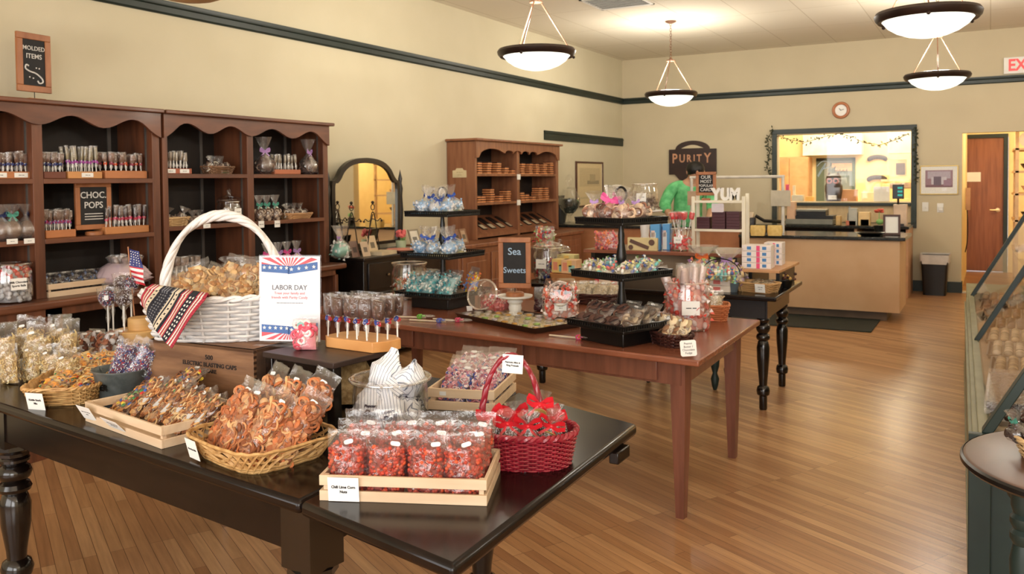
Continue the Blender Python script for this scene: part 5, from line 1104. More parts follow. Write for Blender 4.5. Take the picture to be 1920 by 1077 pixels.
for i, (s, z, sz) in enumerate((('500', .158, .022), ('ELECTRIC BLASTING CAPS', .133, .0195), ('HANDLE CARE', .112, .0175), ('DO NOT', .085, .0155), ('WITH A', .067, .0155))): text(BX, s, sz, mk('stencil_black', (40, 28, 22), rough=.8), (.045+(0, 0, -.03, -.075, -.085)[i], -l/2-.0006, z), bold=.0006, sx=1.08)
# ---- white wicker basket on the box
q = PZ(412, 642, .961); fw2 = Vector((FW.x, FW.y, 0)).normalized(); c_ = Vector(q)+fw2*.135; c_ += Vector((fw2.y, -fw2.x, 0))*-.03
WB = thing('white_wicker_basket', 'large white wicker basket with tall arched handle on the old wooden box', 'basket', (c_.x, c_.y, .961), .50)
WW = mk('white_wicker', (236, 234, 232), (220, 218, 218), rough=.4, scale=40)
wicker(WB, .275, .165, .150, 2.3, .17, WW, 12, 22, .0052, .010, lift=.10, bulge=2.2)
m = M()
for ph in [2*pi*k/5 for k in range(5)]:
    pts = []
    for k in range(91):
        t = pi*k/90; w_ = t*7+ph; R = .0125; pts.append((-.212*cos(t)*(1+.06*sin(t))+R*cos(w_)*cos(t), R*sin(w_), .10+.33*sin(t)**.92+R*cos(w_)*sin(t)))
    m.tube(pts, .0088, 7)
part(WB, 'handle', m, WW, 60)
for s in (-1, 1):
    m = M()
    for k in range(7): m.ring((s*.213, 0, .10+k*.010), .022, .0052, (0, 0, 0), 16, 6)
    part(WB, 'handle_binding', m, WW, 60)
CH = [(212, 176, 126), (194, 150, 100), (226, 200, 156), (176, 126, 80), (206, 168, 116)]
MCH = [Maker(snack_bag('snack_bag', 'bag', .13, .17, .06, .75, 130, k_mix(CH, 1.35, 0, .4, .12), s, (196, 150, 96), cr=.005)) for s in (91, 92)]
for i, (x, y, z, rx, ry, rz_) in enumerate(((-.17, -.03, .08, -.6, .2, .3), (-.06, -.07, .085, -.9, -.1, 0), (.05, -.06, .09, -.8, .25, .2), (.16, -.02, .085, -.5, .2, -.2), (-.10, .04, .11, -.5, -.3, .2), (.0, .05, .12, -.45, .3, 0), (.10, .05, .115, -.4, .1, .3), (-.02, -.02, .135, -.9, .5, .4))):
    put(MCH[i % 2], WB, x, y, z, (rx, ry, rz_), 'clear bag of tan chips in the white basket, '+['far left', 'front left', 'front middle', 'far right', 'back left', 'back middle', 'back right', 'topmost'][i], 'chip bags in the white basket')
# striped towel over the rim
def PD(x, y, dep): return Vector((0, 0, CAMH))+_ray(x, y)*dep
TR_, TL_, BO, LF = PD(386, 560, 2.80), PD(272, 543, 2.94), PD(318, 655, 2.76), PD(264, 574, 2.90)
bands = []
def band(c, n=1): bands.extend([c]*n)
cr_, rd, bk, gy, wt = (222, 208, 184), (178, 54, 72), (34, 36, 48), (120, 122, 128), (236, 230, 222)
for c in (rd, rd, wt, rd, wt, rd, bk, bk, bk, bk, bk, rd, cr_, rd, wt, rd, bk, bk, cr_, cr_, cr_, bk, cr_, gy, bk, bk, gy, bk, gy, bk, gy, bk, bk, cr_, cr_, cr_, rd, wt, rd, cr_, rd, rd): band(c)
m = M(); NU, NV = len(bands), 22
def tw(u, v):
    top = TR_.lerp(TL_, u); bot = BO.lerp(LF, u); p = top.lerp(bot, v); n = -fw2
    p = p+n*(.010*sin(v*5+u*6)+.012*sin(pi*v)+.004*sin(u*22+v*4)); return p
for i in range(NU):
    for j in range(NV):
        b = bands[i]; m.c = C(*b)
        if b == gy and (i+j) % 2: m.c = C(*bk)
        if i in (7, 9) and j % 2 == 0: m.c = C(*wt)
        if i in (19, 34) and j % 3 == 0: m.c = C(*bk)
        m.add([tw(i/NU, j/NV), tw((i+1)/NU, j/NV), tw((i+1)/NU, (j+1)/NV), tw(i/NU, (j+1)/NV)], [(0, 1, 2, 3)])
inner = [PD(300, 538, 2.98), PD(395, 556, 2.93)]
for i in range(NU):
    m.c = C(*bands[i]); a, b = TR_.lerp(TL_, i/NU), TR_.lerp(TL_, (i+1)/NU); c1, d1 = inner[1].lerp(inner[0], (i+1)/NU), inner[1].lerp(inner[0], i/NU)
    up_ = Vector((0, 0, .012)); m.add([tw(i/NU, 0), tw((i+1)/NU, 0), b.lerp(c1, .5)+up_, a.lerp(d1, .5)+up_, c1-up_*1.5, d1-up_*1.5], [(0, 1, 2, 3), (3, 2, 4, 5)])
tw_ = single('striped_towel', m, vcol('towel_cloth', .9, .3, 400), 'red, black and cream striped starred towel hanging over white basket rim', 'towel', smooth=60)
so = tw_.modifiers.new('thick', 'SOLIDIFY'); so.thickness = .003
# ---- black riser stool
A = PZ(492, 660, .955); B = PZ(625, 682, .955); d = B-A; w = d.length; rz = atan2(d.y, d.x); l = .25
ST_ = thing('riser_stand', 'small dark wooden riser with four legs holding the sign and lollipops', 'stand', centre(Vector((A.x, A.y, ZT)), w, l, rz), rz)
part(ST_, 'top', M().bx(-w/2, w/2, -l/2, l/2, .177, .195), mk('dark_riser', (58, 42, 38), (44, 32, 28), rough=.4, scale=5, stretch=(1, 6, 6)), bevel=.002)
for a in (-1, 1):
    for b in (-1, 1): part(ST_, 'leg', M().box((a*(w/2-.022), b*(l/2-.022), .0885), (.032, .032, .177)), DARKV, bevel=.002)
part(ST_, 'rail', M().bx(-w/2+.03, w/2-.03, -l/2+.012, -l/2+.024, .135, .177), DARKV); part(ST_, 'rail', M().bx(-w/2+.03, w/2-.03, l/2-.024, l/2-.012, .135, .177), DARKV)
ZS = .956
# ---- labor day sign
A = PZ(485, 650, ZS); B = PZ(604, 650, ZS); rz = atan2(B.y-A.y, B.x-A.x); cc = (A+B)/2
LS = thing('labor_day_sign', 'white LABOR DAY sign with red white and blue bunting in acrylic holder', 'sign', (cc.x-.022, cc.y+.02, ZS), (-.04, 0, .36))
W_, H_ = .216, .288
part(LS, 'sheet', M().bx(-W_/2, W_/2, 0, .001, .012, .012+H_), mk('sign_paper', (230, 232, 238), (226, 228, 236), rough=.5), 0)
part(LS, 'holder', M().bx(-W_/2-.003, W_/2+.003, .0015, .004, .006, .016+H_), PANE, 0); part(LS, 'holder_foot', M().bx(-W_/2-.003, W_/2+.003, -.05, .03, 0, .003), PANE, 0)
sr, sb = mk('sign_red', (222, 92, 104)), mk('sign_blue', (70, 112, 178)); m = M(); m2 = M(); m3 = M(); yy = -.0006
def star(m, x, z, r, y):
    P_ = [(x+(r if k % 2 == 0 else r*.42)*sin(pi*k/5), y, z+(r if k % 2 == 0 else r*.42)*cos(pi*k/5)) for k in range(10)]; m.add([(x, y, z)]+P_, [(0, 1+k, 1+(k+1) % 10) for k in range(10)])
for (ox, oz, za, zb, dr) in ((0.0, .012+H_*.845, .012+H_*.86, .012+H_*.985, 1), (.0, .012+H_*.14, .012+H_*.015, .012+H_*.13, -1)):
    xe = W_/2-.008
    for k in range(11):
        a0, a1 = pi*(k+.15)/11, pi*(k+.68)/11; P_ = [(ox, oz)]
        for a in (a0, a1):
            t = min(xe/max(1e-6, abs(cos(a))), (.012+H_*.985-oz if dr > 0 else oz-.012-H_*.02)/max(1e-6, sin(a))); P_.append((ox+t*cos(a), oz+dr*t*sin(a)))
        m.add([(x, yy, z) for x, z in P_], [(0, 1, 2)])
for (zc, fl) in ((.012+H_*.855, 1), (.012+H_*.145, -1)):
    for sx_ in (-1, 1):
        m2 = M(); m3 = M()
        x0, x1 = (-W_/2+.008, -.0) if sx_ < 0 else (-.006, W_/2-.008)
        z0, z1 = (zc+.002, zc-.0) if sx_ < 0 else (zc-.006, zc+.006); hb = .013
        m2.add([(x0, yy*1.6, z0-hb), (x1, yy*1.6, z1-hb+.004*sx_), (x1, yy*1.6, z1+hb+.004*sx_), (x0, yy*1.6, z0+hb)], [(0, 1, 2, 3)])
        for k in range(5 if sx_ < 0 else 4): t = (k+.5)/(5 if sx_ < 0 else 4); star(m3, x0+(x1-x0)*t, z0+(z1-z0)*t+.002, .0075, yy*2.2)
        part(part(LS, 'blue_ribbon', m2, sb, 0), 'stars', m3, WHITE, 0)
part(LS, 'red_rays', m, sr, 0)
LG = mk('light_grey_text', (104, 108, 120)); LP = mk('pink_text', (230, 150, 160))
text(LS, 'LABOR DAY', .0235, LG, (0, -.0008, .012+H_*.63), sx=.98); text(LS, 'Treat your family and', .0125, LP, (0, -.0008, .012+H_*.565)); text(LS, 'friends with Purity Candy', .0125, LP, (0, -.0008, .012+H_*.515)); text(LS, '~~~~~~~~~~~~~~~~~~~~~~~~~~~~', .006, LG, (0, -.0008, .012+H_*.45))
# ---- gummy rings bag
q = PZ(577, 655, ZS); GMc = [(240, 110, 130), (250, 230, 228), (250, 236, 230), (236, 90, 110), (150, 200, 196)]
def k_ring(m, p, rg): m.c = C(*rg.choice(GMc)); m.ring(p, .0105, .0048, (rg.uniform(.6, 2.4), rg.uniform(-1, 1), 0), 12, 6)
MGm = Maker(snack_bag('gummy_bag', 'bag', .082, .105, .05, .85, 34, k_ring, 95, (240, 150, 160), sticker=False)); MGm.put((q.x, q.y-.01, ZS+.001), (-.05, 0, .4), 'clear bag of pink and white gummy rings in front of labor day sign')
# ---- lollipop block
A = PZ(600, 650, ZS); B = PZ(706, 664, ZS); d = B-A; w = d.length-.012; rz = atan2(d.y, d.x); cc = centre(A, w, .13, rz)
BKW = mk('honey_pine', (226, 168, 104), (206, 144, 82), rough=.45, scale=3, stretch=(1, 5, 5))
LB_ = thing('lollipop_block', 'honey pine block with cut corners holding wrapped chocolate lollipops on the riser', 'holder', (cc[0], cc[1], ZS), rz); c0 = .03
part(LB_, 'block', M().prism([(-w/2+c0, -.065), (w/2-c0*.2, -.065), (w/2+.025, -.02), (w/2+.025, .04), (w/2-c0, .08), (-w/2+c0, .08), (-w/2, .04), (-w/2, -.04)], 0, .034), BKW, bevel=.002)
def choc_pop(w, h, t, L, core, rib, seed, film=FILM, head='flat', stick=True):
    """moulded chocolate on a stick in clear wrap tied with ribbon"""
    def fn():
        rg = random.Random(seed); T = thing('chocolate_pop', 'x', 'lollipop'); part(T, 'stick', M().tube([(0, 0, 0), (0, 0, L+h*.3)], .0028, 6), WHITE)
        m = M(); m.c = C(*core)
        if head == 'flat': loft(m, [[(x*s, y*s2, z+L) for x, y, z in rrect(w, t, min(w, t)*.45, zz, 4)] for zz, s, s2 in ((0, .8, .5), (h*.08, .96, .9), (h*.5, 1, 1), (h*.92, .96, .9), (h, .8, .5))]); 
        else: m.ball((0, 0, L+h/2), h/2, 1, (w/h, t/h, 1))
        for _ in range(5): q_ = rg.uniform(.75, 1.3); m.c = C(*[min(255, v*q_) for v in core]); m.ball((rg.uniform(-.3, .3)*w, -t*.42, L+h*rg.uniform(.2, .8)), w*.16, 1, (1, .35, 1))
        part(T, 'chocolate', m, VG, 50); a = [rg.random()*6 for _ in range(3)]
        part(T, 'clear_wrap', M().lathe([(.008, L-.042), (.011, L-.03), (.0045, L-.012), (w*.40, L+h*.1), (w*.55, L+h*.5), (w*.56, L+h*.95), (w*.62, L+h*1.12)], 16, sy=max(.35, t/w*1.5), cap=False, wob=lambda q, k: 1+.07*sin(5*q+a[0]+k)+.05*sin(8*q+a[1])), film, 70)
        if rib:
            m = M()
            for k in range(9): an = k*2.2; m.c = C(*rib[k % len(rib)]); m.ring((.006*cos(an), .006*sin(an), L-.012+.004*sin(k*1.7)), .0055, .0017, (rg.random()*3, rg.random()*3, 0), 8, 4)
            part(T, 'ribbon', m, VG, 60)
        return T
    return fn
MLP = [Maker(choc_pop(.050, .062, .018, .076, (84, 58, 48), RWB[:3], s)) for s in (101, 102, 103)]
k = 0
for r in range(3):
    for i in range(6):
        x = -w/2+.018+i*(w-.02)/5; y = -.045+r*.05
        if r == 2 and i in (0,): continue
        put(MLP[k % 3], LB_, x, y, .030, (rg.uniform(-.05, .05), rg.uniform(-.06, .06), rg.uniform(-.5, .5)), 'wrapped chocolate lollipop in the honey pine block, %s row, %s' % (['front', 'middle', 'back'][r], nth(i, 6)), 'chocolate lollipops in the pine block'); k += 1
# sack behind the jar
m = M(); rgs = random.Random(9); m.lathe([(.02, 0), (.09, .01), (.11, .06), (.10, .13), (.07, .17), (.04, .19), (.055, .22)], 20, wob=lambda a, k: 1+.06*sin(3*a+k)+.04*sin(7*a))
single('burlap_sack', m, mk('burlap', (196, 162, 110), (150, 116, 70), rough=.95, scale=60, bump=.6), 'tan burlap sack behind the riser and jar', 'sack', tuple(PZ(672, 752, ZT)))
# ================================================================ red-brown table goods
ZR = .7403
def tier_stand(sizes):
    def fn():
        T = thing('tiered_stand', 'x', 'stand'); part(T, 'base', M().bx(-.14, .14, -.14, .14, 0, .07), BLK, bevel=.004)
        for (s, z) in zip(sizes, (.085, .32, .57)):
            h = s/2; m = M(); m.bx(-h, h, -h, h, z-.015, z); part(T, 'tray', m, BLK, bevel=.003)
            m = M()
            for a in (-1, 1):
                m.bx(-h, h, a*h-.004, a*h+.004, z+.014, z+.020); m.bx(a*h-.004, a*h+.004, -h, h, z+.014, z+.020)
                for k in range(24): q = -h+(k+.5)*s/24; m.bx(q-.0035, q+.0035, a*h-.003, a*h+.003, z, z+.016); m.bx(a*h-.003, a*h+.003, q-.0035, q+.0035, z, z+.016)
            part(T, 'beaded_edge', m, BLKM, 0)
        part(T, 'column', M().lathe([(.02, .07), (.026, .09), (.014, .105), (.020, .14), (.024, .18), (.014, .25), (.016, .27), (.012, .30), (.024, .322), (.013, .335), (.022, .37), (.026, .40), (.014, .47), (.016, .50), (.012, .53), (.010, .57), (.010, .62), (.006, .65), (0, .66)], 20), BLK)
        part(T, 'ring_handle', M().ring((0, 0, .695), .034, .006, (pi/2, 0, 0), 28, 8), BLKM)
        return T
    return fn
def twist_pieces(cols, s=1):
    def f(m, p, rg):
        m.c = C(*rg.choice(cols)); R = (rg.random()*3, rg.random()*3, rg.random()*3); m.ball(p, .009*s, 1, (1.3, .8, .8), R)
        d = Vector((rotm(*R) @ np.array((1, 0, 0)))); P0 = Vector(p)
        for sg in (-1, 1):
            q = P0+d*sg*.012*s; e = P0+d*sg*.024*s; o = d.orthogonal().normalized()*.007*s; m.add([q, e+o, e-o], [(0, 1, 2)])
    return f
TEALC = [(70, 160, 170), (226, 240, 238), (100, 190, 196), (40, 120, 140), (236, 238, 230)]
def centre2(A, B, l):  # square stand whose tray front edge runs A-B
    d = B-A; rz = atan2(d.y, d.x); return centre(A, d.length, l, rz), rz
A, B = PZ(1057, 603, .825), PZ(1176, 624, .825); (cx, cy, _), rz = centre2(A, B, .37)
S2 = tier_stand((.37, .34, .31))(); S2.location = (cx, cy, ZR); S2.rotation_euler = (0, 0, rz); S2['label'] = 'black three tier stand with ring handle beside the tall jar of red pops'
S1 = tier_stand((.42, .37, .33))(); S1.location = (-2.93, 4.36, ZR); S1.rotation_euler = (0, 0, -.06); S1['label'] = 'black three tier stand of teal and blue wrapped sweets, left end of red-brown table'
def cello(name, cols, core, r, hh, seed, ribbon, n=26, s=1.0, flat=.8, film=None): return Maker(gathered(name, 'wrapped sweets', r, hh, twist_pieces(cols, s), n, core, seed, ribbon, film=film or FILM2, bs=.018, flat=flat))
BLUE = mk('blue_ribbon', (60, 96, 190), rough=.35); PINKR = mk('pink_ribbon', (236, 90, 160), rough=.35); LIL = mk('lilac_ribbon', (190, 150, 210), rough=.35); ORG = mk('orange_ribbon', (240, 120, 60), rough=.35); TEALR = mk('teal_ribbon', (90, 170, 150), rough=.35); NAVR = mk('navy_ribbon', (40, 50, 90), rough=.35)
CB1 = cello('wrapped_sweets', [(226, 230, 240), (150, 190, 230), (240, 240, 240)], (150, 190, 225), .040, .07, 201, BLUE)
CB2 = cello('wrapped_sweets', [(230, 226, 214), (170, 200, 226), (120, 160, 210)], (210, 214, 220), .038, .065, 202, BLUE)
rg = random.Random(21)
pos4 = [(-.1, -.1), (.02, -.11), (.11, -.07), (-.09, .04), (.06, .08)]
nm5 = ['front left', 'front middle', 'front right', 'back left', 'back right']
BLP = mk('light_blue_paper', (150, 196, 226), (130, 180, 214), rough=.7); YLP = mk('cream_paper', (236, 224, 170), rough=.7)
for tz, tn, sc in ((.321, 'middle', 1), (.571, 'top', .9)):
    pl_ = single('paper_liner', M().bx(-.15*sc, .0, -.16*sc, .15*sc, 0, .004), BLP, 'light blue paper under sweets on %s tray of teal stand' % tn, 'paper', (S1.location.x-.0, S1.location.y, ZR+tz+.001), -.06)
    single('paper_liner', M().bx(.005, .15*sc, -.16*sc, .15*sc, 0, .004), YLP, 'cream paper under sweets on %s tray of teal stand' % tn, 'paper', (S1.location.x, S1.location.y, ZR+tz+.001), -.06)
    for i, (x, y) in enumerate(pos4): put((CB1, CB2)[i % 2], S1, x*sc, y*sc, tz+.006, (rg.uniform(-.5, .5), rg.uniform(-.4, .4), rg.uniform(-1, 1)), 'clear wrapped blue and white sweets on %s tray of left stand, %s' % (tn, nm5[i]), 'wrapped sweets on the left stand', 1.25)
MTE = [Maker(snack_bag('twist_candy_bag', 'bag', .13, .15, .07, .74, 60, twist_pieces(TEALC, 1.1), s, (120, 180, 186), cr=.004, film=FILM2)) for s in (211, 212)]
for i, (x, y) in enumerate(((-.14, -.14), (-.02, -.15), (.10, -.13), (-.12, .0), (.02, .02))): put(MTE[i % 2], S1, x, y, .087, (-.55, 0, rg.uniform(-.2, .2)), 'bag of teal and white twist candies on bottom tray of left stand, '+nm5[i], 'teal candy bags')
MYB = Maker(snack_bag('candy_card_bag', 'bag', .12, .16, .05, .7, 50, twist_pieces([(240, 200, 60), (226, 120, 60), (120, 150, 220)], 1.2), 214, (236, 190, 70), film=FILM2)); put(MYB, S1, .16, .05, .087, (-.3, 0, -.5), 'bag of yellow and orange sweets at right of teal candy bags')
# right stand
CHB = Maker(snack_bag('chocolate_bag', 'bag', .11, .13, .045, .8, 16, k_mix([(90, 60, 50), (110, 76, 62), (70, 46, 40)], 2.2, 0, .5), 221, (100, 70, 58), film=FILM2)); CHB2 = Maker(snack_bag('chocolate_bag', 'bag', .11, .13, .045, .8, 16, k_mix([(140, 120, 100), (200, 180, 150), (110, 90, 76)], 2.0, 0, .5), 222, (150, 130, 108), film=FILM2))
for i, (x, y, k) in enumerate(((-.12, -.12, 0), (-.04, -.13, 0), (.05, -.12, 0), (.13, -.10, 1), (-.10, -.02, 0), (.0, 0, 1), (.10, .02, 1))): put((CHB, CHB2)[k], S2, x, y, .087, (-.8, 0, rg.uniform(-.3, .3)), 'clear bag of chocolates on bottom tray of right stand, '+['front row leftmost', 'front row second', 'front row third', 'front row rightmost', 'back left', 'back middle', 'back right'][i], 'chocolate bags on the right stand')
AST = [(120, 190, 190), (226, 214, 150), (236, 120, 110), (240, 236, 226), (150, 190, 110), (90, 110, 170)]
MAS = [Maker(snack_bag('assorted_candy_bag', 'bag', .11, .12, .045, .78, 34, twist_pieces(AST, 1.2), s, (190, 180, 150), film=FILM2, cr=.004)) for s in (225, 226)]
for i, (x, y) in enumerate(((-.10, -.11), (.0, -.12), (.10, -.10), (-.10, .0), (.08, .04), (0, .1))): put(MAS[i % 2], S2, x, y, .322, (-1.15, 0, rg.uniform(-.6, .6)), 'bag of assorted bright candies on middle tray of right stand, '+['front left', 'front middle', 'front right', 'middle left', 'middle right', 'back'][i], 'assorted bags on middle tray')
CPK = Maker(gathered('wrapped_chocolates', 'wrapped sweets', .045, .08, k_mix([(150, 104, 84), (190, 140, 120), (110, 70, 60)], 1.6, 0, .5), 24, (150, 108, 90), 231, PINKR, film=FILM2, bs=.035, flat=.7)); CPU = Maker(gathered('wrapped_chocolates', 'wrapped sweets', .042, .06, k_mix([(150, 104, 84), (220, 190, 160)], 1.6, 0, .5), 24, (170, 130, 110), 232, LIL, film=FILM2, bs=.016, flat=.7))
for i, (x, y, k) in enumerate(((-.09, -.09, 1), (-.01, -.10, 0), (.09, -.08, 1), (-.08, .04, 0), (.06, .06, 1))): put((CPK, CPU)[k], S2, x, y, .572, (rg.uniform(-.3, .3), rg.uniform(-.3, .3), rg.uniform(-1, 1)), 'wrapped brown chocolates with %s bow on top tray of right stand, %s' % (['pink', 'lilac'][k], nm5[i]), 'wrapped chocolates on top tray', 1.15)
# pops lying on the table
def lying(name, x, y, a, L, col, lb):
    T = thing(name, lb, 'candy stick', tuple(PZ(x, y, ZR))[:2]+(ZR+.006,), a); part(T, 'stick', M().tube([(0, 0, 0), (L, 0, 0)], .0045, 6), mk('cream_stick', (236, 222, 196))); m = M()
    for k in range(8): m.c = C(*col[k % len(col)]); m.ring((L*.86+.012*cos(k*2), .010*sin(k*2.3), .006), .010, .003, (k, k*2, 0), 8, 4)
    part(T, 'ribbon', m, VG); m = M(); m.c = C(236, 232, 226); m.ball((L*1.05, 0, .008), .03, 1, (1.6, .7, .3)); part(T, 'clear_wrap', m, FILM2, 60)
for i, (x, y, a, L, c_, lb) in enumerate(((735, 596, .3, .20, [(120, 200, 80)], 'cream candy stick with green curl left of the tray'), (768, 602, .15, .22, [(90, 110, 200)], 'cream candy stick with blue curl, nearest the table edge'), (812, 600, .0, .20, [(226, 90, 130)], 'cream candy stick with pink curl next to tray'), (1030, 631, -.05, .20, [(236, 80, 150), (240, 120, 80)], 'wrapped candy stick with pink and orange curls under the right stand'), (1090, 636, -.1, .22, [(236, 200, 60), (240, 130, 70)], 'wrapped candy stick with yellow curl beside the fudge basket'))): lying('candy_stick', x, y, a, L, c_, lb)
# flat tray of foil chocolates
A, B = PZ(852, 597, ZR), PZ(1002, 628, ZR); d = B-A; w = d.length; rz = atan2(d.y, d.x); l = .34
TT = thing('serving_tray', 'dark brown shallow tray lined with gold paper in front of sea sweets sign', 'tray', centre(A, w, l, rz), rz); TRB = mk('bronze_tray', (72, 48, 34), (54, 36, 26), rough=.35, metal=.3)
part(TT, 'tray', loft(M(), [rrect(w-.03, l-.03, .01, 0), rrect(w, l, .01, .030), rrect(w-.006, l-.006, .01, .030), rrect(w-.04, l-.04, .01, .006)], (1, 1)), TRB)
part(TT, 'gold_paper', M().bx(-w/2+.025, w/2-.025, -l/2+.025, l/2-.025, .008, .012), mk('gold_paper', (214, 196, 142), (226, 210, 160), rough=.4))
FOIL = [(200, 196, 190), (226, 170, 60), (150, 200, 90), (200, 190, 206), (160, 150, 140), (226, 220, 206), (206, 160, 90)]
def foilc(i):
    def fn():
        T = thing('foil_chocolate', 'x', 'chocolate'); part(T, 'chocolate', M().ball((0, 0, .009), .017, 1, (1.2, 1, .55)), mk('foil%d' % i, FOIL[i], rough=.25, metal=.5)); part(T, 'wrap', M().lathe([(.012, 0), (.026, .008), (.028, .018), (.010, .021)], 10, cap=False, wob=lambda a, k: 1+.15*sin(3*a)), FILM2, 60); return T
    return Maker(fn)
FMK = [foilc(i) for i in range(len(FOIL))]; fn_ = ['silver', 'amber', 'lime', 'lilac', 'grey', 'cream', 'gold']
for i in range(8):
    for j in range(4):
        k = rg.randrange(7); put(FMK[k], TT, -w/2+.05+i*(w-.1)/7, -l/2+.05+j*(l-.1)/3, .0125, (0, 0, rg.uniform(-1, 1)), '%s foil chocolate on gold paper tray, %s row, %s' % (fn_[k], ORD[j], nth(i, 8)), 'foil chocolates on the tray')
# white pedestal and chalk sign
v = PZ(966, 594, ZR); PED = thing('cake_pedestal', 'small white cake pedestal under the Sea Sweets chalkboard', 'cake stand', (v.x, v.y, ZR))
part(PED, 'pedestal', M().lathe([(0, 0), (.055, 0), (.056, .006), (.04, .014), (.032, .03), (.038, .05), (.034, .07), (.045, .085), (.04, .10), (.03, .105)], 30), WHITE); part(PED, 'plate', M().lathe([(0, .104), (.085, .106), (.098, .112), (.10, .122), (.094, .118), (0, .116)], 40), WHITE)
chalk_sign((v.x, v.y, ZR+.1165), .30, .185, .285, .028, .045, 'pine framed chalkboard reading Sea Sweets in blue chalk', [('Sea', .056, -.0, .205), ('Sweets', .046, .0, .10)], CHALKB, .052)
# tipped open jar with rosy sweets and glass lid
v = PZ(925, 590, ZR); OJ = thing('glass_jar', 'tipped open glass jar of rosy red sweets left of the pedestal', 'jar', (v.x, v.y+.05, ZR), (0, 0, .35))
ROSE = [(196, 70, 80), (226, 120, 120), (236, 190, 180), (170, 50, 66)]
part(OJ, 'glass', M().frame((.0, 0, .085), rx=.25).lathe([(0, -.075), (.10, -.07), (.115, -.04), (.115, .05), (.09, .085), (.095, .09)], 32, cap=False), GLASS, 60); m = M(); m.c = C(190, 96, 98); m.ball((0, 0, .045), .09, 2, (1, 1, .42)); k_ = twist_pieces(ROSE, 1.3)
for _ in range(70): a = rg.random()*2*pi; q = rg.random()**.5*.095; k_(m, (q*cos(a), q*sin(a), .055+.03*(1-q/.095)+rg.uniform(-.01, .01)), rg)
part(OJ, 'sweets', m, VG, 60, stuff=True)
v = PZ(900, 585, ZR); LD = thing('jar_lid', 'round glass lid leaning against the tipped jar with small tag', 'lid', (v.x+.055, v.y-.06, ZR+.11), (1.15, 0, .1)); part(LD, 'glass_disc', M().lathe([(0, 0), (.085, .002), (.09, .006), (.085, .01), (0, .012)], 36), GLASS); part(LD, 'rim', M().ring((0, 0, .006), .09, .006, (0, 0, 0), 40, 6), clear('rim_glass', .35, .85, .05)); part(LD, 'knob', M().lathe([(0, 0), (.012, 0), (.016, .018), (0, .024)], 14, at=(0, 0, .012)), GLASS)
card(LD, .035, .045, (-.06, -.095, .01), (-.9, 0, 0), ())
# drum jar
def sweets_in(T, R, z0, z1, kind, n, core, seed, name='sweets'):
    r_ = random.Random(seed); m = M(); m.c = C(*core); m.lathe([(0, z0), (R*.74, z0), (R*.76, z1-.01), (0, z1)], 20)
    for _ in range(n): a = r_.random()*2*pi; q = R*r_.uniform(.74, .84); z = r_.uniform(z0+.008, z1); kind(m, (q*cos(a), q*sin(a), z), r_)
    for _ in range(n//4): a = r_.random()*2*pi; q = R*.8*r_.random()**.5; kind(m, (q*cos(a), q*sin(a), z1+r_.uniform(-.004, .01)), r_)
    return part(T, name, m, VG, 60, stuff=True)
PEACH = [(240, 130, 100), (244, 222, 214), (226, 90, 76), (240, 196, 180), (250, 240, 236)]
v = PZ(1042, 604, ZR); DJ = thing('glass_jar', 'tilted round mouthed glass jar of peach and white sweets beside sea sweets sign', 'jar', (v.x, v.y+.06, ZR), (0, 0, .45))
part(DJ, 'glass', loft(M(), [rrect(.17, .13, .03, 0), rrect(.20, .15, .04, .02), rrect(.20, .15, .04, .16), rrect(.16, .11, .03, .225)], (1, 1)), GLASS, 60); part(DJ, 'mouth_ring', M().ring((0, -.075, .155), .062, .008, (pi/2-.15, 0, 0), 36, 8), clear('mouth_glass', .35, .9, .06)); m = M(); k_ = twist_pieces(PEACH, 1.4); m.c = C(236, 180, 164); loft(m, [rrect(.16, .11, .03, .008), rrect(.18, .12, .03, .03), rrect(.17, .12, .03, .13)])
for _ in range(60): k_(m, (rg.uniform(-.085, .085), -.064+rg.uniform(-.004, .004), rg.uniform(.015, .19)), rg)
part(DJ, 'sweets', m, VG, 60, stuff=True); card(DJ, .065, .04, (0, -.085, .085), (0, 0, 0), ('~~~~~~', '~~~~'), .009)
# dark bead bag, pale bags in dark basket at the back of the table
DB = Maker(snack_bag('bead_candy_bag', 'bag', .09, .14, .06, .5, 90, lambda m, p, r_: (setattr(m, 'c', C(70, 24, 34)), m.ball(p, .0075, 1)), 241, (60, 20, 30), film=FILM2)); v = PZ(1000, 588, ZR); DB.put((v.x, v.y+.1, ZR+.002), (-.2, 0, .3), 'bag of dark maroon beads behind the peach jar')
v = PZ(1098, 575, ZR); DBK = thing('dark_basket', 'dark brown woven basket of pale bags behind the right stand', 'basket', (v.x-.02, v.y+.17, ZR), .2); DKW = mk('dark_wicker', (78, 40, 32), (54, 28, 24), rough=.45, scale=40); wicker(DBK, .16, .10, .06, 4, .12, DKW, 7, 20, .004, .007)
PLB = Maker(snack_bag('pale_bag', 'bag', .11, .13, .05, .8, 50, k_noodle([(230, 214, 180), (214, 190, 150)], 1.4), 243, (214, 196, 160), film=FILM2))
for i in range(4): put(PLB, DBK, -.10+i*.065, -.02+(i % 2)*.04, .015, (-.5, 0, rg.uniform(-.3, .3)), 'pale cream candy bag in the dark basket, '+nth(i, 4), 'pale bags in the dark basket')
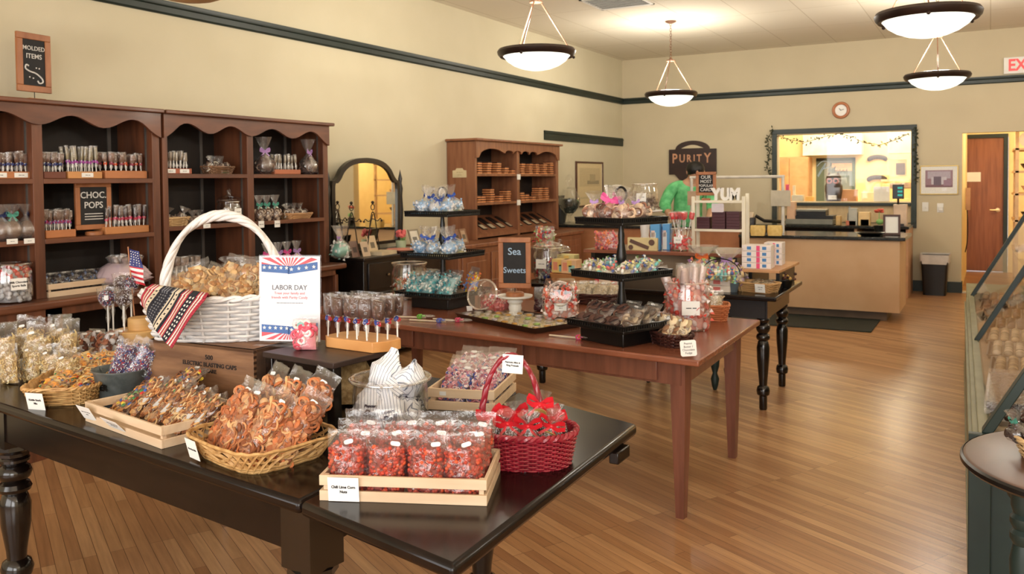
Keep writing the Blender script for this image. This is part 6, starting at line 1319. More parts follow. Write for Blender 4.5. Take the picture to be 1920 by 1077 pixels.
# big jar at left back
def lidded_jar(label, loc, R, h, kind, n, core, seed, fill=.6, rz=0, cardt=None, lid=True, name='glass_jar'):
    T = thing(name, label, 'jar', loc, rz); part(T, 'glass', jar_mesh(R, h, R*.9, R*.97), GLASS, 60); sweets_in(T, R, .008, h*fill, kind, n, core, seed)
    if lid: part(T, 'lid', M().lathe([(0, h+.003), (R*.98, h+.003), (R*1.0, h+.012), (R*.8, h+.03), (R*.2, h+.045), (R*.15, h+.06), (R*.22, h+.08), (0, h+.09)], 30), GLASS)
    part(T, 'rim', M().ring((0, 0, h*.985), R*.97, .004, (0, 0, 0), 40, 6), clear('rim_glass2', .3, .85, .05))
    if cardt is not None: card(T, R*.75, R*.6, (0, -R*1.03, h*.5), (0, 0, 0), cardt, R*.14)
    return T
MIXT = [(236, 232, 220), (226, 150, 120), (170, 190, 150), (240, 236, 226), (206, 120, 90)]
v = PZ(753, 560, ZR); lidded_jar('wide open glass jar of pale twist candies at left end of red-brown table', (v.x+.03, v.y+.05, ZR), .118, .235, twist_pieces(MIXT, 1.5), 90, (206, 190, 160), 251, .52, 0, None, False)
# tall jar of red pops
v = PZ(1276, 621, ZR); TJ = lidded_jar('tall glass jar stuffed with red and white wrapped pops, right end of red-brown table', (v.x+.01, v.y+.08, ZR), .118, .245, twist_pieces([(240, 110, 96), (246, 226, 222), (232, 80, 70), (250, 240, 240), (246, 190, 180)], 1.7), 110, (236, 176, 166), 252, .9, .45, ('~~~~~~',), False)
CAN = Maker(choc_pop(.05, .13, .035, .09, (240, 214, 208), None, 253, film=FILM2))
PAL = [(236, 226, 220), (244, 214, 206)]
for i, (x, y, rx, ry) in enumerate(((-.07, -.03, -.05, -.35), (-.03, -.06, .1, -.2), (.02, -.05, .1, 0), (.06, -.03, .0, .2), (.0, .03, -.1, -.1), (-.05, .04, -.2, -.3), (.06, .04, -.2, .15), (.03, 0, 0, .05))): put(CAN, TJ, x*.8, y*.8, .115, (rx, ry, i), 'pale wrapped candy stick standing out of the tall red jar, '+['leftmost', 'second from left in front', 'middle front', 'right front', 'middle', 'back left', 'back right', 'inner right'][i], 'candy sticks in the tall jar', .93)
# fudge basket with tag
v = PZ(1258, 648, ZR); FB = thing('dark_basket', 'dark brown wicker basket of fudge bags at right front corner of red-brown table', 'basket', (v.x-.03, v.y+.05, ZR), -.75); wicker(FB, .145, .075, .055, 3.5, .14, DKW, 7, 22, .004, .008)
FDG = Maker(snack_bag('fudge_bag', 'bag', .085, .12, .045, .8, 18, k_mix([(206, 180, 140), (150, 110, 80), (226, 206, 170)], 2, 0, .5), 255, (196, 164, 124), film=FILM2))
for i in range(4): put(FDG, FB, -.09+i*.055, (i % 2)*.02-.01, .014, (-.45, 0, .5+rg.uniform(-.2, .2)), 'clear bag of tan fudge in the dark basket, '+nth(i, 4), 'fudge bags')
v = PZ(1292, 646, .80); TG = thing('price_tag', 'rounded white tag reading Peanut Butter Chocolate Fudge on the dark basket', 'tag', (v.x, v.y-.01, .785), (-.1, -.08, .42))
part(TG, 'tag', M().prism([(.034*(1 if cos(a) > 0 else -1)*min(1, abs(cos(a))*1.35), .034*(1 if sin(a) > 0 else -1)*min(1, abs(sin(a))*1.35)) for a in [2*pi*k/24+.13 for k in range(24)]], -.001, .001, 'y'), PAPER)
for i, s in enumerate(('Peanut', 'Butter /', 'Chocolate', 'Fudge')): text(TG, s, .0125, INK, (0, -.0013, .020-i*.0135))
v = PZ(1325, 606, ZR); OB = thing('orange_basket', 'small orange wicker basket behind the tall red jar', 'basket', (v.x+.0, v.y+.12, ZR), .3); wicker(OB, .085, .08, .085, 5, .2, mk('orange_wicker', (206, 132, 84), (180, 104, 62), rough=.5), 8, 18, .004, .006); put(PLB, OB, 0, 0, .03, (-.1, 0, 0), 'pale cream candy bag in the small orange basket')
# ================================================================ far black table goods
ZK = .7653
def at(px, py, Y, z):   # point at depth Y whose picture column is px, resting on z
    v = PY(px, py, Y); return Vector((v.x, Y, z))
def cartons(px, Y, z, w, h, d, col, label, cat='box', name='carton', rz=0, group=None, bands=()):
    v = at(px, 480, Y, z); T = thing(name, label, cat, v, rz, group); part(T, 'box', M().bx(-w/2, w/2, 0, d, 0, h), mat('carton', col, rough=.5), bevel=.002)
    for (c, x0, x1, z0, z1) in bands: part(T, 'print', M().bx(-w/2+w*x0, -w/2+w*x1, -.0012, 0, h*z0, h*z1), mat('print', c), 0)
    return T
RIS = thing('riser_bench', 'red brown plank bench standing on the far black table', 'bench', (0, 0, 0)); zr = .992
part(RIS, 'plank', M().bx(-2.64, -1.45, 5.80, 6.36, zr-.025, zr), RED, bevel=.003)
for x in (-2.58, -1.52): part(RIS, 'leg_panel', M().bx(x-.015, x+.015, 5.84, 6.32, ZK, zr-.025), BLK)
part(RIS, 'back_panel', M().bx(-2.56, -1.54, 6.30, 6.32, ZK, zr-.025), CFR)
zr += .0004
MPI = Maker(snack_bag('pink_candy_bag', 'bag', .20, .13, .08, .9, 120, twist_pieces([(226, 120, 120), (240, 190, 186), (240, 140, 90), (206, 90, 100)], 1.2), 261, (220, 150, 146), film=FILM2, sticker=False)); v = at(1138, 450, 5.88, zr); MPI.put(v, 0, 'big clear bag of pink sweets on left end of the plank bench')
T = cartons(1204, 5.84, zr, .225, .092, .03, (232, 214, 160), 'cream box with chocolate hammer showing on the plank bench', name='hammer_box')
m = M(); m.c = C(104, 78, 68); m.box((-.02, -.004, .045), (.15, .008, .026), ry=.35); m.frame((.075, -.004, .06), rx=pi/2); m.lathe([(0, 0), (.022, 0), (.022, .006), (0, .006)], 16); m.frame((-.085, -.004, .022), rx=pi/2); m.lathe([(0, 0), (.018, 0), (.018, .005), (0, .005)], 16); part(T, 'chocolate_hammer', m, VG)
for i, px in enumerate((1228, 1249)): cartons(px, 5.90+i*.05, zr, .055 if i else .07, .19, .07, (90, 160, 216), 'upright blue and white packet on the plank bench, '+['left of the pair', 'right of the pair'][i], 'packet', 'blue_packet', .1, None, (((232, 232, 228), .05, .6, .02, .68), ((226, 200, 190), .1, .5, .5, .75)))
v = at(1277, 470, 5.95, zr); LJ = lidded_jar('clear jar of red pops and sticks on the plank bench', v, .075, .16, twist_pieces([(240, 90, 90), (226, 220, 214), (236, 70, 80)], 1.4), 40, (226, 150, 140), 262, .5, 0, ('~~~~~~',), False)
RPP = Maker(choc_pop(.038, .05, .03, .18, (236, 70, 76), None, 263, film=FILM2))
for i in range(7): put(RPP, LJ, .035*cos(i*.9), .035*sin(i*.9), .05, (.22*sin(i*.9)*-1, .22*cos(i*.9), i), 'red wrapped pop standing in the clear jar on the bench, '+ORD[i], 'red pops in the bench jar')
v = at(1209, 410, 6.22, zr); PD2 = thing('cake_pedestal', 'low white pedestal holding the square jar on the bench', 'cake stand', v); part(PD2, 'pedestal', M().lathe([(0, 0), (.07, 0), (.05, .02), (.03, .08), (.04, .2), (.05, .265)], 24), WHITE); part(PD2, 'plate', M().lathe([(0, .262), (.12, .265), (.135, .272), (.135, .28), (0, .278)], 36), WHITE)
BRK = [(120, 96, 84), (90, 70, 62), (160, 140, 124), (200, 184, 160)]
lidded_jar('clear canister of dark wrapped chocolates high on the white pedestal', (v.x, v.y, zr+.2785), .100, .205, twist_pieces(BRK, 1.6), 60, (110, 90, 80), 264, .5, .1, ('~~~~~~',), False)
# items at left of the bench
CTN = [((232, 150, 120), .1, .4, .2, .8), ((150, 200, 190), .5, .9, .1, .6), ((240, 200, 110), .4, .7, .5, .95)]
for i, (px, Y, w, h, c) in enumerate(((1048, 5.62, .12, .10, (236, 206, 130)), (1066, 5.60, .12, .10, (240, 196, 150)), (1060, 5.78, .14, .12, (226, 214, 150)))): cartons(px, Y, ZK+.062, w, h, .10, c, 'pastel patterned box on the orange tray, '+['left front', 'right front', 'behind'][i], name='pastel_box', bands=CTN)
v = at(1072, 530, 5.55, ZK); single('orange_tray', loft(M(), [rrect(.30, .24, .02, 0), rrect(.34, .28, .02, .06), rrect(.32, .26, .02, .06), rrect(.29, .23, .02, .01)], (1, 1)), mk('orange_carton', (214, 150, 96), (196, 130, 78)), 'orange tan open carton under the pastel boxes', 'tray', (v.x-.03, v.y+.16, ZK))
T = cartons(1131, 5.48, ZK, .13, .075, .10, (206, 60, 66), 'red box with cream label left of the black tray tiers', name='red_box', bands=(((236, 206, 180), .25, .95, .25, .75),))
OCT = [(214, 120, 80), (160, 180, 110), (236, 226, 206), (196, 70, 70), (120, 110, 120)]
v = at(1028, 512, 5.75, ZK); lidded_jar('large clear jar of colourful sweets at left end of far black table', v, .115, .24, twist_pieces([(226, 222, 210), (150, 150, 140), (190, 50, 60), (60, 70, 140)], 1.5), 60, (160, 150, 140), 265, .5, 0, ('~~~~~~',), True)
MOC = Maker(snack_bag('colourful_candy_bag', 'bag', .17, .17, .10, .8, 90, twist_pieces(OCT, 1.7), 266, (190, 170, 140), film=FILM2)); v = at(1022, 450, 6.15, ZK+.22); single('upturned_crate', M().bx(-.14, .14, -.1, .1, 0, .2), mk('crate_dark', (96, 66, 46)), 'brown box behind the large jar of colourful sweets', 'box', (v.x, 6.15, ZK)); MOC.put((v.x, 6.15, ZK+.201), 0, 'big bag of orange and green sweets above the large jar')
lidded_jar('small clear jar with amber sweets right of the large jar', at(1050, 512, 5.95, ZK), .085, .20, twist_pieces([(226, 200, 150), (206, 170, 110)], 1.4), 30, (200, 170, 130), 267, .4, 0, None, True)
for i, (px, Y, lb) in enumerate(((1110, 5.72, 'left'), (1135, 5.74, 'middle'), (1290, 5.70, 'right, beside the tall jar'))): MAS[i % 2].put(at(px, 480, Y, ZK+.002), (-.2, 0, .2*i), 'bag of assorted bright candies standing before the bench, '+lb, None, 1.15)
cartons(1095, 5.70, ZK, .09, .10, .02, (230, 232, 236), 'small white price sign standing before the bench', 'sign', 'price_sign')
lidded_jar('olive glass jar under the right part of plank bench', at(1290, 510, 5.68, ZK), .06, .15, k_corn, 1, (90, 90, 60), 268, .3, 0, None, False)
# wood shelf with pink white boxes
B2 = thing('riser_bench', 'light wood low bench holding pink and white boxes, right side', 'bench', (0, 0, 0)); zb = .905
part(B2, 'plank', M().bx(-1.435, -1.185, 5.66, 6.33, zb-.018, zb), mk('light_wood', (206, 158, 112), (190, 140, 96), rough=.4, scale=3, stretch=(1, 6, 6)), bevel=.002)
for x in (-1.40, -1.22): part(B2, 'leg_panel', M().bx(x-.012, x+.012, 5.78, 6.28, ZK, zb-.018), BLK)
for s_i, (px, Y, n, w) in enumerate(((1418, 5.72, 4, .19), (1449, 6.0, 4, .12))):
    for k in range(n): cartons(px, Y, zb+.0005+k*.039, w, .038, .15, (240, 230, 226), 'flat white candy carton with pink and blue print, %s stack, %s from bottom' % (['left', 'right'][s_i], ORD[k]), name='candy_carton', rz=.05, group='flat cartons on the light bench', bands=(((70, 130, 190), .18, .32, .25, .8), ((236, 80, 130), .5, .62, .05, .95), ((70, 130, 190), .7, .84, .25, .8)))
cartons(1378, 5.66, ZK, .06, .11, .06, (236, 100, 150), 'small pink and cream packet left of the carton stacks', 'packet', 'pink_packet', bands=(((240, 226, 220), .1, .9, .1, .4),))
# YUM rack
v0, v1 = PY(1303, 475, 6.18), PY(1392, 475, 6.18); xm = (v0.x+v1.x)/2; hw = (v1.x-v0.x)/2+.01
RK = thing('white_rack', 'white wooden rack with maroon boxes and YUM letters on the bench', 'rack', (xm, 6.18, zr)); IV = mk('ivory_paint', (236, 230, 210), (228, 222, 200), rough=.5)
H0, H1 = .145, .355
for a in (-1, 1):
    for b in (0, .11): part(RK, 'post', M().bx(a*hw-.012, a*hw+.012, b-.012, b+.012, 0, H1+.05 if b else H1+.03), IV, bevel=.002)
part(RK, 'shelf', M().bx(-hw+.012, hw-.012, -.012, .12, H0-.018, H0), IV, bevel=.002); part(RK, 'top_shelf', M().bx(-hw+.012, hw-.012, -.012, .12, H1-.018, H1), IV, bevel=.002)
for i, ch in enumerate('YUM'): T = thing('letter', 'white wooden letter %s standing on top of the white rack' % ch, 'letter', (xm-.02+i*.068, 6.20, zr+H1+.001)); text(T, ch, .115, WHITE, (0, 0, .041), ext=.012, bold=.007, sx=.85, name='letter_body')
MARN = (74, 30, 40)
for s_i, (dx, n) in enumerate(((-.115, 4), (-.0, 6), (.105, 6))):
    for k in range(n): T = thing('maroon_box', 'flat dark maroon box on the white rack, %s stack, %s from bottom' % (['left', 'middle', 'right'][s_i], ORD[k]), 'box', (xm+dx, 6.185, zr+H0+.0005+k*.0215), 0, 'maroon boxes on the white rack'); part(T, 'box', M().bx(-.048, .048, 0, .09, 0, .021), MAT.get('maroon_card') or mk('maroon_card', MARN, (62, 24, 34), rough=.5), bevel=.001)
single('price_sign', M().prism([(.045*(1 if cos(a) > 0 else -1)*min(1, abs(cos(a))*1.4), .032+.032*(1 if sin(a) > 0 else -1)*min(1, abs(sin(a))*1.4)) for a in [2*pi*k/24+.13 for k in range(24)]], -.001, .001, 'y'), mk('lilac_card', (214, 206, 214)), 'blank pale card hanging on the front of the white rack', 'sign', (xm-.0, 6.165, zr+H1-.085))
chalk_sign((xm-.105, 6.23, zr+H1+.001), .0, .15, .175, .022, .035, 'dark wood framed chalkboard reading OUR MOST POPULAR CARD', [('OUR', .036, 0, .135), ('MOST', .032, 0, .103), ('POPULAR', .026, 0, .072), ('CARD', .032, 0, .042)], None, .03, square=True)
# right front of the black table
v = PZ(1424, 552, ZK); WB2 = thing('wicker_basket', 'rectangular tan wicker basket with price card, right front of far black table', 'basket', (v.x-.04, v.y+.13, ZK), -.35); wicker(WB2, .13, .085, .06, 6, .15, mk('straw_wicker', (206, 168, 116), (184, 140, 90), rough=.6), 8, 20, .0035, .006); card(WB2, .07, .055, (.075, -.092, .035), (.15, 0, .1), ('~~~~~~', '~~~~'), .011)
for i in range(3): put(PLB, WB2, -.07+i*.06, 0, .012, (-1.2, 0, rg.uniform(-.5, .5)), 'pale cream candy bag lying in the straw basket, '+nth(i, 3), 'bags in the straw basket')
v = at(1430, 520, 5.95, ZK); T = thing('metal_tray', 'dark rimmed tray of golden nut clusters behind the straw basket', 'tray', (v.x-.02, 5.88, ZK), -.1); part(T, 'tray', loft(M(), [rrect(.30, .18, .02, 0), rrect(.33, .20, .02, .03), rrect(.31, .18, .02, .03), rrect(.28, .16, .02, .01)], (1, 1)), BLK); m = M()
for _ in range(50): m.c = C(*rg.choice([(226, 190, 120), (196, 140, 90), (240, 220, 160)])); m.ball((rg.uniform(-.13, .13), rg.uniform(-.07, .07), .035), .014, 1)
part(T, 'nut_clusters', m, VG, stuff=True)
v = at(1475, 530, 5.95, ZK); T = thing('pine_cone_bowl', 'dark brown bundle of chocolate cones at right end of black table', 'bowl', (v.x-.01, 5.93, ZK)); part(T, 'bowl', M().lathe([(0, 0), (.045, 0), (.06, .05), (.055, .05), (0, .02)], 20), BLK); m = M()
for _ in range(40): m.c = C(*rg.choice([(60, 34, 32), (90, 56, 46), (200, 160, 90)])); m.ball((rg.gauss(0, .03), rg.gauss(0, .025), .06+abs(rg.gauss(0, .015))), .012, 0)
part(T, 'cones', m, VG, stuff=True)
for k in range(2): cartons(1346, 5.50, ZK+k*.0435, .155, .042, .11, (236, 222, 206), 'white card box, %s of two before the cellophane basket' % ['lower', 'upper'][k], name='white_box', bands=(((226, 120, 110), .3, .6, .2, .8),))
v = at(1372, 545, 5.56, ZK); single('grey_bowl', M().lathe([(0, 0), (.035, 0), (.05, .06), (.045, .06), (0, .01)], 20), mk('slate_bowl', (92, 104, 112)), 'small slate grey bowl right of the white boxes', 'bowl', v)
BIGC = Maker(gathered('gift_basket', 'gift basket', .12, .11, twist_pieces([(226, 120, 90), (150, 180, 110), (236, 226, 206), (150, 110, 160), (236, 200, 120), (110, 130, 180)], 2.2), 90, (200, 180, 150), 271, ORG, film=FILM2, bs=.04, flat=.75)); BIGD = Maker(gathered('gift_basket', 'gift basket', .10, .10, twist_pieces([(236, 222, 190), (150, 110, 160), (226, 200, 150), (206, 180, 210)], 2.0), 70, (206, 190, 170), 272, LIL, film=FILM2, bs=.03, flat=.75))
BIGC.put(at(1318, 500, 5.66, ZK), 0, 'cellophane gift basket with orange bow right of the bench jar'); BIGD.put(at(1364, 500, 5.66, ZK), 0, 'cellophane gift basket with lilac bow beside the light bench', None, 1.1)
T = thing('candy_dish', 'wire handled dish of bright wrapped candies before the gift baskets', 'dish', at(1352, 530, 5.50, ZK)+Vector((0, 0, .0895))); sweets_in(T, .12, 0, .045, twist_pieces(AST, 1.5), 50, (150, 150, 130), 273); part(T, 'dish', M().lathe([(0, -.002), (.06, -.002), (.125, .03), (.12, .034), (.06, .004), (0, .003)], 30), clear('dish_glass', .2, .6, .05)); part(T, 'handle', M().tube([(.125*cos(pi*k/20), 0, .03+.10*sin(pi*k/20)) for k in range(21)], .004, 6), BLKM)
# ================================================================ left counter and wall things
v = PY(1068, 432, 10.0); GJ = thing('apothecary_jar', 'tall stemmed glass apothecary jar of dark sweets on the left counter', 'jar', (v.x, 10.0, .951))
part(GJ, 'glass', M().lathe([(0, 0), (.075, 0), (.08, .008), (.03, .02), (.018, .06), (.022, .10), (.05, .125), (.12, .20), (.145, .28), (.135, .35), (.09, .42), (.085, .44)], 36, cap=False), GLASS, 60); m = M(); m.c = C(66, 70, 62); m.lathe([(0, .128), (.05, .135), (.115, .21), (.136, .28), (.132, .32), (0, .335)], 24)
for _ in range(80): a = rg.random()*6.28; z = rg.uniform(.15, .33); q = (.05+(z-.128)*.7 if z < .25 else .134)*.98; m.c = C(*rg.choice([(60, 66, 60), (90, 96, 86), (44, 46, 44), (120, 130, 120)])); m.ball((q*cos(a), q*sin(a), z), .012, 0)
part(GJ, 'sweets', m, VG, stuff=True); part(GJ, 'lid', M().lathe([(.088, .44), (.092, .45), (.06, .47), (.03, .48), (.05, .53), (.055, .57), (.03, .62), (0, .64)], 30), GLASS)
v = PY(1103, 425, 9.95); single('black_bowl', M().lathe([(0, 0), (.06, 0), (.12, .05), (.125, .06), (.11, .06), (.05, .01)], 24), BLK, 'black glossy bowl beside the apothecary jar', 'bowl', (v.x, 9.98, .951)); single('black_cup', M().lathe([(0, 0), (.05, 0), (.075, .07), (.07, .07), (.045, .01)], 20), BLK, 'smaller black bowl stacked inside the first one', 'bowl', (v.x, 9.98, .965))
single('dark_vase', M().lathe([(0, 0), (.07, 0), (.09, .1), (.1, .25), (.06, .33), (.07, .36), (.06, .36), (.05, .33)], 24), mk('charcoal_vase', (60, 60, 56), rough=.4), 'dark charcoal vase between cherry bookcase and apothecary jar', 'vase', (PY(1050, 420, 10.2).x, 10.2, .951))
# ---- dresser with mirror
DR = thing('dresser', 'black dresser with arched swing mirror between the bookcases', 'dresser', (0, 0, 0)); DKM = mk('near_black_wood', (30, 22, 19), (20, 15, 13), rough=.3, coat=.2)
part(DR, 'body', M().bx(XL+.02, -4.44, 5.45, 6.58, .06, .87), DKM, bevel=.004); part(DR, 'top', M().bx(XL+.01, -4.40, 5.41, 6.62, .87, .895), DKM, bevel=.006)
for i, z in enumerate((.12, .37, .62)):
    for j in range(2):
        d_ = part(DR, 'drawer', M().bx(-4.442, -4.425, 5.50+j*.53, 6.0+j*.53, z, z+.22), DKM, bevel=.004)
        part(d_, 'knob', M().lathe([(0, 0), (.016, 0), (.012, .02), (0, .024)], 12).frame() if False else M().ball((-4.415, 5.75+j*.53, z+.11), .014, 1), mk('dull_brass', (120, 96, 66), rough=.4, metal=.6))
xm_ = -4.80; yc = 5.945; hwm = .455
def mo(s, t): # half outline of the mirror (y,z), arched top with shoulders
    return [(yc-s*hwm*a, z) for a, z in t]
half = [(1.0, .95), (1.04, 1.25), (1.03, 1.50), (.95, 1.525), (.86, 1.56), (.74, 1.63), (.55, 1.685), (.3, 1.715), (0, 1.725)]
pl = sm([(yc-hwm*a, z) for a, z in half], 4)+sm([(yc+hwm*a, z) for a, z in half[::-1]], 4)[1:]
def ring_prism(m, P_, w, x0, x1):
    n = len(P_); cx_, cz_ = yc, 1.3; v = []
    for y, z in P_: d = hypot(y-cx_, z-cz_); k = (d-w)/d; v += [(x0, y, z), (x0, cx_+(y-cx_)*k, cz_+(z-cz_)*k), (x1, y, z), (x1, cx_+(y-cx_)*k, cz_+(z-cz_)*k)]
    f = []
    for i in range(n): j = (i+1) % n; f += [(4*i, 4*j, 4*j+1, 4*i+1), (4*i+2, 4*i+3, 4*j+3, 4*j+2), (4*i, 4*i+2, 4*j+2, 4*j), (4*i+1, 4*j+1, 4*j+3, 4*i+3)]
    return m.add(v, f)
mf = part(DR, 'mirror_frame', ring_prism(M(), pl, .045, xm_-.02, xm_+.02), DKM, 40)
mr, nt, out = _nt('mirror_glass'); g = nt.nodes.new('ShaderNodeBsdfGlossy'); g.inputs['Roughness'].default_value = .02; g.inputs['Color'].default_value = (.86, .84, .74, 1); nt.links.new(g.outputs[0], out.inputs[0])
part(mf, 'mirror_glass', M().prism([(yc+(y-yc)*.955, 1.3+(z-1.3)*.93) for y, z in pl], xm_-.01, xm_+.005, 'x'), mr, 0)
for s in (-1, 1): part(DR, 'mirror_post', M().lathe([(.018, .895), (.024, .93), (.016, .98), (.02, 1.1), (.026, 1.25), (.018, 1.38), (.024, 1.45), (.014, 1.50), (.02, 1.54), (.006, 1.60), (0, 1.63)], 14, at=(xm_, yc+s*(hwm+.045), 0)), DKM)
zd = .896
def onD(px, X, z=zd, py=465): v = PX(px, py, X); return (X, v.y, z)
C1 = cello('wrapped_gift', [(150, 210, 190), (226, 226, 220)], (120, 190, 170), .075, .13, 281, LIL, 20, 1.6, .9); C1.put(onD(638, -4.56), 0, 'cellophane wrapped mint green gift at left end of the dresser')
C2 = cello('wrapped_gift', [(206, 140, 150), (200, 170, 90), (90, 60, 60)], (110, 80, 80), .06, .10, 282, PINKR, 20, 1.6, .9); C2.put((-4.70, PX(640, 430, -4.70).y, zd), 0, 'dark wrapped gift with pink bow behind the mint one')
def wire_easel():
    T = thing('wire_easel', 'x', 'easel'); m = M()
    m.tube(sm([(-.09, 0, 0), (-.06, 0, .15), (-.03, 0, .30), (0, 0, .36), (.03, 0, .30), (.06, 0, .15), (.09, 0, 0)]), .005, 6); m.tube(sm([(-.12, 0, .28), (-.10, 0, .30), (-.06, 0, .28), (0, 0, .30), (.06, 0, .28), (.10, 0, .30), (.12, 0, .28)]), .004, 6); m.ring((0, 0, .40), .025, .004, (pi/2, 0, 0), 16, 5); m.ball((0, 0, .44), .014, 1); m.ball((-.12, 0, .28), .01, 1); m.ball((.12, 0, .28), .01, 1); m.tube([(0, 0, .34), (0, .10, 0)], .004, 5); part(T, 'wire_frame', m, mk('wrought_iron', (60, 50, 42), rough=.5, metal=.5)); return T
WE = Maker(wire_easel)
for i, (px, X) in enumerate(((660, -4.68), (700, -4.60))): WE.put(onD(px, X), pi/2, 'wrought iron wire easel before the mirror, '+['left one', 'right one'][i])
def standing_card(px, X, z, w, h, label, c1, py=460, rz=pi/2, cat='card', frame=None, rx=-.3):
    v = PX(px, py, X); T = thing('standing_'+cat, label, cat, (X, v.y, z), (rx, 0, rz))
    if frame: part(T, 'frame', rails(M(), -w/2, w/2, 0, h, .016, -.006, .006), frame, bevel=.002)
    part(T, 'sheet', M().bx(-w/2+.002, w/2-.002, -.002, .002, .002, h-.002), mat('sheet', c1), 0); part(T, 'picture_print', M().bx(-w*.22, w*.22, -.003, -.002, h*.3, h*.62), mat('print2', tuple(int(v*.55) for v in c1), scale=30), 0); return T
standing_card(668, -4.50, zd, .10, .14, 'brown chocolate card leaning on the dresser, left', (120, 90, 76)); standing_card(688, -4.47, zd, .10, .13, 'tan striped card leaning on the dresser, second', (206, 180, 150)); standing_card(702, -4.62, zd, .12, .16, 'cream card leaning before the right easel', (226, 200, 160))
standing_card(783, -4.52, zd, .15, .19, 'silver framed small print at right end of the dresser', (236, 230, 216), frame=mk('silver_frame', (150, 140, 120), rough=.4, metal=.4)); standing_card(806, -4.60, zd, .14, .17, 'plain cream card standing behind the silver frame', (226, 206, 160))
T = thing('flower_pot', 'small pale green pot with pink blossom on the dresser', 'plant', onD(752, -4.6)); part(T, 'pot', M().lathe([(0, 0), (.04, 0), (.05, .09), (.045, .09), (0, .08)], 16), mk('pale_green_pot', (190, 206, 170))); m = M(); m.c = C(226, 110, 110)
for k in range(12): m.ball((.03*cos(k*2.4), .03*sin(k*2.4), .15+.02*sin(k)), .022, 0)
m.c = C(120, 150, 90); m.tube([(0, 0, .08), (0, 0, .15)], .006, 5); m.ball((.0, .03, .11), .03, 0); part(T, 'flowers', m, VC)
single('pink_dish', M().lathe([(0, 0), (.08, 0), (.13, .025), (.125, .03), (.07, .008), (0, .008)], 24), mk('salmon_dish', (226, 150, 130), rough=.4), 'flat salmon pink dish on the dresser front', 'dish', onD(752, -4.48)); single('cream_box', M().bx(-.08, .08, -.12, .12, 0, .03), mk('cream_box_m', (226, 206, 170)), 'flat cream box lying before the mirror', 'box', onD(715, -4.50), .1)
for i, px in enumerate((845, 860, 873)): standing_card(px, -4.47, .9005, .11, .15, 'brown and cream framed photo card on the cherry base, '+nth(i, 3), [(206, 190, 160), (150, 110, 90), (190, 160, 130)][i], py=450, frame=mk('brown_card_edge%d' % i, (150, 110, 80)))
# small arched plate on cherry bookcase side
p = PY(862, 325, 7.5); T = thing('name_plate', 'small cream arched plate on left side of the cherry bookcase', 'sign', (p.x, 7.499, p.z)); part(T, 'plate', M().prism([(-.085, -.045), (.085, -.045), (.085, .028), (.05, .032), (.035, .052), (-.035, .052), (-.05, .032), (-.085, .028)], -.006, 0, 'y'), mk('cream_plate', (222, 206, 166), rough=.5)); text(T, '~~~~~~~~', .018, mk('plate_ink', (176, 156, 112)), (0, -.0065, .01)); text(T, '~~~~~~~', .014, MAT['plate_ink'], (0, -.0065, -.018))
# ================================================================ cherry bookcase stock
BXC = [mk('gold_box_side', (226, 156, 100), (196, 120, 74), rough=.45, scale=40), mk('brown_box_lid', (84, 46, 34), (66, 36, 28), rough=.4)]
def small_box():
    T = thing('candy_box', 'x', 'box'); part(T, 'tray', M().bx(-.042, .042, -.05, .05, 0, .014), BXC[0], bevel=.001); part(T, 'lid', M().bx(-.043, .043, -.051, .051, .014, .024), BXC[1], bevel=.001); return T
SB = Maker(small_box)
STK_ = [(1.59, [(330, 5), (414, 5), (494, 5), (557, 3), (618, 2), (696, 5), (764, 5), (820, 5), (884, 5), (940, 6)], 390), (1.285, [(330, 3), (362, 3), (436, 6), (510, 3), (576, 5), (694, 4), (732, 3), (790, 2), (846, 6), (900, 6)], 610)]
for zsh, lst, zy in STK_:
    for i, (zx, n) in enumerate(lst):
        v = PX(820+zx/4.489, 240+zy/4.489, -4.69)
        for k in range(n):
            SB.put((-4.70+rg.uniform(-.006, .006), v.y, zsh+.0005+k*.0247), pi/2+rg.uniform(-.06, .06), 'gold sided brown box, cherry bookcase %s shelf, %s stack, %s from bottom' % ('top' if zsh > 1.4 else 'middle', nth(i, len(lst)), ORD[k]), 'gold sided boxes on the cherry bookcase')
BAR = [mk('bar_dark', (40, 34, 32), rough=.4), mk('bar_cream', (214, 196, 166), rough=.5)]
def bar_():
    T = thing('chocolate_bar', 'x', 'chocolate bar'); part(T, 'wrapper', M().bx(-.045, .045, -.115, .115, 0, .014), BAR[0], bevel=.001); part(T, 'label_band', M().bx(-.04, .04, -.112, -.03, .0142, .0152), BAR[1], 0); return T
BM = Maker(bar_); tilt = atan2(.175, .33)
for i, px in enumerate((898, 914, 931, 948, 964, 982, 997, 1011, 1026)):
    v = PX(px, 430, -4.78); BM.put((-4.80, v.y, .955+(.17)*(.5)+.004), (tilt, 0, pi/2), 'black and cream chocolate bar on the sloping shelf, '+nth(i, 9), 'chocolate bars on the sloping shelf')
for i, (px, py, X) in enumerate(((972, 332, -4.628), (972, 380, -4.628))): v = PX(px, py, X); single('price_card', M().bx(0, .002, -.04, .04, -.03, .03), PAPER, 'small cream card on the cherry bookcase, '+['upper', 'lower'][i], 'price card', (X+.004, v.y, v.z))
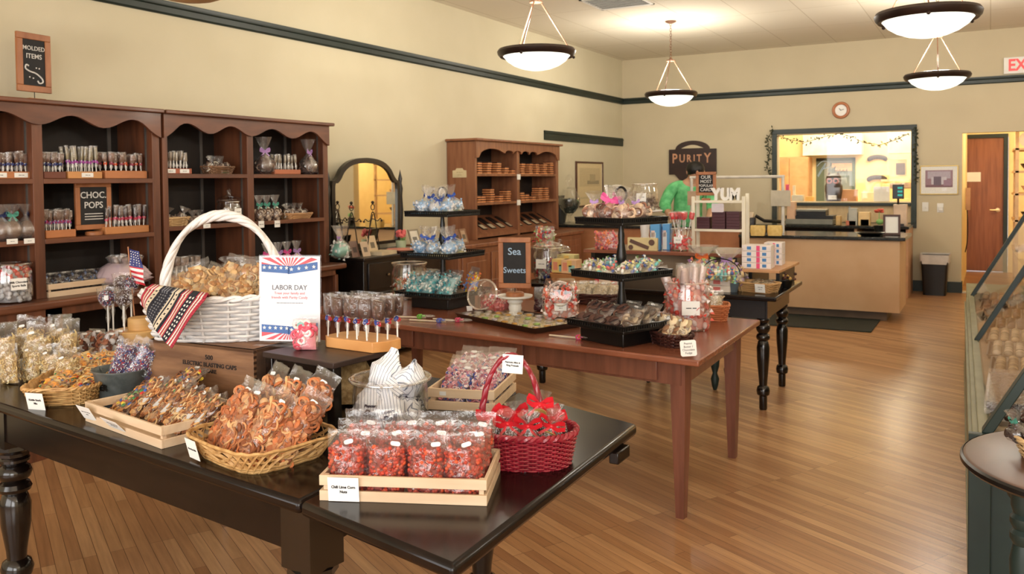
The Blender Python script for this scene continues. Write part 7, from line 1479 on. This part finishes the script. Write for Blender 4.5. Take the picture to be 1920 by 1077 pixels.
# ================================================================ brown bookcase stock
XS = -4.74
def sh(px, z, X=XS, py=330): v = PX(px, py, X); return (X, v.y, z+.0005)
def pop_block(px0, px1, z, py, h, cols, nrow, ncol, mk_, label, cards=0, popn='pops', d=.11):
    a, b = PX(px0, py, -4.66), PX(px1, py, -4.66); w = b.y-a.y; T = thing('pop_block', label, 'holder', (-4.66-d/2, (a.y+b.y)/2, z+.0005), pi/2)
    part(T, 'block', M().bx(-w/2, w/2, -d/2, d/2, 0, h), mat('block_wood', cols, rough=.5, scale=4, stretch=(1, 5, 5)), bevel=.004)
    for c in range(cards): card(T, .075, .026, (-w*.25+c*w*.48 if cards > 1 else w*.05, -d/2-.0015, h*.5), (0, 0, 0), ('~~~~~~',), .01)
    for r in range(nrow):
        for i in range(ncol):
            put(mk_[(r+i) % len(mk_)], T, -w/2+.018+(w-.036)*(i+(.25 if r % 2 else 0))/max(1, ncol-.75), -d/2+.022+r*(d-.044)/max(1, nrow-1), h-.004, (rg.uniform(-.10, .10), rg.uniform(-.12, .12), rg.uniform(-.9, .9)), 'wrapped pop in the '+popn+', %s row, %s' % (['front', 'middle', 'back'][r] if nrow > 2 else ['front', 'back'][r], nth(i, ncol)), popn, rg.uniform(.92, 1.08))
    return T
PB1 = [Maker(choc_pop(.036, .05, .014, .055, (110, 80, 66), [(60, 90, 170), (90, 60, 60)], s, FILM2)) for s in (301, 302)]
PB2 = [Maker(choc_pop(.020, .07, .012, .07, (150, 140, 110), [(206, 90, 180), (150, 90, 190)], s, FILM2)) for s in (303,)]
PB3 = [Maker(choc_pop(.034, .05, .014, .058, (120, 90, 76), [(240, 110, 60), (236, 90, 60)], 304, FILM2)), Maker(choc_pop(.034, .05, .014, .058, (130, 96, 80), [(170, 70, 90)], 305, FILM2))]
PB4 = [Maker(choc_pop(.036, .052, .014, .060, (112, 84, 70), [(206, 60, 90), (120, 100, 190)], 306, FILM2))]
PB5 = [Maker(choc_pop(.026, .06, .014, .062, (96, 74, 64), [(226, 80, 120)], 307, FILM2)), Maker(choc_pop(.026, .06, .014, .062, (60, 50, 60), [(200, 70, 90)], 308, FILM2))]
PB6 = [Maker(choc_pop(.020, .055, .012, .055, (150, 136, 116), None, 309, FILM2))]
OW, MW, DW = (196, 126, 78), (214, 152, 92), (120, 66, 48)
pop_block(-22, 61, 1.545, 325, .040, OW, 2, 9, PB1, 'orange wood block of chocolate pops with two cards, top shelf far left', 2, 'far left top shelf block')
pop_block(82, 124, 1.545, 325, .040, DW, 2, 5, PB1, 'dark red wood block of chocolate pops beside the bookcase upright', 0, 'dark red block')
pop_block(128, 192, 1.545, 325, .042, MW, 2, 8, PB2, 'pale wood block of slim pops with pink ribbons, middle of the top shelf', 1, 'pale block with pink ribbons')
pop_block(198, 276, 1.545, 325, .048, OW, 2, 8, PB3, 'orange wood block of pops with orange ribbons, right end of top shelf', 0, 'block with orange ribbons')
pop_block(86, 143, 1.205, 440, .045, OW, 2, 7, PB4, 'orange wood block of chocolate pops left of the CHOC POPS sign', 0, 'block left of choc pops sign')
pop_block(198, 280, 1.205, 428, .045, (200, 134, 80), 2, 10, PB5, 'wood block of slim chocolate pops right of the CHOC POPS sign', 0, 'block right of choc pops sign')
chalk_sign((-4.70, PX(176, 430, -4.70).y, 1.2055), pi/2, .235, .285, .030, .035, 'brown framed chalkboard reading CHOC POPS on the middle shelf', [('CHOC.', .054, 0, .205), ('POPS', .054, 0, .145)], None, .05, flourish=lambda b, lift: [part(b, 'underline', M().bx(-.06, .06, -.0052, -.0046, lift+.060+k*.016, lift+.065+k*.016), CHALKW, 0) for k in range(3)])
chalk_sign((-4.72, PX(65, 188, -4.72).y, 1.9855), pi/2+.1, .21, .33, .036, .05, 'brown framed chalkboard reading MOLDED ITEMS on top of the left bookcase', [('MOLDED', .034, 0, .245), ('ITEMS', .038, 0, .20)], None, .05, square=True, flourish=lambda b, lift: [part(b, 'chalk_swirl', M().tube(sm([(-.035, -.0052, lift+.145), (-.05, -.0052, lift+.15), (-.055, -.0052, lift+.130), (-.03, -.0052, lift+.115), (.01, -.0052, lift+.105), (.045, -.0052, lift+.08), (.05, -.0052, lift+.06), (.03, -.0052, lift+.052), (.018, -.0052, lift+.066)]), .0045, 6), CHALKW)]+[part(b, 'chalk_dot', M().ball((x, -.005, lift+z), .0045, 1), CHALKW) for x, z in ((.012, .137), (.03, .135), (-.03, .083), (-.008, .078))])
EGG = Maker(gathered('chocolate_egg', 'wrapped egg', .055, .085, lambda m, p, r_: None, 0, (104, 72, 56), 311, NAVR, film=FILM2, bs=.03, flat=1.05)); EGG2 = Maker(gathered('chocolate_egg', 'wrapped egg', .055, .085, lambda m, p, r_: None, 0, (116, 84, 62), 312, TEALR, film=FILM2, bs=.03, flat=1.05))
for i, (px, X) in enumerate(((2, -4.70), (22, -4.69), (50, -4.69), (-15, -4.80), (35, -4.82))): (EGG, EGG2)[i % 2].put(sh(px, 1.205, X, 440), rg.uniform(-1, 1)+pi/2, 'wrapped chocolate egg on the middle shelf far left, '+['second in front', 'third in front', 'rightmost in front', 'back left', 'back right'][i], 'wrapped eggs on the middle shelf')
def shelf_card(px, py, label, X=-4.626, w=.06, h=.028): v = PX(px, py, X); T = thing('shelf_card', label, 'price card', (X, v.y, v.z), pi/2); part(T, 'sheet', M().box((0, 0, 0), (w, .001, h)), PAPER, 0); text(T, '~~~~~', h*.3, INK, (0, -.0008, 0))
for px, py, lb in ((23, 453, 'small white card on middle shelf edge below the eggs, left'), (55, 452, 'small white card on middle shelf edge below the eggs, right'), (388, 424, 'small white card on the middle shelf edge left of basket handle top')): shelf_card(px, py, lb)
for px, py, lb in ((490, 421, 'square white card hanging from the middle shelf, left of pair'), (520, 420, 'square white card hanging from the middle shelf, right of pair')): shelf_card(px, py, lb, w=.055, h=.05)
FB_ = lambda m, p, r_: (setattr(m, 'c', C(*(r_.choice([(206, 60, 50), (186, 44, 44)]) if p[2] > .13 and r_.random() < .6 else (196, 198, 200)))), m.ball(p, .014, 1))
lidded_jar('clear jar of silver and red foil balls with card on the ledge at far left', sh(22, .872, -4.64, 555), .105, .215, FB_, 190, (150, 150, 152), 321, .85, pi/2-.2, ('Milk Chocolate', 'Sports Balls'), False)
lidded_jar('second clear jar of red foil balls cut by the left photo edge', sh(-22, .872, -4.72, 555), .09, .20, FB_, 120, (150, 60, 56), 322, .8, pi/2, None, False)
a, b = PX(92, 550, -4.62), PX(226, 540, -4.62); w = b.y-a.y; SC_ = thing('slatted_crate', 'long pine slatted crate of dark bags on the left bookcase ledge', 'crate', (-4.70, (a.y+b.y)/2, .8725), pi/2); crate(SC_, w, .15, .075)
DKB = Maker(snack_bag('dark_candy_bag', 'bag', .11, .13, .06, .8, 40, twist_pieces([(50, 40, 40), (70, 54, 50), (90, 110, 150), (40, 34, 36)], 1.1), 331, (46, 36, 34), film=FILM2, sticker=False))
for i in range(5): put(DKB, SC_, -w/2+.07+i*(w-.14)/4, 0, .012, (-.5, 0, rg.uniform(-.3, .3)), 'bag of dark sweets in the long crate, '+nth(i, 5), 'dark bags in the long crate')
# pink tulle bowl with wrapped pops
TU = thing('tulle_basket', 'fluffy pale pink tulle basket of wrapped pops, right end of ledge', 'basket', sh(232, .872, -4.66, 545), pi/2); T_ = TU; TU.scale = (.86, .86, 1); rt = random.Random(3); TM_ = clear('tulle', .0, .05, .5, haze=.42, hazecol=(236, 214, 222))
for k in range(5): part(TU, 'tulle_layer', M().lathe([(.06, .02+k*.01), (.14+.01*k, .03+k*.012), (.185-.012*k, .055+k*.018), (.15-.015*k, .075+k*.02)], 40, cap=False, wob=lambda a, q: 1+.10*sin(9*a+k*2+q)+.06*sin(17*a+k)), TM_, 70)
part(TU, 'bowl', M().lathe([(0, 0), (.08, 0), (.10, .09), (.09, .09), (0, .07)], 24), DW and BCW)
PTU = [Maker(choc_pop(.04, .05, .03, .10, (150, 130, 120), c, s, FILM2)) for c, s in (([(190, 160, 220)], 341), ([(220, 210, 80)], 342), ([(220, 70, 130)], 343))]
for i in range(9): a = i*.7; put(PTU[i % 3], TU, .06*cos(a), .05*sin(a), .05, (-.35*sin(a), .35*cos(a), a), 'wrapped pop with bright ribbon in the tulle basket, '+ORD[i], 'wrapped pops in the tulle basket')
# right bookcase
pop_block(306, 360, 1.575, 318, .036, (178, 96, 66), 2, 8, PB6, 'red brown block of slim dark pops with two cards, top shelf left bay', 2, 'red brown block')
BKT = Maker(gathered('wrapped_sweets', 'wrapped sweets', .04, .05, k_mix([(150, 130, 116), (110, 86, 76), (206, 196, 180)], 1.8, 0, .5), 20, (130, 104, 90), 351, None, film=FILM2, flat=.6))
def small_basket(px, X, z, py, label, a_, b_, h, mt, fillmk=None, n=3, fl='', e=5):
    T = thing('small_basket', label, 'basket', sh(px, z, X, py), pi/2); wicker(T, a_, b_, h, e, .2, mt, 5, 16, .004, .006)
    if fillmk:
        for i in range(n): put(fillmk, T, -a_*.6+i*a_*1.2/max(1, n-1), 0, h*.5, (rg.uniform(-.4, .4), rg.uniform(-.4, .4), rg.random()), fl+', '+nth(i, n), fl)
    return T
BW_ = mk('brown_small_wicker', (140, 104, 76), (110, 78, 54), rough=.6)
small_basket(408, -4.70, 1.575, 318, 'small wooden basket of wrapped truffles on the top shelf', .11, .065, .05, BW_, BKT, 3, 'wrapped truffles in the top shelf basket'); T = thing('shelf_card', 'small card with green print before the truffle basket', 'price card', sh(422, 1.575, -4.65, 318), pi/2); part(T, 'sheet', M().bx(-.035, .035, -.001, 0, 0, .04), PAPER); part(T, 'green_print', M().bx(-.02, .03, -.002, -.001, .004, .022), mk('green_print', (70, 150, 110)))
TAL = Maker(gathered('tall_candy_bag', 'gift bag', .055, .12, k_mix([(90, 66, 60), (130, 104, 90), (60, 44, 40)], 1.8, 0, .5), 26, (96, 72, 64), 353, LIL, film=FILM2, bs=.03, flat=1.0))
TAL.put(sh(496, 1.575, -4.70, 318), 1.2, 'tall gathered bag of chocolates left of the small pop block, top shelf', None, 1.2); TAL.put(sh(578, 1.575, -4.70, 318), 1.8, 'tall gathered bag of chocolates at right end of the top shelf', None, 1.2)
pop_block(515, 564, 1.575, 318, .036, (190, 112, 76), 2, 7, PB6, 'small red brown block of pops between two tall gathered bags', 0, 'small red brown block')
small_basket(325, -4.69, 1.232, 420, 'small straw basket with dark lattice on middle shelf left', .095, .06, .055, mk('straw2', (206, 170, 120)), BKT, 2, 'wrapped truffles in the straw basket'); BKT.put(sh(362, 1.232, -4.70, 420), 0, 'loose wrapped truffle right of the small straw basket'); BKT.put(sh(373, 1.232, -4.74, 420), 1, 'loose wrapped truffle nearer the lidded jar')
lidded_jar('lidded glass jar with white card on the middle shelf', sh(430, 1.232, -4.72, 405), .085, .15, k_mix([(140, 120, 110), (200, 190, 180)], 1.8, 0, .6), 40, (120, 100, 92), 361, .55, pi/2, ('~~~~~~',), True)
MNT = Maker(gathered('small_candy_bag', 'gift bag', .04, .10, k_mix([(110, 84, 70), (190, 170, 150)], 1.6, 0, .5), 20, (120, 92, 78), 363, TEALR, film=FILM2, bs=.025, flat=1.1))
for i, px in enumerate((486, 500, 516)): MNT.put(sh(px, 1.232, -4.70, 410), 1.4, 'gathered bag with green bow on the middle shelf, '+nth(i, 3), 'bags with green bows')
small_basket(555, -4.69, 1.232, 405, 'long tan tray basket at right end of the middle shelf', .13, .06, .04, mk('tan_tray_basket', (196, 150, 104)), BKT, 3, 'wrapped truffles in the long tan basket', 8)
pop_block(320, 380, .865, 500, .04, (150, 96, 66), 2, 6, [Maker(choc_pop(.04, .055, .02, .06, (130, 108, 92), None, 371, FILM2))], 'brown block of dome pops on the ledge behind the basket handle', 0, 'dome pops block')
small_basket(440, -4.68, .865, 500, 'tan basket of wrapped sweets on the ledge behind the handle', .13, .07, .06, BW_, BKT, 4, 'wrapped sweets in the ledge basket')
FLW = [Maker(gathered('candy_bouquet', 'gift bag', .04, .11, k_mix([(190, 90, 110), (226, 200, 150), (150, 60, 80)], 1.8, 0, .5), 24, (150, 96, 100), s, r_, film=FILM2, bs=.03, flat=1.1)) for s, r_ in ((381, PINKR), (382, LIL))]
for i, px in enumerate((500, 522, 538, 556)): FLW[i % 2].put(sh(px, .865, -4.66, 490), 1.3, 'gathered bouquet bag with bright bow on the right ledge, '+nth(i, 4), 'bouquet bags on the right ledge')
# top of the display case and round table basket
T = thing('wicker_basket', 'small straw basket of wrapped chocolates on the round side table', 'basket', (.155, 2.60, .7605), .3); wicker(T, .085, .07, .05, 4, .2, mk('straw3', (214, 182, 134), (190, 154, 104), rough=.6), 7, 18, .0032, .006)
CWR = Maker(gathered('wrapped_chocolate', 'wrapped sweet', .026, .04, k_mix([(60, 40, 36), (40, 28, 26)], 1.2, 0, .5), 8, (52, 34, 30), 391, TEALR, film=FILM, bs=.016, flat=.8))
for i, (x, y) in enumerate(((-.045, -.02), (0, -.03), (.04, -.015), (-.03, .025), (.02, .03), (-.075, .04))): put(CWR, T, x, y, .02 if i < 5 else .035, (rg.uniform(-.4, .4), rg.uniform(-.5, .5), i), 'dark wrapped chocolate in the round table basket, '+['front left', 'front middle', 'front right', 'back left', 'back right', 'hanging over the left rim'][i], 'chocolates in the round table basket')
T = thing('silver_wrapped_tray', 'row of dark silver wrapped sweets near glass of the case', 'sweets', (XC(4.0, .14), 4.0, .607), -.026); m = M(); r9 = random.Random(8)
for i in range(9):
    for j in range(3): m.c = C(70, 52, 48); m.ball((-.04+j*.05, -.3+i*.07, .02), .022, 1, (1.1, 1.3, .8))
part(T, 'sweets', m, VG); part(T, 'foil_wrap', M().bx(-.07, .09, -.34, .30, .0, .046), FILM2)
v = PY(1908, 380, 6.9); T = thing('gift_basket', 'green ribboned dark gift on top of the display case far end', 'gift', (XC(6.9, .58), 6.9, GTZ+.0305)); m = M(); m.lathe([(0, 0), (.06, 0), (.08, .06), (.05, .09), (0, .10)], 16); part(T, 'gift', m, mk('dark_gift', (70, 44, 36), (206, 196, 180), rough=.4, scale=14)); bow(T, mk('emerald_ribbon', (70, 150, 100), rough=.4), .11, .05, -.02, 'ribbon')
